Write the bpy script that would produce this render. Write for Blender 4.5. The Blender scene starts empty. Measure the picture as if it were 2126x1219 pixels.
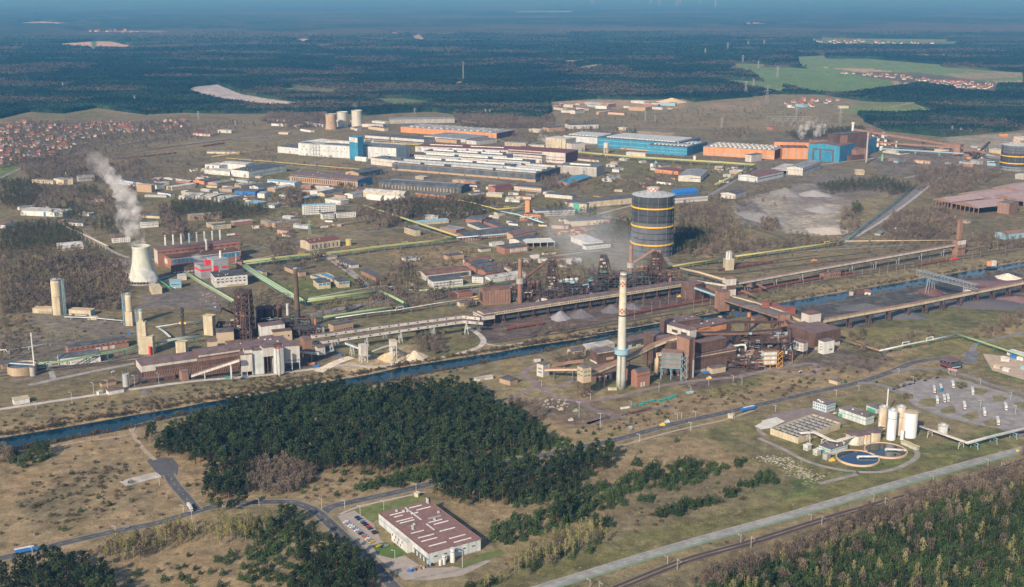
import bpy,math,random
import numpy as np
rnd=random.Random(7)
C=bpy.context.scene.collection
sc=bpy.context.scene
# ---------------------------------------------------------------- camera
CAMH,FPX,YH=400.0,2500.0,-12.0
PITCH=math.atan((609.5-YH)/FPX)
cd=bpy.data.cameras.new("camera");cam=bpy.data.objects.new("camera",cd);C.objects.link(cam)
cam.location=(0,0,CAMH);cam.rotation_euler=(math.pi/2-PITCH,0,0)
cd.sensor_width=36;cd.lens=36*FPX/2126;cd.clip_start=1;cd.clip_end=400000
sc.camera=cam
# ---------------------------------------------------------------- sun, sky, exposure
SUN_AZ,SUN_EL=208.0,30.0
w=bpy.data.worlds.new("World");sc.world=w;w.use_nodes=True
nt=w.node_tree;sky=nt.nodes.new("ShaderNodeTexSky");sky.sky_type='NISHITA';sky.sun_disc=False
sky.sun_elevation=math.radians(SUN_EL);sky.sun_rotation=math.radians(SUN_AZ);sky.altitude=400
bg=nt.nodes["Background"];bg.inputs[1].default_value=0.13
nt.links.new(sky.outputs[0],bg.inputs[0])
sd=bpy.data.lights.new("sun",'SUN');sd.energy=4.6;sd.angle=math.radians(0.5);sd.color=(1.0,0.885,0.73)
so=bpy.data.objects.new("sun",sd);C.objects.link(so)
so.rotation_euler=(math.radians(90-SUN_EL),0,math.radians(180-SUN_AZ+0))
sc.view_settings.view_transform='Standard';sc.view_settings.look='None'
sc.view_settings.exposure=0.42;sc.view_settings.gamma=1
sc.cycles.max_bounces=4;sc.cycles.diffuse_bounces=2;sc.cycles.glossy_bounces=2;sc.cycles.transparent_max_bounces=6
sc.cycles.volume_bounces=0;sc.cycles.volume_step_rate=1;sc.cycles.volume_max_steps=256
sc.cycles.use_denoising=True;sc.cycles.use_adaptive_sampling=False
def G(x,y,z=0.0):
 """photo pixel -> point of the plane at height z"""
 u=(x-1063)/FPX;v=(609.5-y)/FPX
 dy=math.cos(PITCH)+v*math.sin(PITCH);dz=-math.sin(PITCH)+v*math.cos(PITCH)
 t=(z-CAMH)/dz
 return(u*t,dy*t,z)
def H(bx,by,ty):
 """height of something standing at ground pixel (bx,by) whose top shows at row ty"""
 X,Y,_=G(bx,by);v=(609.5-ty)/FPX
 k=(-math.sin(PITCH)+v*math.cos(PITCH))/(math.cos(PITCH)+v*math.sin(PITCH))
 return CAMH+Y*k
def PXM(y):
 return math.cos(PITCH)*(y-YH)/CAMH
def PX(X,Y,Z=0.0):
 zc=Y*math.cos(PITCH)+(CAMH-Z)*math.sin(PITCH);yc=(Z-CAMH)*math.cos(PITCH)+Y*math.sin(PITCH)
 return 1063+FPX*X/zc,609.5-FPX*yc/zc
MATS={}
def mat(name,rgb,rough=.85,var=.18,scale=.12,metal=0.0,streak=0.0,second=None,mixscale=.05,spec=.3):
 if name in MATS:return MATS[name]
 m=bpy.data.materials.new(name);m.use_nodes=True;n=m.node_tree.nodes;l=m.node_tree.links
 b=n["Principled BSDF"];b.inputs["Roughness"].default_value=rough;b.inputs["Metallic"].default_value=metal
 b.inputs["Specular IOR Level"].default_value=spec
 tc=n.new("ShaderNodeTexCoord");geo=n.new("ShaderNodeNewGeometry")
 nz=n.new("ShaderNodeTexNoise");nz.inputs["Scale"].default_value=scale;nz.inputs["Detail"].default_value=6;nz.inputs["Roughness"].default_value=.7
 l.new(geo.outputs["Position"],nz.inputs["Vector"])
 mr=n.new("ShaderNodeMapRange");mr.inputs[1].default_value=.3;mr.inputs[2].default_value=.7
 mr.inputs[3].default_value=1-var;mr.inputs[4].default_value=1+var
 l.new(nz.outputs[0],mr.inputs[0])
 col=n.new("ShaderNodeRGB");col.outputs[0].default_value=(*rgb,1);src=col.outputs[0]
 if second:
  mx=n.new("ShaderNodeMixRGB");n2=n.new("ShaderNodeTexNoise");n2 .inputs["Scale"].default_value=mixscale;n2 .inputs["Detail"].default_value=8
  n2 .inputs["Roughness"].default_value=.65
  l.new(geo.outputs["Position"],n2 .inputs["Vector"]);r2=n.new("ShaderNodeMapRange");r2 .inputs[1].default_value=.42;r2 .inputs[2].default_value=.6
  l.new(n2 .outputs[0],r2 .inputs[0]);l.new(r2 .outputs[0],mx.inputs[0]);l.new(src,mx.inputs[1]);mx.inputs[2].default_value=(*second,1);src=mx.outputs[0]
 if streak or name in('mauve','darkroof','greyroof','paleroof','slate','bitumen','brownroof','asphaltroof'):
  vo=n.new("ShaderNodeTexVoronoi");vo.inputs["Scale"].default_value=.16 if streak else.11;mq=n.new("ShaderNodeMapping");mq.inputs["Scale"].default_value=(1,1,.25);l.new(geo.outputs["Position"],mq.inputs[0]);l.new(mq.outputs[0],vo.inputs["Vector"])
  sx=n.new("ShaderNodeSeparateColor");l.new(vo.outputs["Color"],sx.inputs[0]);rv=n.new("ShaderNodeMapRange");rv.inputs[3].default_value=.86 if streak else.74;rv.inputs[4].default_value=1.08 if streak else 1.2;l.new(sx.outputs[0],rv.inputs[0])
  v0=n.new("ShaderNodeVectorMath");v0 .operation='SCALE';l.new(src,v0 .inputs[0]);l.new(rv.outputs[0],v0 .inputs["Scale"]);src=v0 .outputs[0]
 if streak:
  mp=n.new("ShaderNodeMapping");mp.inputs["Scale"].default_value=(.5,.5,.03);n3=n.new("ShaderNodeTexNoise");n3 .inputs["Scale"].default_value=1.0;n3 .inputs["Detail"].default_value=4
  l.new(geo.outputs["Position"],mp.inputs[0]);l.new(mp.outputs[0],n3 .inputs["Vector"]);r3=n.new("ShaderNodeMapRange");r3 .inputs[1].default_value=.35;r3 .inputs[2].default_value=.7
  r3 .inputs[3].default_value=1;r3 .inputs[4].default_value=1-streak;l.new(n3 .outputs[0],r3 .inputs[0])
  m3=n.new("ShaderNodeMath");m3 .operation='MULTIPLY';l.new(r3 .outputs[0],m3 .inputs[0]);l.new(mr.outputs[0],m3 .inputs[1]);fac=m3 .outputs[0]
 else:fac=mr.outputs[0]
 v=n.new("ShaderNodeVectorMath");v.operation='SCALE';l.new(src,v.inputs[0]);l.new(fac,v.inputs["Scale"])
 l.new(v.outputs[0],b.inputs["Base Color"])
 MATS[name]=m;return m
PAL=dict(orange=(.58,.26,.12),blue=(.05,.235,.36),deepblue=(.04,.2,.34),cream=(.50,.43,.30),pale=(.52,.49,.44),white=(.62,.61,.57),grey=(.40,.42,.42),lgrey=(.52,.55,.54),dgrey=(.13,.14,.15),slate=(.085,.095,.105),bitumen=(.065,.062,.066),darkroof=(.10,.095,.10),greyroof=(.22,.23,.24),paleroof=(.42,.41,.38),mauve=(.175,.12,.115),rust=(.125,.076,.06),rustlight=(.27,.16,.115),darkrust=(.068,.046,.042),brick=(.28,.14,.10),tan=(.36,.255,.165),maroon=(.15,.06,.055),redroof=(.20,.07,.055),orangeroof=(.24,.12,.085),brownroof=(.16,.09,.07),yellow=(.70,.45,.06),pipegreen=(.25,.36,.20),pipeyellow=(.42,.36,.12),pipeblue=(.36,.5,.55),steelgreen=(.08,.17,.12),steelblue=(.22,.36,.43),steel=(.28,.30,.31),red=(.62,.05,.06),glass=(.03,.045,.06),concrete=(.36,.34,.31),palecon=(.50,.485,.42),sandst=(.43,.34,.23),teal=(.03,.27,.23),trueblue=(.03,.15,.42),green=(.04,.3,.2),black=(.02,.02,.022),asphaltroof=(.15,.13,.125))
def M(k):
 if k in MATS:return MATS[k]
 c=PAL[k]
 st=.24 if k in('pale','white','cream','grey','lgrey','orange','blue','palecon','concrete','mauve','rust','deepblue','rustlight')else 0
 ro=.15 if k=='glass' else(.45 if k in('white','blue','orange','deepblue')else.8)
 vr=.3 if k in('mauve','rust','darkrust','darkroof','bitumen','slate','greyroof','paleroof','brownroof','asphaltroof')else.14
 return mat(k,c,rough=ro,var=vr,streak=st,scale=.15)
class MB:
 def __init__(s):s.v=[];s.f=[]
 def poly(s,pts,faces):
  o=len(s.v);s.v+=[tuple(p)for p in pts];s.f+=[tuple(i+o for i in f)for f in faces];return s
 def prism(s,poly,z0,z1,z1s=None):
  n=len(poly);top=z1s or[z1]*n
  s.poly([(x,y,z0)for x,y in poly]+[(p[0],p[1],t)for p,t in zip(poly,top)],[tuple(range(n))[::-1],tuple(range(n,2*n))]+[(i,(i+1)%n,n+(i+1)%n,n+i)for i in range(n)]);return s
 def box(s,x0,x1,y0,y1,z0,z1):return s.prism([(x0,y0),(x1,y0),(x1,y1),(x0,y1)],z0,z1)
 def beam(s,p,q,w,h=None):
  h=h or w;p=np.array(p,float);q=np.array(q,float);d=q-p;L=np.linalg.norm(d)
  if L<1e-6:return s
  d/=L;up=np.array((0,0,1.))if abs(d[2])<.95 else np.array((1.,0,0));a=np.cross(d,up);a/=np.linalg.norm(a);b=np.cross(a,d)
  pts=[c+a*sx*w/2+b*sz*h/2 for c in(p,q)for sx,sz in((-1,-1),(1,-1),(1,1),(-1,1))]
  return s.poly(pts,[(0,1,2,3),(7,6,5,4),(0,4,5,1),(1,5,6,2),(2,6,7,3),(3,7,4,0)])
 def lathe(s,cx,cy,prof,n=24,cap=True):
  o=len(s.v)
  for r,z in prof:
   for i in range(n):a=2*math.pi*i/n;s.v.append((cx+r*math.cos(a),cy+r*math.sin(a),z))
  for k in range(len(prof)-1):
   for i in range(n):j=(i+1)%n;s.f.append((o+k*n+i,o+k*n+j,o+(k+1)*n+j,o+(k+1)*n+i))
  if cap:s.f.append(tuple(o+i for i in range(n))[::-1]);s.f.append(tuple(o+(len(prof)-1)*n+i for i in range(n)))
  return s
 def cyl(s,cx,cy,r,z0,z1,n=16,r1=None):return s.lathe(cx,cy,[(r,z0),(r if r1 is None else r1,z1)],n)
 def tube(s,path,r,n=6):
  P=[np.array(p,float)for p in path];o=len(s.v)
  for i,p in enumerate(P):
   d=(P[min(i+1,len(P)-1)]-P[max(i-1,0)]);d/=max(np.linalg.norm(d),1e-9)
   up=np.array((0,0,1.))if abs(d[2])<.9 else np.array((1.,0,0));a=np.cross(d,up);a/=np.linalg.norm(a);b=np.cross(a,d)
   for k in range(n):t=2*math.pi*k/n;s.v.append(tuple(p+r*(a*math.cos(t)+b*math.sin(t))))
  for i in range(len(P)-1):
   for k in range(n):j=(k+1)%n;s.f.append((o+i*n+k,o+i*n+j,o+(i+1)*n+j,o+(i+1)*n+k))
  s.f.append(tuple(o+k for k in range(n))[::-1]);s.f.append(tuple(o+(len(P)-1)*n+k for k in range(n)));return s
 def build(s,name,m,parent=None,smooth=False):
  me=bpy.data.meshes.new(name);me.from_pydata(s.v,[],s.f)
  if m is not None:me.materials.append(M(m)if isinstance(m,str)else m)
  if smooth:me.polygons.foreach_set("use_smooth",[True]*len(me.polygons))
  return link(name,me,parent)
def link(name,me,parent=None):
 o=bpy.data.objects.new(name,me);C.objects.link(o)
 if parent is not None:o.parent=parent
 return o
def tag(o,label=None,cat=None,group=None,kind=None):
 if label:o["label"]=label
 if cat:o["category"]=cat
 if group:o["group"]=group
 if kind:o["kind"]=kind
 return o
def root(name,label,cat,loc=(0,0,0),rz=0,group=None):
 o=bpy.data.objects.new(name,None);C.objects.link(o);o.location=loc;o.rotation_euler=(0,0,rz)
 return tag(o,label,cat,group)
def copy_tree(o,parent=None,depth=0):
 c=o.copy();C.objects.link(c);c.parent=parent
 for ch in KIDS.get(o.name,()):copy_tree(ch,c)
 return c
KIDS={}
def remember(o,kids):KIDS[o.name]=kids
def place(proto,loc,rz,s=1.0,label=None,group=None,first=[set()]):
 if proto.name not in first[0]:first[0].add(proto.name);c=proto
 else:c=copy_tree(proto)
 c.location=loc;c.rotation_euler=(0,0,rz);c.scale=(s,s,s)if not isinstance(s,tuple)else s
 if label:c["label"]=label
 if group:c["group"]=group
 return c
def vn(x,y,seed=0):
 xi=np.floor(x).astype(np.int64);yi=np.floor(y).astype(np.int64);fx=x-xi;fy=y-yi
 fx=fx*fx*(3-2*fx);fy=fy*fy*(3-2*fy)
 def h(a,b):
  n=(a*374761393+b*668265263+seed*1442695041)&0xffffffff;n=((n^(n>>13))*1274126177)&0xffffffff
  return((n^(n>>16))&0xffff)/65535.0
 return(h(xi,yi)*(1-fx)+h(xi+1,yi)*fx)*(1-fy)+(h(xi,yi+1)*(1-fx)+h(xi+1,yi+1)*fx)*fy
def fbm(x,y,seed=0,o=4):
 s=0;a=.5;t=0
 for k in range(o):s=s+a*vn(x*2**k,y*2**k,seed+k);t+=a;a*=.5
 return s/t
def inpoly(X,Y,poly):
 P=np.array(poly);ins=np.zeros(np.shape(X),bool);j=len(P)-1
 for i in range(len(P)):
  xi,yi=P[i][:2];xj,yj=P[j][:2]
  if yi!=yj:
   c=((yi>Y)!=(yj>Y))&(X<(xj-xi)*(Y-yi)/(yj-yi)+xi);ins^=c
  j=i
 return ins
def GP(pts,z=0.0):return[G(x,y,z)for x,y in pts]
# ================================================================ THE SETTING
canal_hi=[(-260,945),(0,904),(134,882),(270,858),(381,840),(430,830),(525,816),(640,795),(702,784),(772,771.7),(829,759),(923,744),(1040,726),(1100,714),(1194,701),(1277,685),(1383,666),(1431,656),(1530,640),(1599,629),(1726,607),(1774,599),(1915,575),(2126,540),(2400,494)]
canal_lo=[(-260,985),(0,938),(101,920),(165,906),(282,885),(329,870),(381,860),(470,846),(570,834),(660,818),(749,801),(829,786),(885,773.6),(961,760),(1040,745),(1110,733),(1185,716),(1300,696),(1383,682),(1500,662),(1650,640),(1726,625),(1800,613),(1886,595.5),(2005,577),(2126,555),(2400,510)]
def interp_line(pts,xs):
 P=np.array(GP(pts));return np.interp(xs,P[:,0],P[:,1])
def canal_sdf(X,Y):
 hi=interp_line(canal_hi,X);lo=interp_line(canal_lo,X)
 c=(hi+lo)/2;hw=(hi-lo)/2*.8
 return hw-np.abs(Y-c)*.8
TAN=(.32,.235,.135);DRY=(.25,.205,.115);BRN=(.195,.16,.095);OLV=(.175,.165,.068);GRN=(.12,.175,.05);GRY=(.20,.175,.16);DRK=(.12,.10,.095);FFL=(.035,.045,.028);PAL_=(.40,.35,.29);ORE=(.135,.10,.095);SAND=(.55,.42,.26);COAL=(.085,.085,.09)
TINT=[([(0,240),(2126,240),(2126,560),(0,560)],BRN,60,.9),([(0,560),(1400,520),(2126,420),(2126,560),(1700,640),(1100,720),(0,900)],BRN,30,.8),([(0,910),(330,890),(420,1040),(380,1090),(0,1180)],TAN,12,.95),([(60,1000),(250,960),(270,1030),(170,1080),(40,1090)],BRN,25,.8),([(380,930),(520,940),(540,1040),(400,1050)],TAN,10,.9),([(640,990),(1000,930),(1200,925),(1100,985),(800,1030),(560,1045)],TAN,12,.9),([(900,1060),(1100,1040),(1220,1000),(1280,930),(1450,900),(1560,960),(1500,1010),(1230,1100),(1000,1140),(930,1100)],TAN,10,.8),([(1280,1060),(1340,1010),(1560,970),(1600,1010),(1450,1070),(1280,1085)],BRN,10,.9),([(0,1160),(400,1080),(800,1219),(0,1219)],TAN,12,.8),([(1000,1219),(1080,1160),(1560,1050),(1880,940),(2126,870),(2126,920),(1900,1000),(1500,1110),(1120,1219)],OLV,8,.95),([(1500,1030),(1700,985),(1950,930),(2126,880),(2126,900),(1900,960),(1620,1030)],GRN,14,.7),([(1120,1219),(1560,1110),(2126,930),(2126,960),(1700,1090),(1300,1219)],DRY,6,.95),([(1330,1219),(1600,1120),(1850,1040),(2126,960),(2126,1219)],BRN,6,.95),([(1460,900),(1600,870),(1700,900),(1780,990),(1700,1010),(1560,960)],OLV,12,.9),([(1500,905),(1600,900),(1660,950),(1560,960)],BRN,8,.7),([(1620,905),(1750,960),(1950,960),(1900,870),(1800,820),(1650,840)],OLV,8,.8),([(1640,1000),(1700,985),(1690,1005),(1660,1012)],GRN,5,1),([(1060,830),(1400,830),(1600,790),(1850,700),(2126,660),(2126,700),(1880,780),(1500,860),(1150,920)],TAN,14,.8),([(1850,760),(1960,690),(2126,700),(2126,740),(1960,740)],OLV,10,.8),([(2050,735),(2126,745),(2126,800),(2060,775)],GRN,6,.9),([(1420,800),(1500,770),(1600,790),(1480,830)],OLV,9,.7),([(1180,790),(1290,815),(1400,800),(1330,760)],OLV,10,.75),([(1100,830),(1200,830),(1290,860),(1200,890),(1110,870)],ORE,12,.7),([(1330,770),(1560,740),(1620,760),(1470,810),(1400,800)],ORE,8,.85),([(1750,720),(1860,740),(1820,770),(1700,760),(1650,770),(1640,745)],DRK,8,.8),([(420,350),(640,340),(820,400),(700,430),(480,400)],OLV,30,.7),([(800,380),(1150,400),(1240,450),(900,440)],OLV,30,.5),([(1200,330),(1560,345),(1500,400),(1240,400)],OLV,30,.6),([(300,400),(480,400),(560,470),(330,480)],OLV,25,.6),([(560,440),(780,440),(760,500),(540,520)],DRY,20,.7),([(1100,540),(1250,520),(1320,560),(1150,580)],DRY,16,.7),([(1500,520),(1900,470),(1900,500),(1560,560)],DRY,16,.7),([(0,690),(140,690),(280,740),(100,800),(0,800)],GRY,20,.6),([(1540,330),(1800,345),(1750,375),(1500,390)],GRY,20,.5),([(700,310),(1140,385),(1100,400),(780,370)],GRY,20,.5),([(60,480),(330,520),(330,560),(0,560)],OLV,20,.5),([(0,850),(700,740),(1100,690),(1420,640),(1700,590),(2126,520),(2126,540),(1600,625),(1200,695),(770,770),(0,900)],DRY,8,.9),([(0,885),(640,780),(1060,712),(1430,650),(1500,640),(1430,660),(700,786),(0,908)],TAN,5,.8),([(880,740),(1000,690),(1010,700),(960,745)],OLV,8,.7),([(1000,640),(1430,590),(1500,620),(1300,660),(1050,710),(960,700)],ORE,10,.9),([(1500,600),(1830,540),(2126,480),(2126,520),(1700,590),(1500,625)],BRN,8,.9),([(640,690),(980,640),(1000,690),(720,740)],OLV,12,.6),([(270,770),(500,740),(640,730),(700,700),(720,735),(600,775),(400,800),(280,800)],DRK,8,.8),([(690,765),(760,735),(800,740),(850,715),(880,740),(820,758),(740,775)],SAND,6,.8),([(1620,640),(1760,620),(1990,575),(2126,560),(2126,660),(1980,690),(1850,680),(1720,680)],COAL,8,.97),([(1990,590),(2126,575),(2126,595),(2020,605)],(.20,.11,.12),6,.9),([(1760,690),(1880,650),(2126,620),(2126,670),(1900,720),(1780,740)],OLV,12,.8),([(285,615),(390,600),(420,575),(470,600),(480,640),(420,640),(300,640)],GRY,6,.95),([(60,655),(180,655),(280,670),(270,700),(140,700),(100,690)],GRY,12,.6),([(560,590),(760,560),(760,640),(640,640)],OLV,12,.7),([(560,590),(760,560),(770,600),(600,620)],GRN,10,.45),([(640,700),(850,650),(980,640),(700,700)],OLV,10,.7),([(790,520),(1000,510),(1010,560),(860,560)],TAN,14,.6),([(1420,450),(1530,430),(1560,500),(1420,530)],DRY,20,.8),([(1440,500),(1500,490),(1560,510),(1450,540)],TAN,8,.7),([(1520,425),(1600,400),(1680,380),(1740,395),(1765,430),(1750,455),(1765,480),(1700,490),(1640,485),(1590,470),(1545,470)],PAL_,10,.95),([(1600,400),(1700,360),(1900,375),(1860,420),(1760,430)],GRY,14,.7),([(1520,425),(1560,415),(1600,455),(1580,472),(1545,468)],GRY,5,.9),([(1620,410),(1720,405),(1700,445),(1630,450)],GRY,8,.5),([(1745,430),(1830,400),(1870,410),(1740,500)],DRY,10,.8),([(1780,330),(1900,320),(1970,345),(1850,370)],GRY,20,.6),([(1800,300),(2126,300),(2126,350),(1830,350)],GRY,25,.7),([(1960,285),(2126,275),(2126,340),(1990,330)],PAL_,14,.6),([(1000,240),(1700,225),(1800,245),(1790,270),(1300,265),(1060,260)],DRY,50,.8),([(1270,270),(1400,275),(1400,285),(1290,280)],SAND,8,.6),([(1140,210),(1380,205),(1430,215),(1410,225),(1180,225)],(.42,.3,.2),20,.8),([(400,330),(560,300),(700,300),(820,350),(700,370),(600,340)],DRY,30,.6),([(440,390),(640,395),(760,420),(620,470),(560,440)],OLV,25,.5),([(300,300),(560,230),(680,240),(640,300),(420,330)],DRY,40,.5),([(0,345),(40,340),(20,375),(0,375)],GRN,10,.9),([(100,420),(230,400),(300,400),(150,430)],DRY,14,.8),([(70,230),(190,226),(220,240),(100,245)],OLV,20,.8),([(1100,480),(1250,480),(1330,520),(1200,540)],GRY,16,.5),([(950,500),(1250,520),(1240,560),(1000,560)],OLV,18,.4),]
FAR=[([(104,92),(190,86),(232,86),(275,96),(262,103),(235,102),(150,99)],(.62,.42,.31),1),([(190,86),(200,86),(200,107),(189,107)],(.12,.2,.1),1),([(383,190),(400,180),(452,175),(470,182),(500,195),(560,205),(615,212),(620,220),(560,222),(520,216),(470,212),(420,200)],(.46,.42,.40),1),([(470,212),(540,205),(610,214),(600,222),(540,220)],(.62,.52,.42),1),([(40,47),(85,44),(120,46),(175,50),(120,53),(45,51)],(.5,.42,.33),1),([(612,82),(630,80),(648,82),(630,92)],(.5,.4,.33),1),([(650,95),(705,99),(665,103)],(.4,.3,.25),1),([(555,66),(675,65),(676,67),(580,70)],(.18,.25,.13),1),([(810,67),(826,68),(824,74),(812,73)],(.65,.42,.3),1),([(786,94),(840,96),(838,99),(800,99)],(.5,.4,.28),1),([(850,75),(868,71),(878,76),(888,88),(865,86)],(.4,.35,.26),1),([(850,51),(900,51),(895,53),(852,53)],(.18,.25,.13),1),([(575,185),(610,182),(700,193),(690,198),(640,196),(590,192)],(.12,.2,.07),1),([(745,205),(840,204),(908,213),(880,219),(820,222),(790,214)],(.13,.19,.08),1),([(935,180),(950,168),(962,170),(960,178),(940,182)],(.35,.25,.17),1),([(1160,127),(1200,124),(1222,122),(1215,128),(1180,135)],(.42,.32,.2),1),([(1195,140),(1230,134),(1262,132),(1258,136),(1225,146),(1200,146)],(.33,.31,.16),1),([(1440,32),(1520,32),(1535,34),(1470,34)],(.6,.45,.35),1),([(1545,49),(1600,50),(1600,54),(1550,53)],(.4,.35,.3),1),([(1505,143),(1540,132),(1600,140),(1640,140),(1680,143),(1900,165),(1880,180),(1750,198),(1690,195),(1640,183),(1580,168),(1560,152)],(.15,.235,.085),1),([(1655,118),(1710,115),(1720,122),(1800,122),(1950,134),(1960,140),(2110,150),(2126,155),(2126,168),(2060,175),(1880,165),(1730,152),(1660,140)],(.17,.25,.095),1),([(1710,140),(1800,142),(1860,150),(1790,150)],(.5,.36,.22),1),([(1850,168),(1900,163),(1925,170),(1880,182),(1855,178)],(.42,.31,.19),1),([(1960,152),(2126,150),(2126,160),(2000,166)],(.33,.27,.16),1),([(1975,180),(2060,183),(2080,196),(1985,190)],(.4,.3,.18),1),([(2060,168),(2126,168),(2126,178),(2070,178)],(.42,.31,.2),1),([(1700,78),(1760,80),(1990,82),(1940,90),(1780,90),(1710,88)],(.18,.25,.13),1),([(1740,225),(1900,214),(1945,232),(1850,236),(1760,236)],(.19,.25,.10),1),([(1760,212),(1900,212),(1900,220),(1780,222)],(.2,.22,.1),1),([(1480,165),(1600,170),(1640,185),(1620,196),(1540,180)],(.16,.23,.08),1),([(1440,215),(1540,212),(1600,200),(1640,205),(1600,225),(1480,228)],(.3,.23,.15),1),([(1560,200),(1700,196),(1760,205),(1740,232),(1600,232)],(.24,.2,.12),1),([(860,30),(960,30),(960,33),(870,32)],(.35,.4,.3),1),([(1060,24),(1200,22),(1180,28),(1070,28)],(.3,.36,.28),1),([(140,66),(330,62),(380,68),(330,74),(180,72)],(.2,.22,.13),1),([(1680,82),(2000,86),(1980,98),(1700,95)],(.15,.2,.1),1),([(1760,150),(1900,150),(2070,172),(2070,188),(1960,183),(1800,160)],(.14,.13,.09),1),]
FARW=[(GP(p),c,s)for p,c,s in FAR]
# ---- one ground sheet
def make_ground():
 R=np.concatenate([np.geomspace(560,4600,900),np.geomspace(4650,160000,260)])
 A=np.radians(np.linspace(-34,34,620))
 RR,AA=np.meshgrid(R,A,indexing='ij');X=RR*np.sin(AA);Y=RR*np.cos(AA)
 nr,na=X.shape
 col=np.empty((nr,na,3));col[:]=DRY
 for poly,c,rag,st in TINT:
  W=np.array(GP(poly));x0,y0=W.min(0)[:2]-rag*2;x1,y1=W.max(0)[:2]+rag*2
  m=(X>x0)&(X<x1)&(Y>y0)&(Y<y1)
  xs,ys=X[m],Y[m];acc=np.zeros(xs.shape)
  for k in range(3):
   q=rag*(1+.6*k);dx=(fbm(xs/(rag*3),ys/(rag*3),11+k)-.5)*q*3;dy=(fbm(xs/(rag*3),ys/(rag*3),31+k)-.5)*q*3
   acc+=inpoly(xs+dx,ys+dy,[p[:2]for p in W])
  a=(acc/3*st)[:,None];col[m]=col[m]*(1-a)+np.array(c)*a
 for W,c,st in FARW:
  P=np.array(W);m=(X>P[:,0].min())&(X<P[:,0].max())&(Y>P[:,1].min())&(Y<P[:,1].max())
  a=inpoly(X[m],Y[m],P[:,:2]);t=col[m];t[a]=c;col[m]=t
 n1=fbm(X/38,Y/38,5);n2=fbm(X/9,Y/9,6,3);n3=fbm(X/160,Y/160,9)
 g=np.clip((n1-.5)*5,0,1)[...,None]*.45;near=np.clip((9000-RR)/5000,0,1)[...,None]
 col=col*(1-g*near)+col*np.array((.55,.6,.55))*g*near
 g=np.clip((.46-n1)*6,0,1)[...,None]*.4*near;col=col*(1-g)+col*np.array((1.25,1.16,1.0))*g
 col=col*(.78+.44*n2[...,None])*(.86+.28*n3[...,None])
 Z=(n2-.5)*.8*np.clip((4000-RR)/2000,0,1)
 Z=np.minimum(Z,.15)*.0-0.0
 s=canal_sdf(X,Y);k=np.clip((s+4)/9,0,1);k=k*k*(3-2*k);Z=Z-5.0*k
 bank=np.clip(1-np.abs(s+3)/4,0,1)[...,None];col=col*(1-bank*.8)+np.array((.34,.25,.15))*bank*.8
 v=np.stack([X,Y,Z],-1).reshape(-1,3)
 i=np.arange((nr-1)*na).reshape(nr-1,na)[:,:-1].ravel()
 f=np.stack([i,i+1,i+na+1,i+na],1)[:,::-1]
 ob=np_mesh("ground",v,f,ground_mat(),col.reshape(-1,3));tag(ob,kind="structure")
 return ob
def np_mesh(name,v,f,m,col=None,parent=None):
 me=bpy.data.meshes.new(name);n=f.shape[1]
 me.vertices.add(len(v));me.vertices.foreach_set("co",np.ascontiguousarray(v,np.float32).ravel())
 me.loops.add(f.size);me.loops.foreach_set("vertex_index",np.ascontiguousarray(f,np.int32).ravel())
 me.polygons.add(len(f));me.polygons.foreach_set("loop_start",np.arange(0,f.size,n,dtype=np.int32))
 try:me.polygons.foreach_set("loop_total",np.full(len(f),n,np.int32))
 except Exception:pass
 if col is not None:
  a=me.color_attributes.new("Col",'FLOAT_COLOR','POINT')
  a.data.foreach_set("color",np.concatenate([col,np.ones((len(col),1))],1).astype(np.float32).ravel())
 me.materials.append(m);me.update(calc_edges=True)
 return link(name,me,parent)
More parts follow.
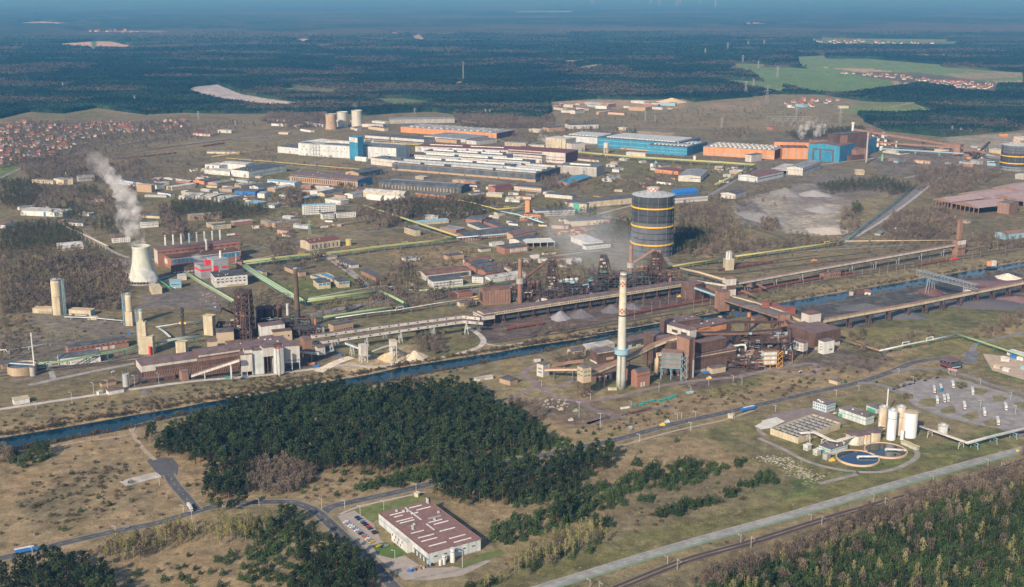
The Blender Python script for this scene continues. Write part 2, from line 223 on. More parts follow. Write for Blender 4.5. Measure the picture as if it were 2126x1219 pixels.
def ground_mat():
 m=bpy.data.materials.new("ground");m.use_nodes=True;n=m.node_tree.nodes;l=m.node_tree.links;b=n["Principled BSDF"]
 b.inputs["Roughness"].default_value=.95;b.inputs["Specular IOR Level"].default_value=.1
 at=n.new("ShaderNodeAttribute");at.attribute_name="Col";geo=n.new("ShaderNodeNewGeometry")
 def nz(sc_,d=8,r=.7):
  t=n.new("ShaderNodeTexNoise");t.inputs["Scale"].default_value=sc_;t.inputs["Detail"].default_value=d;t.inputs["Roughness"].default_value=r
  l.new(geo.outputs["Position"],t.inputs["Vector"]);return t
 a,c=nz(.09),nz(.6,5)
 r1=n.new("ShaderNodeMapRange");r1 .inputs[1].default_value=.35;r1 .inputs[2].default_value=.68;r1 .inputs[3].default_value=.58;r1 .inputs[4].default_value=1.25
 r2=n.new("ShaderNodeMapRange");r2 .inputs[1].default_value=.3;r2 .inputs[2].default_value=.7;r2 .inputs[3].default_value=.6;r2 .inputs[4].default_value=1.3
 l.new(a.outputs[0],r1 .inputs[0]);l.new(c.outputs[0],r2 .inputs[0])
 mu=n.new("ShaderNodeMath");mu.operation='MULTIPLY';l.new(r1 .outputs[0],mu.inputs[0]);l.new(r2 .outputs[0],mu.inputs[1])
 br=nz(.028,12,.74);r3=n.new("ShaderNodeMapRange");r3 .inputs[1].default_value=.52;r3 .inputs[2].default_value=.62;r3 .inputs[4].default_value=.42;l.new(br.outputs[0],r3 .inputs[0])
 mx=n.new("ShaderNodeMixRGB");l.new(r3 .outputs[0],mx.inputs[0]);l.new(at.outputs["Color"],mx.inputs[1]);mx.inputs[2].default_value=(.115,.095,.07,1)
 b2=nz(.05,10,.7);r4=n.new("ShaderNodeMapRange");r4 .inputs[1].default_value=.56;r4 .inputs[2].default_value=.66;r4 .inputs[4].default_value=.55;l.new(b2 .outputs[0],r4 .inputs[0])
 m2=n.new("ShaderNodeMixRGB");l.new(r4 .outputs[0],m2 .inputs[0]);l.new(mx.outputs[0],m2 .inputs[1]);m2 .inputs[2].default_value=(.37,.30,.17,1)
 v=n.new("ShaderNodeVectorMath");v.operation='SCALE';l.new(m2 .outputs[0],v.inputs[0]);l.new(mu.outputs[0],v.inputs["Scale"])
 l.new(v.outputs[0],b.inputs["Base Color"])
 bp=n.new("ShaderNodeBump");bp.inputs["Strength"].default_value=.6;bp.inputs["Distance"].default_value=.5;l.new(c.outputs[0],bp.inputs["Height"]);l.new(bp.outputs[0],b.inputs["Normal"])
 return m
make_ground()
# ---- canal water
def make_canal():
 xs=np.linspace(-1050,1700,300);hi=interp_line(canal_hi,xs)+6;lo=interp_line(canal_lo,xs)-6
 v=[(x,y,-2.4)for x,y in zip(xs,lo)]+[(x,y,-2.4)for x,y in zip(xs,hi)];n=len(xs)
 m=mat("water",(.003,.026,.042),rough=.06,var=.25,scale=.02,spec=.12)
 nn=m.node_tree.nodes;b=nn["Principled BSDF"];bp=nn.new("ShaderNodeBump");t=nn.new("ShaderNodeTexNoise");t.inputs["Scale"].default_value=.6;t.inputs["Detail"].default_value=3
 g=nn.new("ShaderNodeNewGeometry");m.node_tree.links.new(g.outputs["Position"],t.inputs["Vector"]);bp.inputs["Strength"].default_value=.25;bp.inputs["Distance"].default_value=.12
 m.node_tree.links.new(t.outputs[0],bp.inputs["Height"]);m.node_tree.links.new(bp.outputs[0],b.inputs["Normal"])
 o=MB().poly(v,[(i,i+1,n+i+1,n+i)for i in range(n-1)]).build("canal_water",m);tag(o,kind="structure")
make_canal()
# ---- flat sheets: yards and aprons
ZL=[0.03]
def sheet(name,pts,rgb,z=None,second=None,world=False,var=.2,rag=0):
 if z is None:ZL[0]+=.004;z=ZL[0]
 W=pts if world else GP(pts)
 if rag:
  out=[]
  for i in range(len(W)):
   a,b=np.array(W[i][:2]),np.array(W[(i+1)%len(W)][:2]);L=np.linalg.norm(b-a);k=max(2,int(L/4));nrm=np.array((-(b-a)[1],(b-a)[0]))/max(L,1e-6)
   for j in range(k):
    t=j/k;p=a+(b-a)*t;d=(fbm(np.array([p[0]/14.]),np.array([p[1]/14.]),3)[0]-.5)*rag*4*min(1,6*t,6*(1-t));out.append(tuple(p+nrm*d))
  W=out
 me=bpy.data.meshes.new(name);v=[(p[0],p[1],z)for p in W]
 area=sum(v[i][0]*v[(i+1)%len(v)][1]-v[(i+1)%len(v)][0]*v[i][1]for i in range(len(v)))
 if area<0:v=v[::-1]
 from mathutils.geometry import tessellate_polygon
 from mathutils import Vector
 me.from_pydata(v,[],[t for t in tessellate_polygon([[Vector(p)for p in v]])])
 me.materials.append(mat("sheet_%.3f_%.3f_%.3f"%rgb,rgb,rough=.95,var=var,scale=.12,second=second,mixscale=.06,spec=.1))
 o=link(name,me);tag(o,kind="structure");return o
def smooth(pts,n=6):
 P=[np.array(p,float)for p in pts];out=[]
 for i in range(len(P)-1):
  p0,p1,p2,p3=P[max(i-1,0)],P[i],P[i+1],P[min(i+2,len(P)-1)]
  for k in range(n):
   t=k/n;out.append(.5*((2*p1)+(-p0+p2)*t+(2*p0-5*p1+4*p2-p3)*t*t+(-p0+3*p1-3*p2+p3)*t**3))
 out.append(P[-1]);return out
def offset_line(P,d):
 out=[]
 for i,p in enumerate(P):
  t=P[min(i+1,len(P)-1)]-P[max(i-1,0)];t=t[:2]/max(np.linalg.norm(t[:2]),1e-9);out.append(np.array((p[0]-t[1]*d,p[1]+t[0]*d)))
 return out
def strip(name,pts,w,rgb,z=None,off=0,second=None,world=False,var=.15):
 if z is None:ZL[0]+=.004;z=ZL[0]
 P=smooth([p[:2]for p in(pts if world else GP(pts))]);a=offset_line(P,off+w/2);b=offset_line(P,off-w/2);n=len(P)
 o=MB().poly([(p[0],p[1],z)for p in a]+[(p[0],p[1],z)for p in b],[(n+i,n+i+1,i+1,i)for i in range(n-1)]).build(name,mat("sheet_%.3f_%.3f_%.3f"%rgb,rgb,rough=.95,var=var,scale=.12,second=second,mixscale=.06,spec=.1))
 tag(o,kind="structure");return o
def dashes(name,pts,w,on,gap,off=0,rgb=(.6,.6,.58)):
 P=smooth([p[:2]for p in GP(pts)],12);P=offset_line(P,off);mb=MB();acc=0;ZL[0]+=.004
 for a,b in zip(P[:-1],P[1:]):
  L=np.linalg.norm(b-a);d=(b-a)/max(L,1e-6);nn=np.array((-d[1],d[0]))*w/2;s=0.
  while s<L:
   ph=acc%(on+gap);step=min(L-s,(on-ph)if ph<on else(on+gap-ph));step=max(step,.01)
   if ph<on:
    p,q=a+d*s,a+d*(s+step);mb.poly([(*(p-nn),ZL[0]),(*(q-nn),ZL[0]),(*(q+nn),ZL[0]),(*(p+nn),ZL[0])],[(0,1,2,3)])
   s+=step;acc+=step
 o=mb.build(name,mat("roadpaint",rgb,var=.25,scale=.4));tag(o,kind="structure")
ASP=(.085,.085,.09);ASPL=(.19,.18,.175);CON=(.36,.33,.29);DIRT=(.33,.26,.20)
sheet("yard",[(305,957),(318,950),(358,950),(371,966),(369,985),(352,1000),(332,990)],(.105,.103,.108))
sheet("yard",[(700,1072),(735,1060),(775,1088),(790,1120),(850,1160),(880,1180),(930,1178),(1005,1160),(1020,1165),(960,1195),(890,1205),(838,1204),(790,1163),(730,1115)],(.34,.29,.25))
sheet("lawn",[(735,1058),(870,1028),(900,1040),(880,1045),(785,1075),(775,1085)],(.12,.155,.05),second=(.16,.17,.07))
sheet("lawn",[(772,1132),(800,1125),(835,1140),(845,1152),(815,1160),(785,1152)],(.10,.15,.045))
sheet("lawn",[(1005,1148),(1040,1140),(1050,1150),(960,1180),(940,1176)],(.13,.15,.055))
R_left=[(-60,1172),(0,1160),(50,1148),(130,1128),(200,1112),(260,1099),(330,1085),(400,1064),(450,1051),(520,1044),(590,1042),(630,1048),(660,1063)]
R_down=[(600,1041),(650,1058),(690,1092),(730,1130),(770,1165),(800,1200),(830,1232)]
R_up=[(668,1068),(690,1052),(740,1040),(810,1025),(880,1008),(940,990),(1040,962),(1130,945),(1200,930),(1280,913),(1400,880),(1500,858),(1600,835),(1700,812),(1780,795),(1850,772),(1900,752),(1970,742)]
for nm,r,wd in(("road",R_left,8),("road",R_up,8.5),("road",R_down,8.5),("road",[(408,1060),(385,1032),(362,1005),(350,985)],8)):
 strip(nm,r,wd+3,(.24,.20,.15));strip(nm,r,wd,ASP,second=(.115,.113,.115));dashes("road_marking",r,.18,4,8)
strip("footpath",[(700,1066),(740,1050),(810,1034),(880,1019)],2.5,(.42,.37,.31),off=-3)
strip("footpath",[(1280,925),(1400,892),(1500,870),(1560,850)],3,(.36,.29,.24),off=-3)
R_hwy=[(1060,1240),(1123,1221),(1220,1191),(1313,1162),(1420,1130),(1530,1099),(1640,1069),(1745,1038),(1860,1005),(1972,973),(2050,952),(2126,932),(2260,896)]
strip("highway",R_hwy,9.6,(.24,.235,.22),second=(.30,.29,.27));strip("cycle_path",R_hwy,2.6,(.17,.25,.17),off=-5.6)
dashes("road_marking",R_hwy,.2,5,9);dashes("road_marking",R_hwy,.15,400,1,off=4.5)
for r,wd,c in(([(330,985),(290,995),(255,1005)],14,CON),([(270,888),(285,915),(305,940),(322,955)],4,DIRT),([(90,932),(165,918),(240,908),(275,900)],3,DIRT),([(275,895),(285,882),(320,874)],3,DIRT),([(-40,856),(0,850),(100,835),(200,820),(300,805),(400,792),(480,785),(560,778),(640,768),(720,758),(780,763),(850,752),(920,742),(985,725),(1003,712),(1000,700),(985,688),(970,680)],7,(.42,.38,.33)),([(660,772),(700,752),(730,742)],12,(.6,.52,.4)),([(1000,712),(1040,718),(1100,710)],4,CON),([(1040,722),(1150,706),(1300,682),(1400,664),(1500,640)],4,(.28,.25,.2)),([(1060,828),(1115,800),(1095,785),(1085,778),(1100,765),(1130,752)],7,(.2,.155,.15)),([(1115,800),(1160,803),(1185,793),(1230,790)],7,(.2,.155,.15)),([(1115,800),(1150,822),(1190,832),(1260,828),(1330,812),(1380,800)],7,(.2,.155,.15)),([(1200,833),(1230,850),(1270,862),(1300,866)],8,(.18,.14,.135)),([(1380,800),(1450,790),(1530,783),(1580,772),(1680,755),(1700,765)],8,(.2,.165,.15)),([(1590,768),(1640,755),(1620,745),(1680,728),(1740,725)],7,(.2,.165,.15)),([(1260,862),(1240,872),(1220,880),(1290,862),(1400,842)],6,(.15,.12,.12)),([(1560,750),(1600,768),(1680,778),(1700,762)],7,(.23,.18,.17)),([(1780,795),(1830,800),(1900,830),(1990,860),(2126,905)],8,ASPL),([(1850,772),(1920,764),(2000,778),(2060,800),(2140,822)],8,ASPL),([(2000,740),(2018,728),(2026,715),(2060,706),(2126,690),(2200,672)],7,ASPL),([(1960,742),(2010,752),(2018,730)],12,(.14,.14,.15)),([(1575,910),(1620,930),(1680,960),(1760,978),(1830,980),(1880,965),(1905,945),(1890,925),(1870,912)],5,(.25,.22,.2)),([(1700,1005),(1780,985)],5,(.25,.22,.2)),([(1590,905),(1575,890),(1600,872)],5,(.25,.2,.18)),([(520,520),(620,500),(720,487),(860,470),(980,455),(1100,440)],7,(.16,.155,.16)),([(480,548),(660,522),(760,590),(790,610)],7,(.25,.22,.2)),([(640,620),(760,598),(800,594)],5,(.33,.28,.24)),([(660,522),(770,600)],5,(.3,.26,.23)),([(0,615),(60,607),(160,600)],3,DIRT),([(60,800),(130,785),(200,770),(280,755)],8,(.27,.25,.23)),([(100,750),(112,790)],6,(.27,.25,.23)),([(0,775),(100,762),(290,745)],5,(.25,.22,.2)),([(1880,370),(1960,350),(2040,330),(2126,322)],10,(.24,.22,.21)),([(1750,505),(1800,470),(1850,435),(1900,400),(1950,365),(1985,350)],22,(.17,.16,.16)),([(1780,490),(1830,460),(1880,425),(1925,390),(1960,365)],6,(.33,.3,.28)),([(1600,350),(1680,345),(1760,335),(1850,325)],8,(.3,.28,.26)),([(1450,420),(1510,385),(1560,360),(1640,350)],9,(.2,.19,.19)),([(1490,450),(1480,430),(1520,415),(1600,395)],4,(.12,.1,.1)),([(1545,470),(1600,485),(1640,500),(1650,512)],4,(.1,.09,.09)),([(0,370),(90,330),(160,318),(300,290),(400,270),(470,262)],9,(.21,.2,.2)),([(380,300),(460,290),(560,283),(640,275)],12,(.2,.21,.23)),([(300,310),(470,290),(560,270)],8,(.13,.1,.1)),([(230,330),(330,315),(470,300)],8,(.15,.12,.11)),([(1240,445),(1340,420)],8,(.3,.28,.26)),([(1180,355),(1250,360),(1300,375)],8,(.26,.24,.22)),([(590,430),(700,395),(760,385)],7,(.24,.22,.2)),([(330,580),(400,560),(450,565)],5,(.33,.3,.26)),([(640,655),(800,625),(960,605),(1070,590)],14,(.2,.18,.18)),([(170,480),(250,530),(330,540)],6,(.28,.25,.22)),([(900,600),(1060,580)],12,(.2,.19,.2)),([(1000,560),(1130,535),(1250,520)],6,(.3,.27,.24)),([(940,235),(1060,300),(1140,290),(1300,270)],9,(.2,.18,.17)),([(1130,270),(1400,268),(1700,285),(1790,290)],14,(.14,.11,.1)),([(1690,217),(1800,213),(1990,214)],10,(.25,.23,.2)),([(1850,222),(1905,213),(2000,205)],6,(.4,.33,.25)),([(800,222),(870,218),(908,212)],10,(.45,.36,.26))):
 strip("path" if wd<6 else "road",r,wd,c,second=tuple(min(1,k*1.25)for k in c))
for r in([(830,352),(960,366),(1150,398)],[(600,395),(760,410),(900,418),(1100,436)],[(770,300),(640,345),(560,400)],[(1180,355),(1120,400),(1060,440)],[(480,330),(640,350),(800,375)],[(1250,330),(1400,345),(1560,352)],[(860,470),(980,505),(1130,530)],[(280,380),(420,395),(560,412)],[(1260,450),(1330,470),(1400,560)],[(1540,530),(1700,520),(1950,505)],[(440,420),(620,430),(760,425)]):strip("road",r,7,(.21,.19,.175),second=(.27,.245,.22))
sheet("parking_lot",[(1858,802),(1880,792),(1940,787),(1985,785),(2060,808),(2140,832),(2140,900),(2040,885),(1960,868),(1900,845),(1875,820)],(.235,.215,.205),second=(.28,.26,.25))
for p in([(1858,818),(1885,815),(1896,820),(1897,830),(1880,831),(1862,826)],[(1905,835),(1920,828),(1944,828),(1942,845),(1920,846),(1908,841)],[(1950,852),(1968,844),(1980,843),(1985,857),(1970,860),(1955,858)],[(1995,865),(2015,856),(2030,855),(2033,870),(2015,873)],[(2022,806),(2040,807),(2052,813),(2040,822),(2022,818)],[(2060,822),(2080,821),(2093,827),(2080,836),(2062,833)],[(2038,878),(2055,871),(2068,873),(2070,886),(2050,886)],[(2105,838),(2126,836),(2140,840),(2126,850),(2110,848)],[(1983,794),(2000,792),(2010,799),(1998,806),(1985,803)]):
 sheet("lawn",p,(.15,.15,.065),second=(.24,.19,.12))
sheet("yard",[(1590,870),(1600,862),(1650,850),(1700,845),(1760,880),(1700,890),(1640,880)],(.22,.18,.165))
sheet("yard",[(2040,735),(2126,745),(2126,790),(2060,770)],(.42,.33,.25))
def track(pts,n=1,gap=4.5,bed=(.22,.175,.14)):
 strip("track_bed",pts,3.6*n+(n-1)*gap*.25+1,bed,second=(.12,.095,.085))
 P=smooth([np.array(p[:2])for p in GP(pts)])
 for k in range(n):
  Q=offset_line(P,(k-(n-1)/2)*gap);strip("track_bed",Q,2.5,(.075,.055,.047),world=True)
  for o_ in(-.75,.75):
   Q=offset_line(P,(k-(n-1)/2)*gap+o_);MB().tube([(q[0],q[1],.2)for q in Q],.09,4).build("rail",mat("railsteel",(.34,.29,.25),rough=.4,var=.2,metal=.4)).__setitem__("kind","structure")
track([(1240,1240),(1305,1212),(1430,1163),(1566,1125),(1700,1083),(1850,1040),(2000,1000),(2126,958),(2260,915)],2)
for p in([(1500,612),(1700,580),(1900,548),(2126,512),(2300,485)],[(1500,616),(1700,585),(1900,553),(2126,518)],[(1500,606),(1700,573),(1900,540),(2126,500)],[(1040,705),(1200,680),(1400,645),(1540,622)],[(1020,712),(1200,686),(1400,652)],[(0,775),(200,755),(290,742)],[(0,782),(120,768),(260,752)],[(1180,520),(1400,545),(1560,545),(1700,530)],[(1380,555),(1500,560),(1620,545),(1800,525)],[(1400,565),(1520,568),(1650,552),(1800,535)],[(620,480),(800,455),(1000,430)],[(480,290),(350,306),(240,324)],[(640,715),(800,690),(960,665)],[(0,348),(120,325),(260,300),(420,280)]):
 track(p)
def foliage_mat(name,dark,light,third=None):
 m=bpy.data.materials.new(name);m.use_nodes=True;n=m.node_tree.nodes;l=m.node_tree.links;b=n["Principled BSDF"]
 b.inputs["Roughness"].default_value=.8;b.inputs["Specular IOR Level"].default_value=.15
 at=n.new("ShaderNodeAttribute");at.attribute_name="Col";sp=n.new("ShaderNodeSeparateColor");l.new(at.outputs["Color"],sp.inputs[0])
 mx=n.new("ShaderNodeMixRGB");mx.inputs[1].default_value=(*dark,1);mx.inputs[2].default_value=(*light,1);l.new(sp.outputs[0],mx.inputs[0]);src=mx.outputs[0]
 if third:
  m2=n.new("ShaderNodeMixRGB");m2 .inputs[2].default_value=(*third,1);l.new(src,m2 .inputs[1])
  r=n.new("ShaderNodeMapRange");r.inputs[1].default_value=.6;r.inputs[2].default_value=1;l.new(sp.outputs[1],r.inputs[0]);l.new(r.outputs[0],m2 .inputs[0]);src=m2 .outputs[0]
 v=n.new("ShaderNodeVectorMath");v.operation='SCALE';l.new(src,v.inputs[0]);k=n.new("ShaderNodeMapRange");k.inputs[3].default_value=.7;k.inputs[4].default_value=1.3;l.new(sp.outputs[2],k.inputs[0]);l.new(k.outputs[0],v.inputs["Scale"])
 l.new(v.outputs[0],b.inputs["Base Color"]);return m
FM=dict(pine=foliage_mat("pine_needles",(.008,.021,.013),(.05,.072,.024)),young_pine=foliage_mat("young_pine_needles",(.018,.040,.016),(.064,.10,.03)),birch=foliage_mat("birch_buds",(.13,.12,.045),(.27,.235,.07),(.17,.19,.05)),bare=foliage_mat("bare_twigs",(.10,.078,.06),(.19,.15,.105),(.13,.095,.085)),shrub=foliage_mat("shrub_twigs",(.06,.046,.038),(.13,.10,.065),(.075,.085,.035)),far=foliage_mat("distant_crowns",(.006,.020,.017),(.028,.054,.026),(.13,.10,.07)))
BARK=dict(pine=mat("pine_bark",(.16,.09,.055)),young_pine=mat("pine_bark",(.16,.09,.055)),birch=mat("birch_bark",(.34,.31,.26),var=.4,scale=1.5),bare=mat("grey_bark",(.15,.12,.10)),shrub=mat("grey_bark",(.15,.12,.10)))
def leafquads(P,S,rng,flat=0.0):
 """one small four-cornered leaf clump per point, randomly turned"""
 n=len(P);a=rng.normal(size=(n,3));a[:,2]*=(1-flat);a/=np.linalg.norm(a,axis=1)[:,None];b=rng.normal(size=(n,3));b=np.cross(a,b);b/=np.linalg.norm(b,axis=1)[:,None]
 S=S[:,None];j=rng.uniform(.5,1.2,(4,n,1))
 v=np.stack([P-a*S*j[0],P-b*S*.7*j[1],P+a*S*j[2],P+b*S*.7*j[3]],1).reshape(-1,3)
 return v,np.arange(4*n).reshape(n,4)
def template(kind,seed,n=None):
 """returns crown verts, quads, shade values and trunk tubes of a tree of about true size"""
 r=np.random.default_rng(seed);tr=[]
 if kind=='pine':
  h=r.uniform(14,18);n=n or 400;blobs=[]
  for k in range(9):z=h*(.5+.5*k/9);rad=(1-((k/9)-.25)**2*1.3)*3.1;a=r.uniform(0,6.28);d=r.uniform(.3,1.0)*rad;blobs.append((d*math.cos(a),d*math.sin(a),z,r.uniform(1.5,2.4)))
  blobs.append((0,0,h*.97,1.3));B=np.array(blobs);i=r.integers(0,len(B),n);d=r.normal(size=(n,3));d/=np.linalg.norm(d,axis=1)[:,None];d[:,2]*=.6
  P=B[i,:3]+d*B[i,3][:,None]*r.uniform(.6,1.05,(n,1));S=r.uniform(.35,.8,n);tr=[([(0,0,0),(.2,.1,h*.5),(0,0,h*.93)],.22)]
  for k in range(4):q=B[k];tr.append(([(0,0,q[2]-1.5),tuple(q[:3])],.08))
 elif kind=='young_pine':
  h=r.uniform(5.5,8);n=n or 270;z=h*(1-np.sqrt(r.uniform(0,1,n)))*.97+.3;rad=(1-z/h)**.6*h*.42;a=r.uniform(0,6.28,n);k=1+.25*np.sin(a*3+seed)+.2*np.sin(z*2.4+seed)
  q=np.sqrt(r.uniform(.35,1.05,n));P=np.stack([rad*k*q*np.cos(a),rad*k*q*np.sin(a),z],1);S=r.uniform(.35,.8,n)*(1-.4*z/h);tr=[([(0,0,0),(0,0,h*.9)],.12)]
 elif kind=='birch':
  h=r.uniform(11,15);n=n or 150;z=h*r.uniform(.35,1,n);rad=np.sin(np.clip((z/h-.25)/.75,0,1)*math.pi)**.7*h*.17+.2;a=r.uniform(0,6.28,n);q=np.sqrt(r.uniform(0,1,n))
  P=np.stack([rad*q*np.cos(a),rad*q*np.sin(a),z],1);S=r.uniform(.28,.6,n);tr=[([(0,0,0),(.15,0,h*.5),(0,.1,h*.98)],.09)]
  for k in range(5):zz=h*(.4+.1*k);a=r.uniform(0,6.28);tr.append(([(0,0,zz),(math.cos(a)*1.6,math.sin(a)*1.6,zz+2.4)],.06))
 elif kind=='bare':
  h=r.uniform(8,13);n=n or 190;z=h*(.25+.75*r.uniform(0,1,n)**.8);rad=np.sin(np.clip(z/h,.05,.97)*math.pi*.93)**.6*h*.32;a=r.uniform(0,6.28,n);q=np.sqrt(r.uniform(0,1,n))
  P=np.stack([rad*q*np.cos(a),rad*q*np.sin(a),z],1);S=r.uniform(.16,.42,n)*(1.5 if n>100 else 2.6);tr=[([(0,0,0),(0,0,h*.75)],.17)]
  for k in range(8):zz=h*(.25+.06*k);a=k*2.4;tr.append(([(0,0,zz),(math.cos(a)*h*.12,math.sin(a)*h*.12,zz+h*.14),(math.cos(a)*h*.23,math.sin(a)*h*.23,zz+h*.36)],.07))
 elif kind=='shrub':
  h=r.uniform(2.2,4.2);n=n or 90;a=r.uniform(0,6.28,n);t=np.arccos(r.uniform(0,1,n));q=r.uniform(.5,1,n);R=h*.85*(1+.25*np.sin(3*a+seed))
  P=np.stack([R*q*np.sin(t)*np.cos(a),R*q*np.sin(t)*np.sin(a),h*q*np.cos(t)+.1],1);S=r.uniform(.3,.7,n)*(1.5 if n<50 else 1)
  for k in range(4):tr.append(([(0,0,0),(math.cos(k*1.6)*h*.4,math.sin(k*1.6)*h*.4,h*.7)],.05))
 elif kind=='far':
  h=r.uniform(11,15);n=n or 9;a=r.uniform(0,6.28,n);q=np.sqrt(r.uniform(0,1,n));P=np.stack([q*2.6*np.cos(a),q*2.6*np.sin(a),h*(1-.4*q*q)-r.uniform(0,1.5,n)],1);S=r.uniform(1.5,2.6,n)
 v,f=leafquads(P,S,r,flat=.2 if kind in('pine','far')else 0)
 if kind in('bare','birch','shrub'):
  c=v.reshape(-1,4,3);m=c.mean(1,keepdims=True);c=m+(c-m)*np.array((.7,.7,2.1 if kind=='bare' else 1.5));v=c.reshape(-1,3)
 zz=(v[:,2]-v[:,2].min())/max(1e-6,np.ptp(v[:,2]));shade=np.repeat(r.uniform(0,1,n),4)*.75+r.uniform(0,.25,4*n)
 v[:,2]=np.maximum(v[:,2],.05)
 T=MB()
 for p,rr in tr:T.tube(p,rr,4)
 return dict(v=v,f=f,s=shade,T=T)
TPL={k:[template(k,100*i+7)for i in range(5 if k=='far' else 6)]for k in('pine','young_pine','birch','bare','shrub','far')}
LOW={k:[template(k,900+100*i,nn)for i in range(5)]for k,nn in(('pine',90),('young_pine',60),('birch',60),('bare',75),('shrub',28))}
def merged(name,kind,pts,label,cat,seed,low=False,trunks=True,z0=0):
 """one mass of growth made of many crowns (pts: x, y, scale, tint)"""
 if len(pts)==0:return
 r=np.random.default_rng(seed);V,F,K=[],[],[];o=0;tv,tf=[],[];to=0;pts=np.array(pts);tpl=(LOW if low and kind in LOW else TPL)[kind];which=r.integers(0,len(tpl),len(pts))
 for t in range(len(tpl)):
  P=pts[which==t];n=len(P)
  if not n:continue
  T=tpl[t];a=r.uniform(0,6.28,n);c,s=np.cos(a),np.sin(a);sc_=P[:,2];v=T['v'];m=len(v)
  X=(v[None,:,0]*c[:,None]-v[None,:,1]*s[:,None])*sc_[:,None]+P[:,0,None];Y=(v[None,:,0]*s[:,None]+v[None,:,1]*c[:,None])*sc_[:,None]+P[:,1,None];Z=v[None,:,2]*sc_[:,None]+z0
  V.append(np.stack([X,Y,np.broadcast_to(Z,X.shape)],-1).reshape(-1,3));F.append((T['f'][None]+(np.arange(n)*m)[:,None,None]).reshape(-1,4)+o);o+=n*m
  k=np.empty((n,m,3));k[:,:,0]=T['s'][None]*.7+P[:,3,None]*.3;k[:,:,1]=r.uniform(0,1,n)[:,None];k[:,:,2]=P[:,3,None];K.append(k.reshape(-1,3))
  if trunks and T['T'].v:
   tw=np.array(T['T'].v[:12 if low else None]);fw=np.array([f for f in T['T'].f if len(f)==4 and max(f)<len(tw)]);q=len(tw)
   X=(tw[None,:,0]*c[:,None]-tw[None,:,1]*s[:,None])*sc_[:,None]+P[:,0,None];Y=(tw[None,:,0]*s[:,None]+tw[None,:,1]*c[:,None])*sc_[:,None]+P[:,1,None];Z=np.broadcast_to(tw[None,:,2]*sc_[:,None],X.shape)
   tv.append(np.stack([X,Y,Z],-1).reshape(-1,3));tf.append((fw[None]+(np.arange(n)*q)[:,None,None]).reshape(-1,4)+to);to+=n*q
 ob=np_mesh(name,np.concatenate(V),np.concatenate(F),FM[kind],np.concatenate(K));tag(ob,label,cat,None,"stuff")
 if tv:
  t=np_mesh("trunks",np.concatenate(tv),np.concatenate(tf),BARK[kind],None,ob);t["kind"]="stuff"
CAT=dict(pine='pine tree',young_pine='young pine',birch='birch',bare='bare tree',shrub='shrub')
LAB=dict(pine='tall dark round crowned pine',young_pine='low bushy young pine',birch='slim yellow green birch',bare='leafless brown twiggy tree',shrub='low leafless brown shrub')
def zone(x,y):
 px,py=PX(x,y)
 if px>1280 and py>1000+(1900-px)*.2:return "in the wood below the railway"
 if px<300 and py>1000:return "in the corner below the blue lorry" if py>1130 else "on the open heath above the lower road"
 if px<830 and py>1045:return "between the road bend and the warehouse road"
 if px<1000:return "around the clearing above the road junction"
 if px<1290 and py>960:return "on the slope beyond the warehouse"
 return "on the heath beside the upper road"
def individuals(kind,pts):
 protos=[]
 for i,T in enumerate(TPL[kind]):
  me=bpy.data.meshes.new("crown");me.from_pydata(T['v'].tolist(),[],T['f'].tolist());a=me.color_attributes.new("Col",'FLOAT_COLOR','POINT');r0=(i*.37)%1
  a.data.foreach_set("color",np.stack([T['s']*.7+.3*r0,np.full(len(T['s']),(i*.61)%1),np.full(len(T['s']),r0),np.ones(len(T['s']))],1).astype(np.float32).ravel());me.materials.append(FM[kind])
  tm=bpy.data.meshes.new("trunk");tm.from_pydata(T['T'].v,[],T['T'].f);tm.materials.append(BARK[kind]);protos.append((me,tm))
 r=random.Random(3)
 for p in pts:
  me,tm=r.choice(protos);z_=zone(p[0],p[1]);e=root(kind if kind in('shrub','young_pine')else kind+"_tree",LAB[kind]+" "+z_,CAT[kind],(p[0],p[1],0),r.uniform(0,6.28),CAT[kind]+" growth "+z_);e.scale=(p[2],)*3
  link("crown",me,e)
  if kind!='shrub':link("trunk",tm,e)
TREES={k:[]for k in TPL}
def area(kind,poly,sp,zc=0,seed=1,jit=1.1,smin=.6,smax=1.2,keep=1.0,clump=0):
 """plant inside a photo polygon (taken at height zc) on a jittered grid with spacing sp"""
 W=GP(poly,zc);P=np.array(W);r=np.random.default_rng(seed+int(abs(P[0,0])*7)%9999)
 xs=np.arange(P[:,0].min(),P[:,0].max(),sp);ys=np.arange(P[:,1].min(),P[:,1].max(),sp)
 if len(xs)==0 or len(ys)==0:xs=np.array([P[:,0].mean()]);ys=np.array([P[:,1].mean()])
 X,Y=np.meshgrid(xs,ys);X=X+r.uniform(-jit,jit,X.shape)*sp*.6;Y=Y+r.uniform(-jit,jit,X.shape)*sp*.6
 m=inpoly(X,Y,P[:,:2])&(r.uniform(0,1,X.shape)<keep)
 if clump:m&=fbm(X/clump,Y/clump,seed)>.5
 m&=~((canal_sdf(X,Y)>-5)&(Y<3000))
 X,Y=X[m],Y[m];t=np.clip(fbm(X/30,Y/30,77)*1.6-.3+r.uniform(-.3,.3,X.shape),0,1)
 TREES[kind]+=list(zip(X,Y,r.uniform(smin,smax,X.shape),t))
CW=[(322,930),(335,895),(400,868),(470,842),(560,815),(640,798),(700,794),(745,806),(800,806),(870,796),(935,793),(985,797),(1000,815),(1060,845),(1100,872),(1125,888),(1138,898),(1110,910),(1050,925),(1000,936),(960,944),(900,946),(850,953),(800,962),(765,962),(740,955),(700,958),(660,968),(600,945),(520,950),(505,965),(515,1000),(520,1035),(470,1045),(435,1040),(415,1010),(430,985),(455,960),(430,945),(380,940),(340,950)]
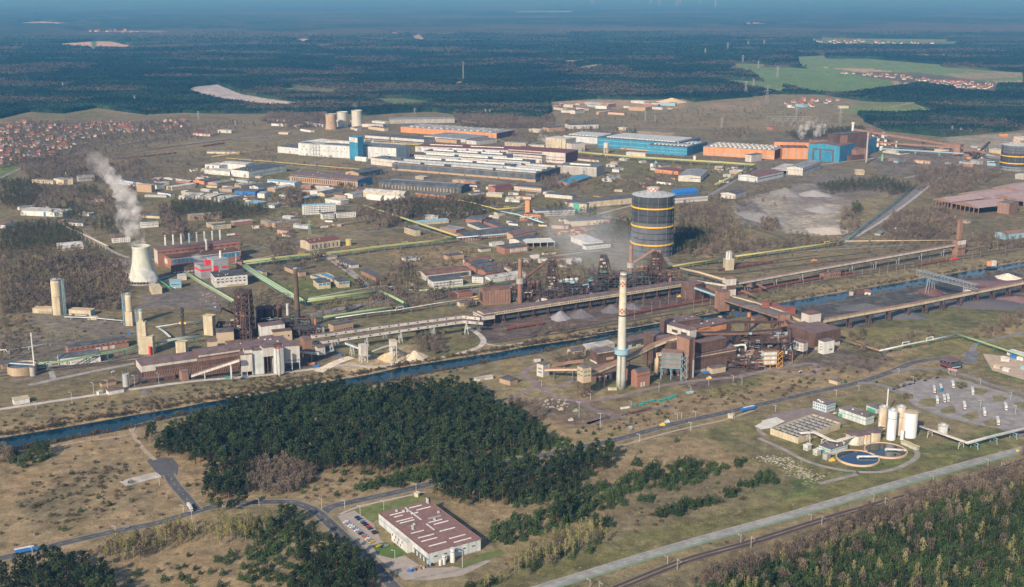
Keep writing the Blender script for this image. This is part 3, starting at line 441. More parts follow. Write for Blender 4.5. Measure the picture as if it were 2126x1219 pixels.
area('pine',CW,5.9,10,keep=.97,smin=.62,smax=1.25);area('birch',CW,26,9,keep=.5,smax=1.3);area('bare',CW,30,9,keep=.5,smin=.9,smax=1.4);area('young_pine',[(440,1050),(520,1040),(640,945),(700,965),(800,975),(900,965),(1150,915),(1130,935),(900,985)],9,4,keep=.35)
area('bare',[(503,955),(560,938),(645,945),(668,962),(650,990),(610,1015),(545,1020),(515,1000)],4.6,5,smin=.8,smax=1.05)
area('young_pine',[(725,1008),(800,988),(880,965),(960,950),(1040,938),(1110,912),(1150,905),(1192,908),(1188,930),(1100,952),(1000,975),(880,1000),(740,1014)],5,3,keep=.9,smax=1.5);area('pine',[(880,960),(960,948),(1050,930),(1130,905),(1150,912),(1060,938),(900,972)],8,7,smin=.5,smax=.9)
area('pine',[(888,1000),(950,972),(1050,962),(1130,950),(1180,934),(1262,926),(1276,945),(1262,960),(1225,966),(1170,978),(1090,1000),(1040,1030),(960,1040),(905,1018)],6.3,9)
area('pine',[(1040,1030),(1180,980),(1200,990),(1140,1030),(1060,1045)],8,6,smin=.6,smax=.85);area('young_pine',[(1030,1038),(1100,1005),(1200,975),(1240,972),(1215,995),(1170,1030),(1110,1045),(1060,1048)],5.4,3)
area('young_pine',[(990,1115),(1060,1070),(1150,1048),(1200,1012),(1260,1000),(1300,985),(1350,962),(1440,952),(1520,962),(1500,975),(1440,1000),(1380,1010),(1320,1015),(1280,1040),(1250,1060),(1200,1080),(1140,1100),(1060,1125)],5.3,3,keep=.86,smin=.45,smax=1.5)
area('pine',[(1130,1060),(1190,1035),(1200,1060),(1150,1085)],6.5,6)
area('young_pine',[(1355,1068),(1420,1038),(1480,1030),(1490,1040),(1440,1056),(1370,1075)],5.2,3,smin=.5,smax=1.5)
area('bare',[(1040,1180),(1090,1140),(1245,1080),(1260,1110),(1100,1185)],11,6,keep=.6);area('birch',[(1040,1180),(1090,1140),(1180,1090),(1245,1080),(1260,1110),(1180,1145),(1100,1175)],6,6);area('young_pine',[(1060,1190),(1110,1150),(1240,1110),(1260,1130),(1180,1160)],9,3)
area('birch',[(1000,1219),(1040,1180),(1060,1190),(1030,1219)],6,4,keep=.7);area('young_pine',[(960,1219),(1000,1200),(1060,1195),(1040,1219)],7,2)
for x,y,rr in((1590,992,22),(1560,1005,12),(1522,1022,18),(1540,960,12),(1535,1002,10),(1395,1010,10),(1380,990,9),(1250,1085,20),(1300,1040,12),(1340,1035,14),(1320,960,12),(1405,912,5),(1220,940,12),(1170,985,10),(1395,990,8),(1430,968,14)):area('young_pine',[(x-rr,y+rr*.4),(x-rr,y-rr*.4),(x,y-rr*.7),(x+rr,y-rr*.4),(x+rr,y+rr*.4),(x,y+rr*.6)],5.2,2,smin=.8)
for x,y in((1216,896),(1232,902),(1285,890),(1275,892),(1300,885),(1320,880),(1270,905),(1210,890),(1380,868),(1365,862),(1260,920),(1200,900),(1305,908),(1247,932),(1330,940),(380,935),(365,875),(352,890),(390,1010),(408,1008),(395,955),(425,945),(440,955),(360,960),(360,972),(150,985),(106,990),(100,1042),(130,1036),(205,1034),(228,1050),(168,1063),(45,1053),(135,1102),(125,1100),(1475,765),(1560,800),(1660,795),(1690,790),(1662,775),(1855,768),(1560,815),(935,772),(965,765),(905,755),(690,700),(1755,795),(1820,795),(1490,1005),(700,1030),(772,985),(760,1010),(470,998)):TREES['young_pine'].append((*G(x,y)[:2],rnd.uniform(.45,.8),rnd.random()))
area('pine',[(-20,1219),(-20,1185),(30,1165),(75,1150),(120,1145),(165,1160),(235,1185),(245,1219),(210,1260),(-20,1260)],6.6,9);area('young_pine',[(30,1215),(235,1175),(260,1195),(200,1219)],7,3,keep=.5)
area('young_pine',[(500,1100),(640,1090),(700,1120),(770,1170),(780,1240),(600,1240),(520,1160)],7,4,keep=.6,smax=1.4);area('pine',[(640,1130),(690,1115),(720,1135),(750,1150),(780,1190),(790,1240),(680,1260),(640,1220),(600,1215),(610,1185)],6.6,9)
area('pine',[(590,1060),(610,1055),(650,1090),(650,1105),(600,1110),(560,1095)],6.5,8,keep=.8);area('young_pine',[(470,1085),(520,1070),(600,1075),(680,1115),(650,1130),(560,1115),(500,1110)],6.5,3,keep=.8)
area('birch',[(415,1110),(430,1075),(520,1065),(580,1080),(560,1100),(470,1120)],5.5,7,keep=.9);area('birch',[(205,1135),(300,1105),(400,1080),(410,1110),(330,1140),(230,1160)],5.2,5,keep=.85);area('bare',[(180,1150),(300,1112),(410,1095),(400,1130),(260,1160)],6,3,keep=.6)
area('young_pine',[(245,1205),(330,1150),(420,1140),(520,1150),(600,1180),(640,1240),(260,1260)],9.5,3,keep=.55);area('young_pine',[(465,1150),(520,1120),(600,1140),(590,1180),(520,1190)],7.5,3,keep=.6)
area('pine',[(300,890),(325,880),(330,900),(305,905)],7,8);area('pine',[(330,930),(350,905),(370,925),(350,945)],6,6);area('young_pine',[(14,945),(40,930),(90,920),(112,935),(100,950),(40,965)],6,4);area('pine',[(60,930),(100,920),(108,935),(70,945)],7,6)
area('bare',[(-10,940),(20,925),(30,950),(-10,965)],5,3)
area('bare',[(1420,1195),(1560,1150),(1690,1110),(1720,1085),(1780,1065),(1850,1040),(1990,985),(2126,935),(2180,930),(2180,985),(2060,1010),(1950,1040),(1850,1080),(1750,1105),(1600,1160),(1480,1219)],5.0,5,keep=.9)
MIX=[(1380,1240),(1480,1200),(1600,1165),(1750,1115),(1860,1080),(1960,1035),(2060,1010),(2200,970),(2200,1260),(1380,1260)]
area('young_pine',MIX,5.6,5,smin=1.0,smax=1.5,keep=.95);area('birch',MIX,11,7,keep=.42,seed=4,smin=.5,smax=1.3);area('bare',MIX,16,7,keep=.5,seed=9,smax=1.4);area('pine',MIX,18,9,keep=.5,seed=5,smin=.6,smax=.95);area('bare',[(1480,1205),(1600,1165),(1860,1080),(2060,1010),(2200,970),(2200,1010),(1900,1100),(1600,1200)],8,6,keep=.7)
area('shrub',[(1450,1205),(1600,1150),(1760,1095),(1850,1045),(2126,955),(2126,965),(1850,1055),(1600,1165)],6,1)
for p,sp,k in(([(0,560),(60,545),(200,530),(300,560),(262,600),(250,640),(190,640),(130,640),(0,650)],6.5,.85),([(0,520),(160,512),(250,530),(230,560),(60,560),(0,560)],8,.6),([(0,650),(60,660),(60,720),(0,740)],10,.5),([(230,640),(265,605),(262,640)],8,.6),([(440,640),(560,600),(640,620),(600,650),(520,650)],8,.5),([(560,500),(600,480),(620,520),(600,560),(560,560)],8,.5),([(760,600),(790,575),(870,560),(870,600),(840,625),(770,625)],8,.7),([(820,520),(990,520),(960,560),(870,580),(800,560)],12,.4),([(780,640),(870,618),(900,630),(820,650)],8,.5),([(770,435),(870,405),(1000,410),(1050,430),(960,450),(860,450)],8,.8),([(520,420),(600,400),(640,390),(720,395),(640,430)],10,.3),([(300,330),(330,350),(300,400),(200,380),(140,350)],10,.5),([(30,330),(200,325),(260,350),(200,370),(60,372)],9,.7),([(0,380),(140,385),(300,415),(250,440),(150,440),(0,420)],9,.55),([(330,440),(360,430),(430,450),(400,500),(340,500)],9,.5),([(1000,560),(1060,540),(1140,535),(1240,555),(1240,590),(1150,590),(1010,580)],9,.6),([(1410,420),(1500,430),(1545,480),(1560,520),(1430,530),(1410,470)],8,.75),([(1540,500),(1640,500),(1650,515),(1560,530)],9,.6),([(1580,455),(1615,455),(1620,475),(1580,475)],6,.8),([(1640,480),(1760,500),(1740,510),(1640,505)],9,.6),([(1750,430),(1780,440),(1790,480),(1760,500),(1740,480)],9,.5),([(1860,440),(1960,430),(2000,470),(1960,500),(1840,500),(1830,470)],7,.8),([(1900,350),(2000,345),(2080,360),(2000,400),(1930,400),(1900,390)],8,.7),([(1760,500),(1900,495),(2000,500),(1900,530),(1780,520)],12,.4),([(2000,480),(2126,480),(2126,510),(2010,520)],9,.6),([(1930,395),(1950,385),(1990,385),(1950,410)],8,.7),([(1240,370),(1400,360),(1410,385),(1260,400)],12,.4),([(1120,370),(1180,360),(1200,385),(1130,390)],7,.6),([(690,395),(740,350),(800,350),(810,400)],9,.4),([(600,640),(980,590),(980,610),(640,665)],10,.45),([(850,700),(880,690),(925,700),(920,730),(880,730)],6,.8),([(1080,690),(1170,670),(1190,690),(1100,712)],9,.35),([(1140,740),(1200,730),(1230,740),(1160,765)],7,.6),([(830,790),(880,775),(890,790),(840,800)],6,.6),([(1040,830),(1090,835),(1140,850),(1110,880),(1060,860)],7,.7),([(1480,270),(1560,262),(1560,285),(1480,285)],12,.5),([(1540,440),(1560,400),(1500,395),(1450,410)],12,.3),([(1760,690),(1800,685),(1800,730),(1770,720)],7,.7),([(1800,720),(1900,690),(1950,680),(1930,700),(1820,730)],7,.6),([(2000,700),(2040,680),(2126,640),(2126,670),(2060,695),(2010,705)],7,.6),([(270,330),(560,300),(560,330),(420,360),(330,370)],22,.4),([(0,740),(100,720),(110,740),(0,770)],12,.3),([(70,325),(330,270),(480,250),(560,260),(400,290),(230,320),(80,345)],14,.45),([(1040,270),(1300,262),(1300,275),(1080,300)],14,.4),([(1850,330),(2000,335),(1990,350),(1850,345)],14,.4),([(940,235),(1150,240),(1150,265),(960,262)],7,.9),([(560,232),(680,228),(680,262),(600,265),(540,250)],8,.8),([(740,420),(770,430),(790,470),(740,460)],8,.5),([(200,440),(250,430),(290,450),(260,470),(210,460)],8,.5),([(400,510),(640,480),(640,500),(420,520)],14,.3)):
 area('bare',p,sp,4,keep=k,smin=.6,smax=1.15)
for p,sp in(([(0,500),(-10,478),(60,462),(130,458),(172,485),(170,502),(80,515),(0,522)],7),([(350,420),(380,412),(480,418),(560,430),(555,442),(480,450),(400,445),(360,440)],7),([(0,375),(60,370),(90,395),(60,425),(0,428)],8),([(780,425),(870,418),(960,425),(1000,440),(950,452),(850,450)],9),([(100,435),(150,420),(190,440),(160,460),(110,450)],9),([(175,455),(260,450),(255,480),(200,478)],9),([(1400,470),(1440,470),(1480,480),(1470,500),(1420,520),(1402,520)],6.5),([(1230,470),(1320,455),(1320,500),(1280,495),(1235,485)],7),([(1695,385),(1740,375),(1840,370),(1895,385),(1880,395),(1790,390),(1720,398)],7.5),([(1768,425),(1790,425),(1792,438),(1770,438)],6),([(1300,275),(1320,270),(1325,282),(1305,285)],9),([(160,390),(200,385),(210,398),(165,400)],8),([(960,415),(1000,410),(1010,440),(970,440)],9),([(1190,440),(1240,430),(1240,445),(1195,450)],9),([(1130,430),(1180,420),(1190,440),(1140,445)],9),([(1630,275),(1790,262),(1800,275),(1660,290)],8),([(1840,395),(1870,382),(1890,390),(1850,400)],8)):
 area('pine',p,sp,8,smin=.7,smax=1.05)
for p,sp,k in(([(0,890),(120,868),(500,800),(700,765),(720,772),(520,812),(300,850),(0,900)],5,.6),([(270,830),(420,795),(640,770),(620,795),(430,828),(290,850)],7,.6),([(0,850),(200,828),(270,835),(150,870),(0,895)],8,.5),([(720,770),(900,745),(1060,715),(1430,650),(1440,658),(1060,730),(880,750),(730,783)],5.5,.65),([(1430,650),(1600,625),(1850,585),(2126,535),(2126,545),(1850,590),(1600,632),(1440,662)],6,.5),([(740,800),(830,790),(960,765),(940,780),(800,805)],7,.5),([(1500,615),(1830,562),(2100,520),(2100,530),(1820,580),(1560,625)],9,.35),([(1080,1219),(1560,1085),(1990,960),(2000,970),(1600,1100),(1180,1219)],14,.4),([(1000,1200),(1400,1080),(1900,950),(1880,930),(1500,1040),(1080,1150)],11,.4),([(0,920),(330,900),(400,1040),(0,1160)],12,.5),([(60,1000),(260,960),(270,1030),(170,1090),(50,1090)],6,.5),([(0,1150),(240,1090),(400,1050),(390,1060),(250,1100),(0,1165)],12,.3),([(640,985),(1100,940),(1100,990),(760,1030),(600,1040)],8,.5),([(1240,870),(1560,790),(1850,720),(1850,760),(1560,850),(1240,910)],9,.5),([(1420,820),(1560,780),(1560,830),(1440,850)],9,.4),([(380,930),(540,950),(640,990),(640,1040),(420,1040)],14,.4),([(400,1219),(620,1219),(480,1120),(300,1160)],14,.4),([(640,700),(1000,640),(1000,690),(700,750)],16,.4),([(560,560),(860,500),(1000,520),(820,620),(620,640)],18,.4),([(1400,440),(1640,500),(1500,560),(1400,540)],14,.4),([(1480,540),(1900,500),(2126,470),(2126,500),(1600,580)],20,.4),([(1850,810),(1890,780),(2000,760),(1980,775),(1900,795)],6,.6),([(1868,818),(1894,818),(1894,828),(1870,828)],4,.8),([(1985,795),(2010,795),(2005,806),(1990,806)],4,.8),([(100,640),(280,620),(280,700),(100,700)],16,.4),([(900,1060),(1000,1100),(1100,1060),(1300,985),(1280,960),(1100,1010)],14,.4),([(1280,1085),(1340,1040),(1590,1010),(1560,1030),(1420,1070)],9,.5),([(640,320),(1100,300),(1700,360),(1500,480),(1000,470),(600,400)],40,.4),([(0,640),(60,650),(110,720),(0,760)],9,.6)):
 area('shrub',p,sp,1,keep=k,smin=.35,smax=1.1)
area('birch',[(0,560),(60,550),(250,560),(250,600),(100,610),(0,610)],10,6,keep=.5);area('birch',[(85,700),(130,695),(180,700),(120,715)],8,4,keep=.6);area('birch',[(820,570),(870,560),(880,590),(830,600)],9,5,keep=.6);area('birch',[(1420,430),(1560,480),(1540,520),(1430,520)],14,5,keep=.6)
area('bare',[(330,425),(345,425),(385,480),(380,500),(335,450)],6,7,smin=1,smax=1.4);area('bare',[(592,395),(625,395),(628,425),(594,425)],7,6,smin=1.1,smax=1.4);area('bare',[(755,432),(815,415),(870,410),(870,440),(800,470)],9,6,smin=1.0,smax=1.4)
area('bare',[(-20,262),(60,250),(200,255),(392,250),(392,272),(250,285),(120,325),(-20,350)],13,5,keep=.75,smin=.6,smax=1.1);area('pine',[(-20,262),(200,255),(392,255),(250,285),(-20,345)],50,5,smin=.5,smax=.9)
area('bare',[(0,330),(640,300),(1200,300),(1700,350),(1560,480),(1200,520),(640,520),(0,560)],24,4,keep=.5,smin=.5,smax=1.1,clump=60);area('young_pine',[(0,330),(640,300),(1200,300),(1700,350),(1560,480),(640,520),(0,560)],70,4,keep=.6);area('bare',[(1100,250),(1560,215),(1780,240),(1780,270),(1100,275)],34,5,keep=.6,clump=90);area('pine',[(1100,245),(1560,225),(1750,250),(1300,265)],60,5,keep=.5)
for x,y in((697,592),(701,560),(649,545),(658,540),(625,560),(737,600),(745,600),(835,560),(840,566),(828,572),(1010,600),(969,640),(893,620),(900,625)):W_=G(x,y);TREES['bare']+=[(W_[0]+q,W_[1]+q*.7,1.35,.4)for q in(0,4,8)]
R3=random.Random(31)
for i in range(2600):
 x=R3 .uniform(-20,2150);src_=canal_hi if i%2 else canal_lo;X_=G(x,np.interp(x,[q[0]for q in src_],[q[1]for q in src_]));TREES['shrub'].append((X_[0]+R3 .uniform(-4,4),interp_line(src_,X_[0])+(R3 .uniform(-.5,5)if i%2 else-R3 .uniform(-.5,5)),R3 .uniform(.25,.8)if R3 .random()<.9 else 1.3,R3 .random()))
def off_roads(L):
 A=np.array([(q[0],q[1])for q in L]);ok=np.ones(len(A),bool)
 for pts,w_ in((R_left,6),(R_up,6.5),(R_down,6.5),(R_hwy,9.5),([(408,1060),(385,1032),(350,985)],6),([(1240,1240),(1305,1212),(1566,1125),(1850,1040),(2126,958)],7)):
  P=smooth([np.array(q[:2])for q in GP(pts)],3)
  for a,b in zip(P[:-1],P[1:]):d=b-a;t=np.clip(((A-a)@d)/max(1e-6,d@d),0,1);ok&=np.linalg.norm(A-a-t[:,None]*d,axis=1)>w_
 for poly in([(300,950),(375,950),(372,990),(330,992)],[(695,1068),(780,1090),(1010,1160),(960,1200),(838,1208),(725,1115)],[(783,1064),(893,1036),(1006,1120),(890,1175)],[(1595,885),(1700,860),(1770,880),(1660,925)]):ok&=~inpoly(A[:,0],A[:,1],[q[:2]for q in GP(poly)])
 return[q for q,k in zip(L,ok)if k]
for kind in('pine','young_pine','birch','bare','shrub'):
 L=TREES[kind]=off_roads(TREES[kind])
 L.sort(key=lambda p:p[1]-p[2]*150)
 solo=[];rest=[]
 for p in L:
  px,py=PX(p[0],p[1],4*p[2])
  if px<-60 or px>2190 or py>1275:continue
  (solo if len(solo)<(300 if kind!='shrub' else 250)and-5<px<2131 and py<1219 else rest).append(p)
 individuals(kind,solo)
 near=[p for p in rest if p[1]<1500];far_=[p for p in rest if p[1]>=1500]
 nm=dict(pine="pine_woods",young_pine="young_pine_woods",birch="birch_woods",bare="bare_woods",shrub="scrub")[kind]
 if near:merged(nm,kind,near,dict(pine="mass of tall dark pines beyond the nearest ones",young_pine="thicket of young pines beyond the nearest ones",birch="stand of pale birches behind the nearest ones",bare="brown leafless wood beyond the nearest bare trees",shrub="brown scrub along the canal banks and railway")[kind],"woods",5)
 if far_:merged(nm,kind,far_,dict(pine="dark pine groves standing among the works",young_pine="small pines far beyond the canal",birch="greenish birch groves north of the canal",bare="grey brown leafless groves among the works",shrub="low scrub between the factory halls")[kind],"woods",6,low=True)
 print(kind,len(solo),len(near),len(far_))
def tufts():
 r=np.random.default_rng(17);n=60000;X=r.uniform(-560,760,n);Y=690+620*r.uniform(0,1,n)**.9;k=(np.abs(X)<Y*.47)&(canal_sdf(X,Y)<-3)&(fbm(X/26,Y/26,91)>.44)
 for pts in(R_left,R_up,R_down,R_hwy):
  P=smooth(np.array([q[:2]for q in GP(pts)]),3)
  for a,b in zip(P[:-1],P[1:]):d=b-a;t=np.clip(((X-a[0])*d[0]+(Y-a[1])*d[1])/max(1e-6,d@d),0,1);k&=np.hypot(X-a[0]-t*d[0],Y-a[1]-t*d[1])>7.5
 for poly in([(700,1066),(870,1020),(900,1035),(1050,1150),(960,1200),(830,1210)],[(1858,795),(1985,780),(2150,830),(2150,905),(1870,830)],[(1570,880),(1700,840),(1900,850),(1920,960),(1720,990)],[(300,950),(375,950),(420,1060),(330,1000)],[(1080,700),(1780,660),(1780,790),(1300,870),(1100,850)]):k&=~inpoly(X,Y,[q[:2]for q in GP(poly)])
 X,Y=X[k],Y[k];n=len(X);m=3;P=np.stack([np.repeat(X,m),np.repeat(Y,m),np.full(n*m,.12)],1)+r.normal(size=(n*m,3))*np.array((.5,.5,.05));v,f=leafquads(P,r.uniform(.25,.7,n*m),r);v[:,2]=np.abs(v[:,2])*.8
 c=np.repeat(np.stack([r.uniform(0,1,n),r.uniform(0,.75,n),r.uniform(0,1,n)],1),4*m,0);ob=np_mesh("grass_tufts",v,f,foliage_mat("dry_tufts",(.12,.09,.05),(.36,.27,.15),(.13,.15,.055)),c);tag(ob,"tufts of dry grass and heather over the open ground","grass",None,"stuff")
tufts()
FARPOLY=[(-900,262),(-300,262),(0,246),(60,232),(130,236),(200,224),(300,238),(380,234),(440,236),(560,236),(640,238),(700,234),(760,240),(820,235),(900,232),(960,240),(1050,242),(1120,250),(1145,232),(1140,212),(1240,205),(1330,208),(1420,205),(1440,212),(1500,206),(1560,202),(1600,196),(1700,196),(1790,210),(1905,216),(1945,233),(1860,238),(1780,236),(1800,255),(1840,272),(1960,285),(2126,270),(2500,270),(3000,270),(3000,-8),(-900,-8)]
def far_mask(X,Y):
 m=inpoly(X,Y,[p[:2]for p in GP(FARPOLY)])
 for W,c,s in FARW:
  P=np.array(W);q=np.where((X>P[:,0].min())&(X<P[:,0].max())&(Y>P[:,1].min())&(Y<P[:,1].max()))
  if len(q[0]):a=inpoly(X[q],Y[q],P[:,:2]);t=m[q];t[a]=False;m[q]=t
 n=fbm(X/700,Y/420,21,4);m&=~((n>np.where(Y<7500,.76,.72))&(Y>3600)&(Y<45000))
 return m
def far_forest():
 R=np.concatenate([np.geomspace(3300,12000,640),np.geomspace(12050,150000,160)]);A=np.radians(np.linspace(-33,33,760));RR,AA=np.meshgrid(R,A,indexing='ij');X=RR*np.sin(AA);Y=RR*np.cos(AA)
 X=X+(fbm(X/60,Y/60,41)-.5)*30;Y=Y+(fbm(X/60,Y/60,42)-.5)*40
 m=far_mask(X,Y);nr,na=X.shape
 hill=26*(fbm(X/1500,Y/900,51,3)-.45)*np.clip((RR-4500)/3000,0,1)
 Z=np.where(m,11+np.clip((RR-7000)/6000,0,1)*30*fbm(X/900,Y/1400,67,3)+5*(fbm(X/22,Y/22,52,2)-.5)+6*(fbm(X/140,Y/90,53,2)-.5)+np.maximum(hill,0),-2)
 dec=np.clip((fbm(X/420,Y/260,61,5)-.585)*12,0,1)*.5;fr=np.clip((RR-8000)/5000,0,1);g2=fbm(X/2600,Y/1500,65,5);dec=np.maximum(dec,fr*np.clip((g2-.52)*3,0,.55));t1=fbm(X/260,Y/150,62,4);t2=fbm(X/18,Y/18,63,2)
 t1=np.clip((t1-.3)*2.2,0,1)*(1-fr*.5)+fr*.5*np.clip((fbm(X/1500,Y/700,66,4)-.3)*2.4,0,1);K=np.stack([np.clip(t1*.6+t2*.4,0,1),.6+.4*dec,np.clip(t2*.7+t1*.4,0,1)],-1)
 i=np.arange((nr-1)*na).reshape(nr-1,na)[:,:-1].ravel();mm=m.ravel();f=np.stack([i,i+na,i+na+1,i+1],1)[:,::-1];f=f[mm[f].any(1)]
 o=np_mesh("forest",np.stack([X,Y,Z],-1).reshape(-1,3),f,FM['far'],K.reshape(-1,3));tag(o,"endless dark pine forest stretching to the horizon","forest",None,"stuff")
 r=np.random.default_rng(8);pts=[];D=3250.
 while D<13000:
  s=max(6.2,D*.00165);w_=D*.66;n=int(2*w_/s);x=np.linspace(-w_,w_,n)+r.uniform(-.5,.5,n)*s;y=D+r.uniform(-.6,.6,n)*s*1.4;pts.append(np.stack([x,y,np.full(n,s/6.2)],1));D+=s*1.5
 P=np.concatenate(pts);q=far_mask(P[:,0],P[:,1])&(r.uniform(0,1,len(P))<(13000-P[:,1])/6000);P=P[q];hh=26*(fbm(P[:,0]/1500,P[:,1]/900,51,3)-.45)*np.clip((P[:,1]-4500)/3000,0,1)
 d=fbm(P[:,0]/420,P[:,1]/260,61,5);dec=(d>.585)&(r.uniform(0,1,len(P))<.6);edge=r.uniform(0,1,len(P))
 for kind_dec,nm,lb in((False,"pine_forest","dense dark pine crowns of the forest beyond the works"),(True,"leafless_forest","leafless brown crowns between the distant pines")):
  Q=P[dec==kind_dec];h=np.maximum(hh[dec==kind_dec],0);n=len(Q)
  T=TPL['far'];V,F,K=[],[],[];o=0;which=r.integers(0,len(T),n)
  for t in range(len(T)):
   a=which==t;B=Q[a];k=len(B);v=T[t]['v'];f=T[t]['f'];mth=len(v);sc_=r.uniform(.75,1.2,k)*(B[:,2]**.6)
   V.append(np.stack([v[None,:,0]*sc_[:,None]*B[:,2,None]**.4+B[:,0,None],v[None,:,1]*sc_[:,None]*B[:,2,None]**.4+B[:,1,None],v[None,:,2]*sc_[:,None]+h[a][:,None]],-1).reshape(-1,3))
   F.append((f[None]+(np.arange(k)*mth)[:,None,None]).reshape(-1,4)+o);o+=k*mth
   tt=fbm(B[:,0]/260,B[:,1]/150,62,4);tt=np.clip((tt-.3)*2.2,0,1)
   c=np.empty((k,mth,3));c[:,:,0]=T[t]['s'][None]*.5+tt[:,None]*.5;c[:,:,1]=(1.0 if kind_dec else r.uniform(0,.62,k))[:,None]if not kind_dec else.95;c[:,:,2]=(r.uniform(0,.6,k)+tt*.4)[:,None];K.append(c.reshape(-1,3))
  ob=np_mesh(nm,np.concatenate(V),np.concatenate(F),FM['far'],np.concatenate(K));tag(ob,lb,"forest",None,"stuff");print(nm,n)
far_forest()
# ================================================================ BUILDINGS
def bld(label,A,B,dep,h,wall='concrete',roof='darkroof',rt='flat',name='factory_hall',cat='factory hall',z0=0.0,win=(),band=(),sky=None,over=.35,group=None,rise=None,base=False,door=(),cols=None,legs=None,vents=0):
 """A, B: photo pixels of the near eave corners at height h (or ground corners when base); dep: depth in metres or the pixel of the eave corner behind B"""
 zr=0 if base else h
 a,b=np.array(G(*A,zr)[:2]),np.array(G(*B,zr)[:2]);L=float(np.linalg.norm(b-a));u=(b-a)/L;n=np.array((-u[1],u[0]))
 D=float(dep)if not isinstance(dep,tuple)else max(4.0,float(np.dot(np.array(G(*dep,zr)[:2])-b,n)))
 e=root(name,label,cat,(a[0],a[1],0),math.atan2(u[1],u[0]),group);t=.35;oh=over
 rise=rise if rise is not None else(D*.09 if rt in('gx','arc')else L*.09)
 w_=MB();r_=MB();foot=[(0,0),(L,0),(L,D),(0,D)]
 if rt=='flat':
  w_.prism(foot,z0,h);r_.box(-oh,L+oh,-oh,D+oh,h,h+t)
  r_.box(-oh,L+oh,-oh,-oh+.3,h+t,h+t+.4);r_.box(-oh,L+oh,D+oh-.3,D+oh,h+t,h+t+.4)
 elif rt=='gx':
  w_.poly([(0,0,z0),(0,D,z0),(0,D,h),(0,D/2,h+rise),(0,0,h),(L,0,z0),(L,D,z0),(L,D,h),(L,D/2,h+rise),(L,0,h)],[(0,4,3,2,1),(5,6,7,8,9),(0,5,9,4),(1,2,7,6),(4,9,8,3),(3,8,7,2),(0,1,6,5)])
  k=rise/(D/2)*oh;r_.poly([(x,y,z)for x in(-oh,L+oh)for y,z in((-oh,h-k+.02),(D/2,h+rise+.02),(D+oh,h-k+.02),(D+oh,h-k+t),(D/2,h+rise+t),(-oh,h-k+t))],[(0,1,4,5),(1,2,3,4),(6,11,10,7),(7,10,9,8),(0,6,7,1),(1,7,8,2),(5,4,10,11),(4,3,9,10),(0,5,11,6),(2,8,9,3)])
 elif rt=='gy':
  w_.poly([(0,0,z0),(L,0,z0),(L,0,h),(L/2,0,h+rise),(0,0,h),(0,D,z0),(L,D,z0),(L,D,h),(L/2,D,h+rise),(0,D,h)],[(0,1,2,3,4),(5,9,8,7,6),(1,6,7,2),(0,4,9,5),(4,3,8,9),(3,2,7,8),(0,5,6,1)])
  k=rise/(L/2)*oh;r_.poly([(x,y,z)for y in(-oh,D+oh)for x,z in((-oh,h-k+.02),(L/2,h+rise+.02),(L+oh,h-k+.02),(L+oh,h-k+t),(L/2,h+rise+t),(-oh,h-k+t))],[(0,5,4,1),(1,4,3,2),(6,7,10,11),(7,8,9,10),(0,1,7,6),(1,2,8,7),(5,11,10,4),(4,10,9,3),(0,6,11,5),(2,3,9,8)])
 elif rt=='arc':
  N=8;pr=[(D*i/N,h+rise*math.sin(math.pi*i/N))for i in range(N+1)]
  w_.poly([(0,0,z0),(0,D,z0)]+[(0,y,z)for y,z in pr[::-1]]+[(L,0,z0),(L,D,z0)]+[(L,y,z)for y,z in pr[::-1]],[tuple(range(N+3))[::-1],tuple(range(N+3,2*N+6)),(0,N+3,2*N+5,N+2),(1,2,N+5,N+4)])
  v=[(x,y,z+q)for x in(-oh,L+oh)for q in(.02,t)for y,z in pr];m=N+1;f=[]
  for i in range(N):f+=[(i,i+1,2*m+i+1,2*m+i)[::-1],(m+i,m+i+1,3*m+i+1,3*m+i),(i,i+1,m+i+1,m+i),(2*m+i,2*m+i+1,3*m+i+1,3*m+i)]
  f+=[(0,m,3*m,2*m),(N,m+N,3*m+N,2*m+N)];r_.poly(v,f)
 elif rt=='hip':
  q=min(D,L)/2;w_.prism(foot,z0,h);r_.poly([(-oh,-oh,h+.02),(L+oh,-oh,h+.02),(L+oh,D+oh,h+.02),(-oh,D+oh,h+.02),(q,D/2,h+rise),(L-q,D/2,h+rise)],[(0,1,5,4),(1,2,5),(2,3,4,5),(3,0,4),(0,3,2,1)])
 elif rt=='shed':
  w_.prism(foot,z0,h,[h,h,h+rise,h+rise]);r_.prism([(-oh,-oh),(L+oh,-oh),(L+oh,D+oh),(-oh,D+oh)],h-.1,0,[h+t,h+t,h+rise+t,h+rise+t]);r_.v[-8:-4]=[(x,y,(h if y<0 else h+rise)+.02)for x,y,z in r_.v[-8:-4]]
 if cols:
  nx,ny=cols;pm=MB().box(-.6,.6,-.6,.6,0,h)
  me=None
  for i in range(nx+1):
   for j in((0,ny)if nx>3 else range(ny+1)):
    if me is None:o=pm.build("pillar",wall,e);me=o.data
    else:o=link("pillar",me,e)
    o.location=(.6+(L-1.2)*i/nx,.6+(D-1.2)*j/ny,0)
  if rt in('gx','gy'):
   gm=MB()
   if rt=='gy':gm.poly([(0,.2,h-1),(L,.2,h-1),(L,.2,h),(L/2,.2,h+rise),(0,.2,h)],[(0,1,2,3,4)])
   gm.box(0,L,.1,.5,h-1.4,h-.02);gm.build("edge_beam",wall,e)
 else:w_.build("wall",wall,e)
 ro=r_.build("roof",roof,e)
 def face(fc,s,z,out):
  return{'f':(s,-out,z),'r':(L+out,s,z),'l':(-out,D-s,z)}[fc]
 FL=dict(f=L,r=D,l=D);OR=dict(f=0,r=math.pi/2,l=-math.pi/2)
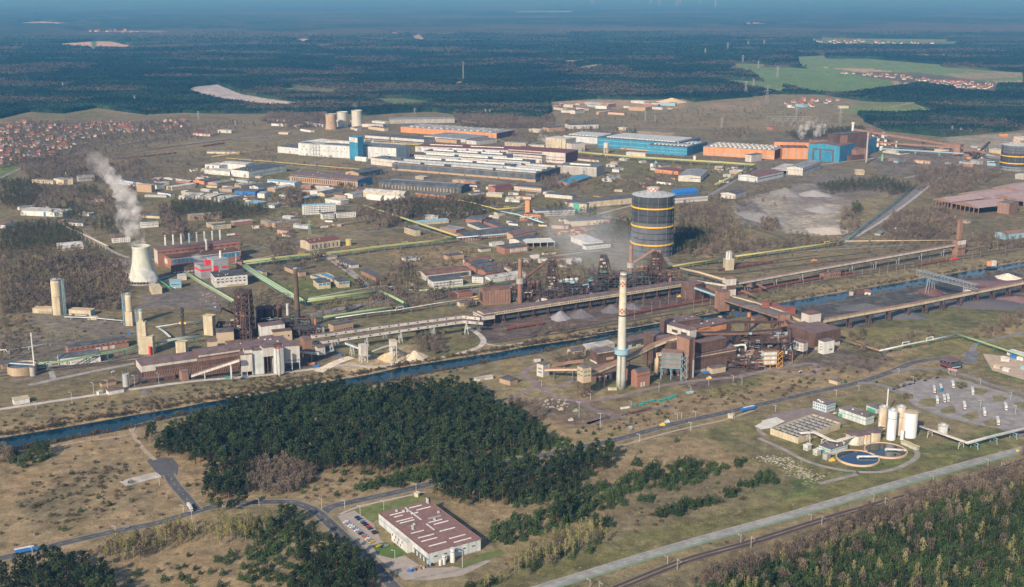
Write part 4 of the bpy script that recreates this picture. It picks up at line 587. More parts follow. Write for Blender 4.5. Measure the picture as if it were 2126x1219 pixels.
 for q in win:
  fc,nr,nc,s0,s1,zl,zh,fx,fz,wm=q;W=FL[fc]*(s1-s0)/nc;Hh=(zh-zl)/nr;me=None
  for r in range(nr):
   for c in range(nc):
    if me is None:o=MB().box(-W*fx/2,W*fx/2,-.1,.05,-Hh*fz/2,Hh*fz/2).build("window",wm,e);me=o.data
    else:o=link("window",me,e)
    o.location=face(fc,FL[fc]*s0+W*(c+.5),zl+Hh*(r+.5),0);o.rotation_euler=(0,0,OR[fc])
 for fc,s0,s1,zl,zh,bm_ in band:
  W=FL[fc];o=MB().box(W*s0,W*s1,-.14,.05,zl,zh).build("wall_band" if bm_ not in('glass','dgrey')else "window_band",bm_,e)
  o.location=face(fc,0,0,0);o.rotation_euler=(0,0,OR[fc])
 for fc,s,w0,hh,dm in door:
  o=MB().box(-w0/2,w0/2,-.16,.05,0.02,hh).build("door",dm,e);o.location=face(fc,FL[fc]*s,0,0);o.rotation_euler=(0,0,OR[fc])
 def zroof(x,y):
  if rt=='gx':return h+rise*(1-abs(y-D/2)/(D/2))
  if rt=='gy':return h+rise*(1-abs(x-L/2)/(L/2))
  if rt=='arc':return h+rise*math.sin(math.pi*min(1,max(0,y/D)))
  if rt=='shed':return h+rise*y/D
  return h
 if sky:
  d,nx,ny,sw,sh,fill,sm=sky[:7];mg=sky[7]if len(sky)>7 else.06
  for i in range(nx):
   for j in range(ny):
    cx=L*(mg+(1-2*mg)*(i+.5)/nx);cy=D*(mg+(1-2*mg)*(j+.5)/ny);lx,ly=(L*(1-2*mg)/nx*fill/2,sw/2)if d=='x' else(sw/2,D*(1-2*mg)/ny*fill/2)
    z=min(zroof(cx,cy-ly),zroof(cx,cy+ly),zroof(cx-lx,cy),zroof(cx+lx,cy));zt=zroof(cx,cy)+t
    k=MB()
    if d=='x':k.poly([(cx-lx,cy-ly,z),(cx+lx,cy-ly,z),(cx+lx,cy+ly,z),(cx-lx,cy+ly,z),(cx-lx,cy-ly*.7,zt+sh),(cx+lx,cy-ly*.7,zt+sh),(cx+lx,cy+ly*.7,zt+sh*.9),(cx-lx,cy+ly*.7,zt+sh*.9)],[(0,1,5,4),(1,2,6,5),(2,3,7,6),(3,0,4,7),(4,5,6,7)])
    else:k.poly([(cx-lx,cy-ly,z),(cx+lx,cy-ly,z),(cx+lx,cy+ly,z),(cx-lx,cy+ly,z),(cx-lx*.6,cy-ly,zt+sh),(cx+lx*.6,cy-ly,zt+sh),(cx+lx*.6,cy+ly,zt+sh),(cx-lx*.6,cy+ly,zt+sh)],[(0,1,5,4),(1,2,6,5),(2,3,7,6),(3,0,4,7),(4,5,6,7)])
    k.build("skylight",sm,ro)
 if vents:
  rr=random.Random(int(L*10))
  for i in range(vents):
   x,y=rr.uniform(.08,.92)*L,rr.uniform(.15,.85)*D;s=rr.uniform(.5,1.1);MB().box(x-s,x+s,y-s*.7,y+s*.7,zroof(x,y)-.2,zroof(x,y)+t+rr.uniform(.6,1.3)).build("roof_vent",rr.choice(['lgrey','dgrey','white']),ro)
 if legs:
  me=None
  for i in range(legs[0]):
   for j in range(2):
    if me is None:o=MB().box(-.35,.35,-.35,.35,0,z0).build("leg",legs[1],e);me=o.data
    else:o=link("leg",me,e)
    o.location=(.5+(L-1)*i/(legs[0]-1),.5+(D-1)*j,0)
 e["_"]=0;del e["_"];e_dims[e.name]=(L,D,h);return e
e_dims={}
WB='building';SH='shed'
def W(rows,cols,z0,z1,f='f',a=.03,b=.97,fx=.55,fz=.5,m='glass'):return(f,rows,cols,a,b,z0,z1,fx,fz,m)
# ---- the rolling mill quarter far behind
bld("long pale grey mill hall ending at the steel frame",(576,304),(621,308),60,16,'lgrey','darkroof',vents=4,band=[('f',0,1,10.2,10.8,'grey')])
bld("tall windowless grey mill hall beside the blue tower",(619,297),(727,303.5),(742,293),31,'lgrey','dgrey',win=[W(1,11,14,17,fx=.22,fz=.7,m='dgrey'),W(1,6,22,25,fx=.12,fz=.6,m='dgrey')],sky=('x',1,1,22,5,.8,'paleroof'),band=[('f',0,1,28.6,29.2,'paleroof')])
bld("grey mill hall with two thin stacks behind the blue tower",(742,303),(822.6,308),(836,301),30,'lgrey','dgrey',vents=6,band=[('f',.3,1,27,28,'white')],win=[W(1,3,12,15,fx=.2,m='dgrey')])
e=bld("tall turquoise tower with a white sign panel near its top",(724.8,283.2),(742.2,285.2),18,56.5,'blue','deepblue','flat','tower_building','tower',band=[('f',.01,.99,43.5,54.5,'white'),('r',.01,.99,2,56,'deepblue')],win=[W(1,4,30,34,fx=.75,fz=.8,m='deepblue')])  # right face in deeper blue, its shaded side put into the colour
L_,D_,h_=e_dims[e.name];sgn=MB()
for a,b in(((.5,.72),(.62,.85)),((.62,.85),(.78,.72)),((.62,.74),(.85,.60)),((.5,.6),(.66,.7))):sgn.beam((L_*a[0],-.25,43.5+11*a[1]),(L_*b[0],-.25,43.5+11*b[1]),.2,.7)
sgn.box(L_*.14,L_*.8,-.3,-.15,46.2,47.1);sgn.build("sign_emblem",'rustlight',e)
bld("white hall with a dotted window row beside the dark hall",(769.8,327.5),(829,334),(850,329),16,'pale','dgrey',win=[W(1,12,8,10.5,fx=.6,m='dgrey')],sky=('x',2,1,9,3,.7,'slate'))
bld("barrel shaped white store at the foot of the turquoise tower",(737,327.5),(760,330),8,7,'white','white','arc','store','shed',rise=3)
e=bld("very long dark grey mill hall with a tan ground floor",(814,338.5),(1111.5,361.5),(1172,346.5),16.5,'slate','darkroof',band=[('f',0,1,0,4,'tan'),('f',0,1,15.6,16.2,'tan')],win=[W(1,30,1.2,3.2,a=.05,b=.95,fx=.55,fz=.8)],sky=None)
L_,D_,h_=e_dims[e.name]
for i,(x0,x1,y,m_)in enumerate([(.02,.19,.12,'grey'),(.22,.36,.12,'grey'),(.41,.70,.12,'grey'),(.72,.99,.12,'grey'),(.02,.17,.38,'grey'),(.18,.30,.38,'lgrey'),(.33,.48,.38,'grey'),(.52,.72,.38,'grey'),(.74,.98,.38,'lgrey'),(.0,.25,.63,'grey'),(.28,.45,.63,'grey'),(.48,.62,.63,'lgrey'),(.65,.97,.63,'grey'),(.02,.3,.88,'grey'),(.33,.5,.88,'pale'),(.55,.75,.88,'grey'),(.78,.98,.88,'pale')]):
 MB().prism([(L_*x0,D_*y-5),(L_*x1,D_*y-5),(L_*x1,D_*y+5),(L_*x0,D_*y+5)],16.8,20.5).build("skylight",m_,e)
for i,(A,B,d,h,wl,rf,lb)in enumerate([((838,330),(1060,345),36,22,'grey','darkroof','second dark bay with grey monitors behind the longest hall'),((860,321),(1100,336),34,22,'pale','slate','third bay with a pale upper wall in the mill block'),((880,313),(1052,324),36,20,'grey','slate','fourth bay with a dark roof in the mill block'),((862,303.5),(1057,312),(1080,305),14,'lgrey','maroon','low hall with a long maroon roof in the mill block'),((928,310.5),(1045,318),16,17,'lgrey','maroon','short maroon roofed bay with grey rooflights')]):
 bld(lb,A,B,d,h,wl,rf,sky=('x',3,1,8,3.5,.86,'lgrey' if i!=3 else 'paleroof')if i!=3 else('x',2,1,6,2,.8,'pale'),band=[('f',0,1,h-3.5,h-1,'pale' if i in(1,2)else 'grey')])
bld("white and maroon striped hall at the end of the mill block",(1053,318),(1125,324),50,18,'pale','darkroof',band=[('f',0,1,11,13,'slate')])
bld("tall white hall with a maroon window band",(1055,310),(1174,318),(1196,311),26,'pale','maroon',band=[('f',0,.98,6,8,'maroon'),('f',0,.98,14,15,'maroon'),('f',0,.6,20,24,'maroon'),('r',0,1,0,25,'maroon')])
bld("grey concrete hall streaked with dirt by the blue roofed shed",(1157,342.5),(1238.7,348),(1252,342.5),21,'concrete','dgrey',sky=('x',1,1,10,3,.6,'lgrey'),band=[('f',.15,1,19,20,'white')],door=[('f',.2,18,4,'dgrey')])
bld("small white shed with a bright blue shallow roof",(1149,379),(1183,381.5),(1221,366),5,'brick','blue','gy','store','shed',win=[W(1,8,1,3.5,m='dgrey')])
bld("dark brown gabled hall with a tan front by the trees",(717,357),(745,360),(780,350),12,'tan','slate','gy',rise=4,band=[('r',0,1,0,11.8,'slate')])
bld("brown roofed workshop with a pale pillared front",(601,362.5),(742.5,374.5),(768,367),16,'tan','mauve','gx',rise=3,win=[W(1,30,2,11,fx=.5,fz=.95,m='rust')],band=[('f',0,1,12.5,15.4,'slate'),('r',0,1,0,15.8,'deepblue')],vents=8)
bld("long slate workshop with thin tan piers",(786,377.5),(957.5,388.5),(984,383),14,'slate','slate','gx',rise=3.5,win=[W(1,24,1,9,fx=.28,fz=.95,m='tan')],sky=('x',1,1,7,1,.9,'dgrey'))
bld("orange brick low hall below the slate workshop",(863,400.5),(924.5,407),22,8,'orange','dgrey',win=[W(1,9,2,5,fx=.4)])
bld("arched store with a pale roof above two barrel sheds",(754,397.5),(838,404),24,11,'cream','paleroof','arc',rise=5,band=[('f',0,1,6,6.6,'tan')])
for A,B in(((760,408.5),(790,412)),((797,411),(838,414.5))):bld("white barrel shed "+("nearer the poplars" if A[0]<780 else "next to the orange brick hall"),A,B,14,5,'white','white','arc','barrel_shed','shed',rise=5)
bld("orange clad hall with a grey roof and pale vaults",(831.7,263.5),(1031,277),(1064,270),16,'orange','greyroof',sky=('y',14,1,9,3,.85,'paleroof'),band=[('r',0,1,0,15.7,'rust')])  # right end coloured rust, with its shade put into the colour
bld("pale streaked hall at the wood's edge behind the orange hall",(809,248.5),(943.7,246.5),(944,243),13,'concrete','greyroof')
bld("low white block beside the round tanks",(751,257.5),(795,258.5),20,9,'pale','greyroof',win=[W(1,3,2,6,a=.6)])
bld("slate roofed hall with a cream band and yellow pipes below",(757.5,281),(880,290),(890,285),12,'pale','slate',band=[('f',0,1,1,5,'slate')])
bld("white hall with a dark roof in front of the orange hall",(880,282),(967,289.5),(1000,281),11,'pale','greyroof',band=[('f',0,1,1,3,'dgrey')])
bld("small white hall joined to a dark roof by the car park",(968,290.5),(988.7,293),(1014,286),11,'pale','dgrey')
bld("brown box building in front of the white hall",(904.7,288),(948,291.5),18,9,'tan','greyroof')
bld("pale flat hall behind the tall grey mill hall",(750,296),(826,303),30,13,'lgrey','paleroof')
bld("pale roof slab over the far mill bay",(668,291),(716,295),18,34,'cream','paleroof')
bld("cream office slab with rows of small windows in the mills",(1048,295.5),(1091.5,298),12,13,'cream','greyroof','flat','office_building','office',win=[W(3,14,2,12,fx=.55,fz=.45)])
bld("little cream annex beside the cream office slab",(1097,300),(1130,302),14,7,'cream','greyroof',name='office_building',cat='office')
bld("cream tower block with a green stripe and steam before it",(1133,286),(1174.5,289.5),(1184,285),27,'cream','paleroof',band=[('f',.78,.82,1,26,'green')],name='tower_building',cat='tower')
bld("pale box joined to the cream tower block",(1176,297),(1187,299),(1198,294),21,'pale','greyroof',name='tower_building',cat='tower')
bld("grey hall joined to the turquoise hall",(1169.5,281),(1240.5,286),(1262,277),20,'lgrey','slate',band=[('f',0,1,18,18.6,'white'),('f',0,1,.5,2.5,'slate')],sky=('y',9,1,9,2.6,.8,'lgrey'))
bld("very long turquoise hall with ribbed rooflights",(1241.5,286),(1404,298),(1457,287),26,'blue','darkroof',band=[('f',0,1,19,20,'steelblue'),('f',0,1,8,9,'steelblue'),('f',.3,.95,0,4,'tan')],sky=('y',24,1,8,2.6,.8,'lgrey'))
bld("turquoise front hall with a dark roof at the mill's end",(1344.5,301),(1426.5,306.5),(1457.7,294),22,'blue','darkroof',band=[('f',0,1,15,15.8,'steelblue'),('f',0,1,7,7.8,'steelblue'),('r',0,1,.5,21.7,'deepblue')],sky=('y',9,2,7,2.2,.6,'lgrey'))  # deepblue on the right end paints the shade of that side
bld("long white shed in front of the turquoise hall",(1300,316),(1340,319),12,8,'pale','pale',name='shed',cat=SH)
bld("flat white shed beside the water tower",(1198,329),(1243,333),10,5,'pale','maroon',name='shed',cat=SH)
e=bld("orange hall with rows of pale curved rooflights",(1460.4,304.5),(1608.5,313),(1629,303.5),22,'orange','greyroof',band=[('f',0,1,4.5,7,'steel'),('r',0,1,.5,21.7,'rust')],sky=('y',13,3,9,3,.62,'pale'))  # rust band over the right end paints that end's shade
bld("tall orange hall with three dark window slots",(1624.5,307),(1679,307.5),50,28,'orange','rust',band=[('f',.15,.19,3,24,'steel'),('f',.55,.59,3,24,'steel'),('f',.83,.87,3,24,'steel')],sky=('y',4,1,8,2,.5,'darkroof'))
bld("upper orange hall behind the three slot hall",(1607.5,294.5),(1680,296),50,33,'orange','darkroof',sky=('y',8,1,6,2,.6,'slate'))
bld("turquoise gabled hall with a rust framed giant door",(1679,299.5),(1744,304.5),(1792,283),39,'blue','mauve','gy',rise=4,band=[('r',0,1,.5,38.6,'deepblue'),('f',.14,.82,27,30,'rust'),('f',.14,.19,1,27,'rust'),('f',.36,.41,1,27,'rust'),('f',.77,.82,1,27,'rust'),('f',.42,.76,1,25,'deepblue')])  # whole right side coloured deepblue to paint its shade
bld("rust brown converter tower rising above the turquoise hall",(1719,278),(1738.5,280.5),(1757,270),62,'rust','darkrust',band=[('f',.6,.95,35,60,'darkrust'),('r',.1,.35,35,60,'rustlight')],sky=('y',3,1,5,2,.9,'slate'),name='tower_building',cat='tower')
bld("rust brown block on the roof before the converter tower",(1690,291),(1722,290),26,44,'rustlight','rust',name='tower_building',cat='tower')
bld("small tan dust house beside the turquoise hall",(1765,310),(1778,312),(1790,308),24,'rustlight','mauve','arc',name='dust_house',cat=WB,rise=4)
bld("low dark annex at the corner of the turquoise hall",(1752,322),(1767,324),(1780,319),12,'rust','rust',name='annex')
bld("pale grey hall with a curved white front",(1634,347),(1667,349.5),(1704,336),17,'pale','greyroof','gy',rise=3,band=[('f',.05,.95,11,12.5,'steel'),('r',0,1,9,11,'dgrey')])
bld("open pale canopy roof beside the curved front hall",(1598,352.5),(1634,355),(1652,342),9,'steel','paleroof','flat','canopy','canopy',cols=(3,2))
bld("grey green hall with a brown roof by the underpass",(1533,363),(1572.6,367.5),(1606,354),12,'lgrey','brownroof','gy',rise=3,band=[('f',.02,.98,9,10.5,'steel'),('r',0,1,6,8,'dgrey')])
bld("cream fronted hall at the siding before the quarry",(1496,400.5),(1527,403.5),(1552,396),10,'pale','darkroof','gy',rise=2.5,band=[('f',.05,.95,6,7.5,'steel')])
bld("white stepped hall with a grey roof at the car park",(1408.5,365),(1454.7,367),(1485,354),12,'pale','greyroof','gy',rise=3,band=[('f',.5,.98,7,8.5,'dgrey')])
bld("brown workshop with orange trim amid small tanks",(1360,351),(1408,356),(1414,352),8,'orange','maroon',win=[W(1,8,1,4,m='dgrey')],name='workshop',cat='workshop')
bld("white block tower with a dark edge before the orange hall",(1547.5,321),(1560,322.5),(1571,318),17,'pale','slate',name='tower_building',cat='tower',win=[W(1,2,10,14,fx=.3)])
bld("long white store behind the gasholder",(1398,412),(1470,406.5),24,10,'pale','darkroof',band=[('f',0,1,4,7,'steel')])
bld("bright blue long roof behind the gasholder",(1404,401),(1451,397),16,6,'trueblue','trueblue','shed',name='store',cat='store')
bld("long cream warehouse with loading bays and a dark roof",(1206,420.5),(1330,409.5),34,11,'cream','darkroof',win=[W(1,6,.5,4,b=.5,fx=.35,m='white')])
bld("square white block at the corner of the cream warehouse",(1172.6,419.5),(1190,422),(1206,418),11,'pale','darkroof')
bld("green and cream block at the corner of the cream warehouse",(1190,422),(1218,424),14,17,'cream','darkroof',band=[('f',0,.45,0,16.5,'green'),('f',.6,.95,9,10.5,'dgrey'),('f',.6,.95,4,5.5,'dgrey')],name='office_building',cat='office')
bld("white flat office with two window bands beside the brick tower",(1113,438.5),(1194,435.5),26,10,'pale','slate',band=[('f',.02,.98,5.5,7,'dgrey'),('f',.02,.98,1.5,3.5,'dgrey')],name='office_building',cat='office')
e=bld("square brick hose tower with a flat top",(1090,416),(1099.5,416.5),9,25,'orange','brick','flat','brick_tower','tower')
bld("small brick building at the foot of the brick tower",(1088,444),(1122.6,446.5),14,5,'orange','darkroof',name='fire_station',cat=WB,win=[W(1,6,1,3.5)])
bld("cream block with a dark flat roof near the smoke",(1183,460),(1252,456),30,11,'cream','slate',band=[('f',0,1,0,2.5,'brick')],win=[W(1,3,3,6,a=.5,fx=.5)])
bld("brick and white office with a dark roof by the cream store",(1067,386),(1124,391),(1131,387),9,'tan','slate',band=[('f',0,1,4,6.5,'pale')],win=[W(2,9,1,7,fx=.4,fz=.4)],name='office_building',cat='office')
bld("brick shed with a maroon gable near the blue bridge",(1013,388),(1028,390),(1050,382),11,'brick','maroon','gy',rise=2,name='workshop',cat='workshop')
bld("white long flat block beyond the cream warehouse",(1131,402),(1188,407),20,7,'pale','slate',name='store',cat='store')
bld("low brick row near the dark mill hall",(939,373),(989,377.5),12,6,'tan','greyroof',name='workshop',cat='workshop',band=[('f',.5,1,0,5.8,'brick')])
# ---- the craft yards on the left
for lb,A,B,Cc,h,wl,rf,rt in[("white block with rooftop plant in the white factory",(425.5,341.5),(455,344.5),(470,340),11,'white','paleroof','flat'),("white long hall behind the white factory",(457,339),(510,342.5),(520,337),13,'white','paleroof','gx'),("low white hall at the near side of the white factory",(423,352.5),(477,357),(482,352),9,'white','paleroof','flat'),("tan shed with a grey roof west of the pale gables",(431,378.5),(450,381),(475,374),6,'tan','greyroof','gy'),("orange fronted shed on the yard's edge",(400,374.5),(424,377.5),(441,370),6,'orange','darkroof','gy'),("tan and grey shed with a long thin roof",(486,384.5),(500,386.5),(523,379),6,'tan','greyroof','gy'),("white gabled shed with a dark grey roof",(518,386.5),(536,388.5),(561,380),7,'white','slate','gy'),("pale roofed brown shed beside the white gabled shed",(555,390.5),(571,392.5),(596,384),7,'tan','paleroof','gy'),("tan low shed with a yellow door",(455,391.5),(481,393.5),(492,389),6,'tan','greyroof','flat'),("white house shaped hall with blue gates",(534,401.5),(549,402.5),(579,399),9,'white','greyroof','gx'),("long low white shed beside the green roof",(579,404.5),(614,406.5),(626,403),8,'pale','greyroof','flat'),("shed with a pale green roof",(615,412.5),(624.5,413.5),(650,405),6,'tan','steelblue','gy'),("white shed with a bright white roof",(643,396.5),(658.5,398.5),(683,390),8,'white','white','gy'),("dark roofed tan shed touching the white roofed one",(658.5,400.5),(673.5,402.5),(700,394),6,'cream','darkroof','gy'),("white hall with a grey curved roof at the crossroads",(715,402.5),(732,404.5),(757,396),8,'white','greyroof','gy'),("white shed with a bluish front by the crossroads",(674.5,413),(707.5,417.5),(720,414),8,'white','paleroof','flat'),("long white roof lying in the west yard",(439,412.5),(463,415),(484,405),6,'pale','paleroof','gx'),("white roofed shed on the western fence",(395,405.5),(414,407),(428,401),6,'white','paleroof','gx'),("narrow pale roofed shed by the dark roofed one",(415,409),(438,410.5),(455,401),5,'cream','paleroof','gx'),("low shed with a row of pale windows",(505,420.5),(530,423.5),(546,418),6,'cream','steelblue','flat'),("small white shed before the pine grove",(547,426),(570,427),(590,423),5,'white','greyroof','flat'),("low tan hall with a dark roof below the slate workshop",(1093,372),(1112,373),(1122,370),6,'tan','darkroof','flat')]:
 bld(lb,A,B,Cc,h,wl,rf,rt,'shed',SH,rise=None if rt=='flat' else 2.2,win=[W(1,4,1.2,3.4,fx=.45,m='dgrey')]if rt=='flat' else())
bld("white factory with a dark roof and sloping rooflights",(479.5,352),(516,356),(582,342),15,'white','slate',sky=('y',4,1,4,2.5,.8,'dgrey'),band=[('r',.1,.9,6,7.5,'steel'),('f',.02,.98,10,11,'lgrey')])
bld("low office row with a strip of windows in the scrub",(429,314.5),(497,315.5),14,6,'tan','greyroof',band=[('f',.02,.98,2,4,'white')],name='office_building',cat='office')
bld("long white hall with a pale blue roof before the brown workshop",(554.7,375.5),(611,380.5),(622,377),9,'white','steelblue','gx',rise=2,band=[('f',0,.95,3,3.4,'lgrey')])
bld("blue walled shed with a dark green roof",(487,396),(530,399),(537,393),7,'trueblue','slate','gx','shed',SH,rise=2.5)
bld("white four storey office block with many square windows",(628,427.5),(697,424.5),13,17,'white','steelblue','flat','office_building','office',win=[W(4,19,1.5,16,fx=.55,fz=.5)])
bld("white three storey office wing west of the spruce",(669,444.5),(694,442.5),11,10,'white','slate','flat','office_building','office',win=[W(3,8,.8,9.6,fx=.5,fz=.5)])
bld("white three storey office wing joined east of the spruce",(698,442),(738.7,439.5),11,10,'white','slate','flat','office_building','office',win=[W(3,12,.8,9.6,fx=.5,fz=.5)])
for lb,A,B,Cc,h,wl,rf,rt,wn in[("tan apartment slab between pines and poplars",(391,447),(461,442),10,10,'tan','greyroof','flat',[W(3,22,1,9.5,fx=.5,fz=.5)]),("brick school wing with a flat grey roof",(571,464),(624.5,457),12,8,'tan','greyroof','flat',[W(2,16,1,7,fx=.45,fz=.5)]),("short gabled brick wing of the school",(541,457),(556,462),9,8,'tan','greyroof','flat',[W(2,5,1,7,fx=.4,fz=.5)]),("cream two storey office with small dark windows",(443,468),(479.5,464.5),12,8,'cream','slate','flat',[W(2,11,1,7,fx=.4,fz=.4)]),("cream upper office behind the two storey one",(430,462),(467,459.5),12,9,'cream','slate','flat',[W(1,8,5,8,fx=.4,fz=.5)]),("white office with a window band behind the steam",(292,465.5),(329,463),14,7,'white','paleroof','flat',[W(1,10,3,5.5,fx=.5)]),("tan low row beyond the power station",(340,482),(374,479),8,4,'tan','greyroof','flat',[W(1,9,1,3,fx=.5)]),("cream three storey block with a dark roof by the diagonal pipeline",(839,471.5),(862,478.5),(876,478),10,'cream','slate','flat',[W(3,8,1,9,fx=.5,fz=.5)]),("small house with a red roof beside the road",(524.5,469),(538,468),8,5,'white','redroof','gx',[W(1,3,1,3,fx=.4)]),("yellow walled shed with a brown roof by the tank",(660,537),(700,532),10,3,'cream','greyroof','flat',[]),("long white store with two dark gates west of the pines",(41.5,437),(130,441),(151,435),9,'white','paleroof','flat',[W(1,2,0,8.5,a=.45,b=.95,fx=.2,fz=.95,m='deepblue')]),("white windowed workshop with a pale roof in the grove",(121,513),(173,508),14,7,'white','paleroof','shed',[W(1,14,1,4,fx=.6,fz=.7,m='dgrey')]),("yellow school wing with flat roofs",(66,373),(110,376),10,7,'cream','greyroof','flat',[W(1,10,3,6)]),("yellow square block beside the school chimney",(130,372.5),(151,371.5),14,12,'cream','greyroof','flat',[]),("yellow middle wing of the school",(111,370.5),(132,374),16,11,'cream','greyroof','flat',[]),("grey concrete block beside the yellow school",(162,367),(196,364.5),14,11,'concrete','greyroof','flat',[W(1,10,3,9,fx=.4)]),("white hall with bright blue panels",(242,372.5),(325,384.5),(334,381),9,'white','slate','flat',[W(1,9,1,7,b=.5,fx=.45,fz=.9,m='trueblue')]),("blank tan box in front of the blue panelled hall",(283,383),(314,385),12,15,'tan','tan','flat',[]),("long pale roof beside the tan box",(345,387),(357,389),(386,379),7,'cream','paleroof','gy',[]),("pale row of garages in the west yard",(300,405),(345,406),8,4,'pale','greyroof','flat',[W(1,10,0,3,fx=.4,m='dgrey')]),("white curved roof hall near the pine grove",(371,407),(383,409),(400,401),7,'white','paleroof','gx',[]),("pale shed behind the steam plume",(130,461),(172,464),10,5,'pale','slate','flat',[W(1,6,1,4,fx=.5,m='slate')]),("long flat shed with a cream edge west of the steam",(215,456),(255,457),8,3,'cream','greyroof','flat',[]),("white storey house by the narrow pipe bridge",(233,495),(270,492),10,8,'white','brownroof','flat',[W(2,8,1,7,fx=.4)]),("low brick row by the cooling tower",(216,546),(262,541),9,5,'brick','greyroof','flat',[W(1,6,1,3,fx=.3)]),("brick stub behind the cooling tower",(237,550),(262,547),12,5,'tan','greyroof','flat',[]),("brown roofed house at the western edge",(-4,467),(12,468),(30,461),6,'white','mauve','gx',[])]:
 bld(lb,A,B,Cc,h,wl,rf,rt,'building' if 'house' not in lb else 'house',WB,win=wn,vents=1 if rt=='flat' and h>6 else 0)
bld("yellow hall with a wide maroon roof",(642.5,505.5),(706,497),(697,489),12,'cream','maroon','gx',rise=3,win=[W(1,7,1.5,9,fx=.3,fz=.9,m='slate')],vents=5)
bld("white low shed slanting beside the pipeline",(696,537),(728,551),(744,548.5),5,'pale','darkroof','flat','shed',SH)
bld("long brick shed slanting down to its short end",(749,562),(781,577),(798,574),5,'brick','darkroof','flat','shed',SH,door=[('f',.6,2,3,'darkroof')])
bld("pale block with a dark roof slanting below the pipes",(524,557.5),(545,565),(559.5,565.5),8,'cream','slate','flat','workshop','workshop')
bld("long tan workshop slanting beside the lawn",(590.6,553.5),(620.7,566),(638,565),6,'tan','darkroof','flat','workshop','workshop')
for A,B,d,lb in(((660,588),(686,585.5),26,"cream waterworks house beside the first blue basin"),((703,585.5),(725.5,583),22,"cream waterworks house beside the second blue basin")):bld(lb,A,B,d,9,'cream','slate','flat','waterworks',WB,win=[W(1,3,5,8,fx=.75,fz=.8,m='deepblue')])
for i,pts in enumerate(([(645,577),(657,574.5),(683,585),(671,588)],[(663,574),(678,571.5),(705,583.5),(690,586)])):
 P=GP(pts);cx=sum(p[0]for p in P)/4;cy=sum(p[1]for p in P)/4;e=root("settling_basin",("blue water basin between concrete walls beside the grey one","wider blue water basin next to the cream house")[i],"basin",(0,0,0));k=MB()
 for a,b in zip(P,P[1:]+P[:1]):k.beam((a[0],a[1],2.0),(b[0],b[1],2.0),.8,4)
 k.build("wall",'cream',e);MB().poly([(p[0],p[1],3.2)for p in P],[(0,1,2,3)]).build("water",mat("basinwater",(.02,.13,.26),rough=.1),e)
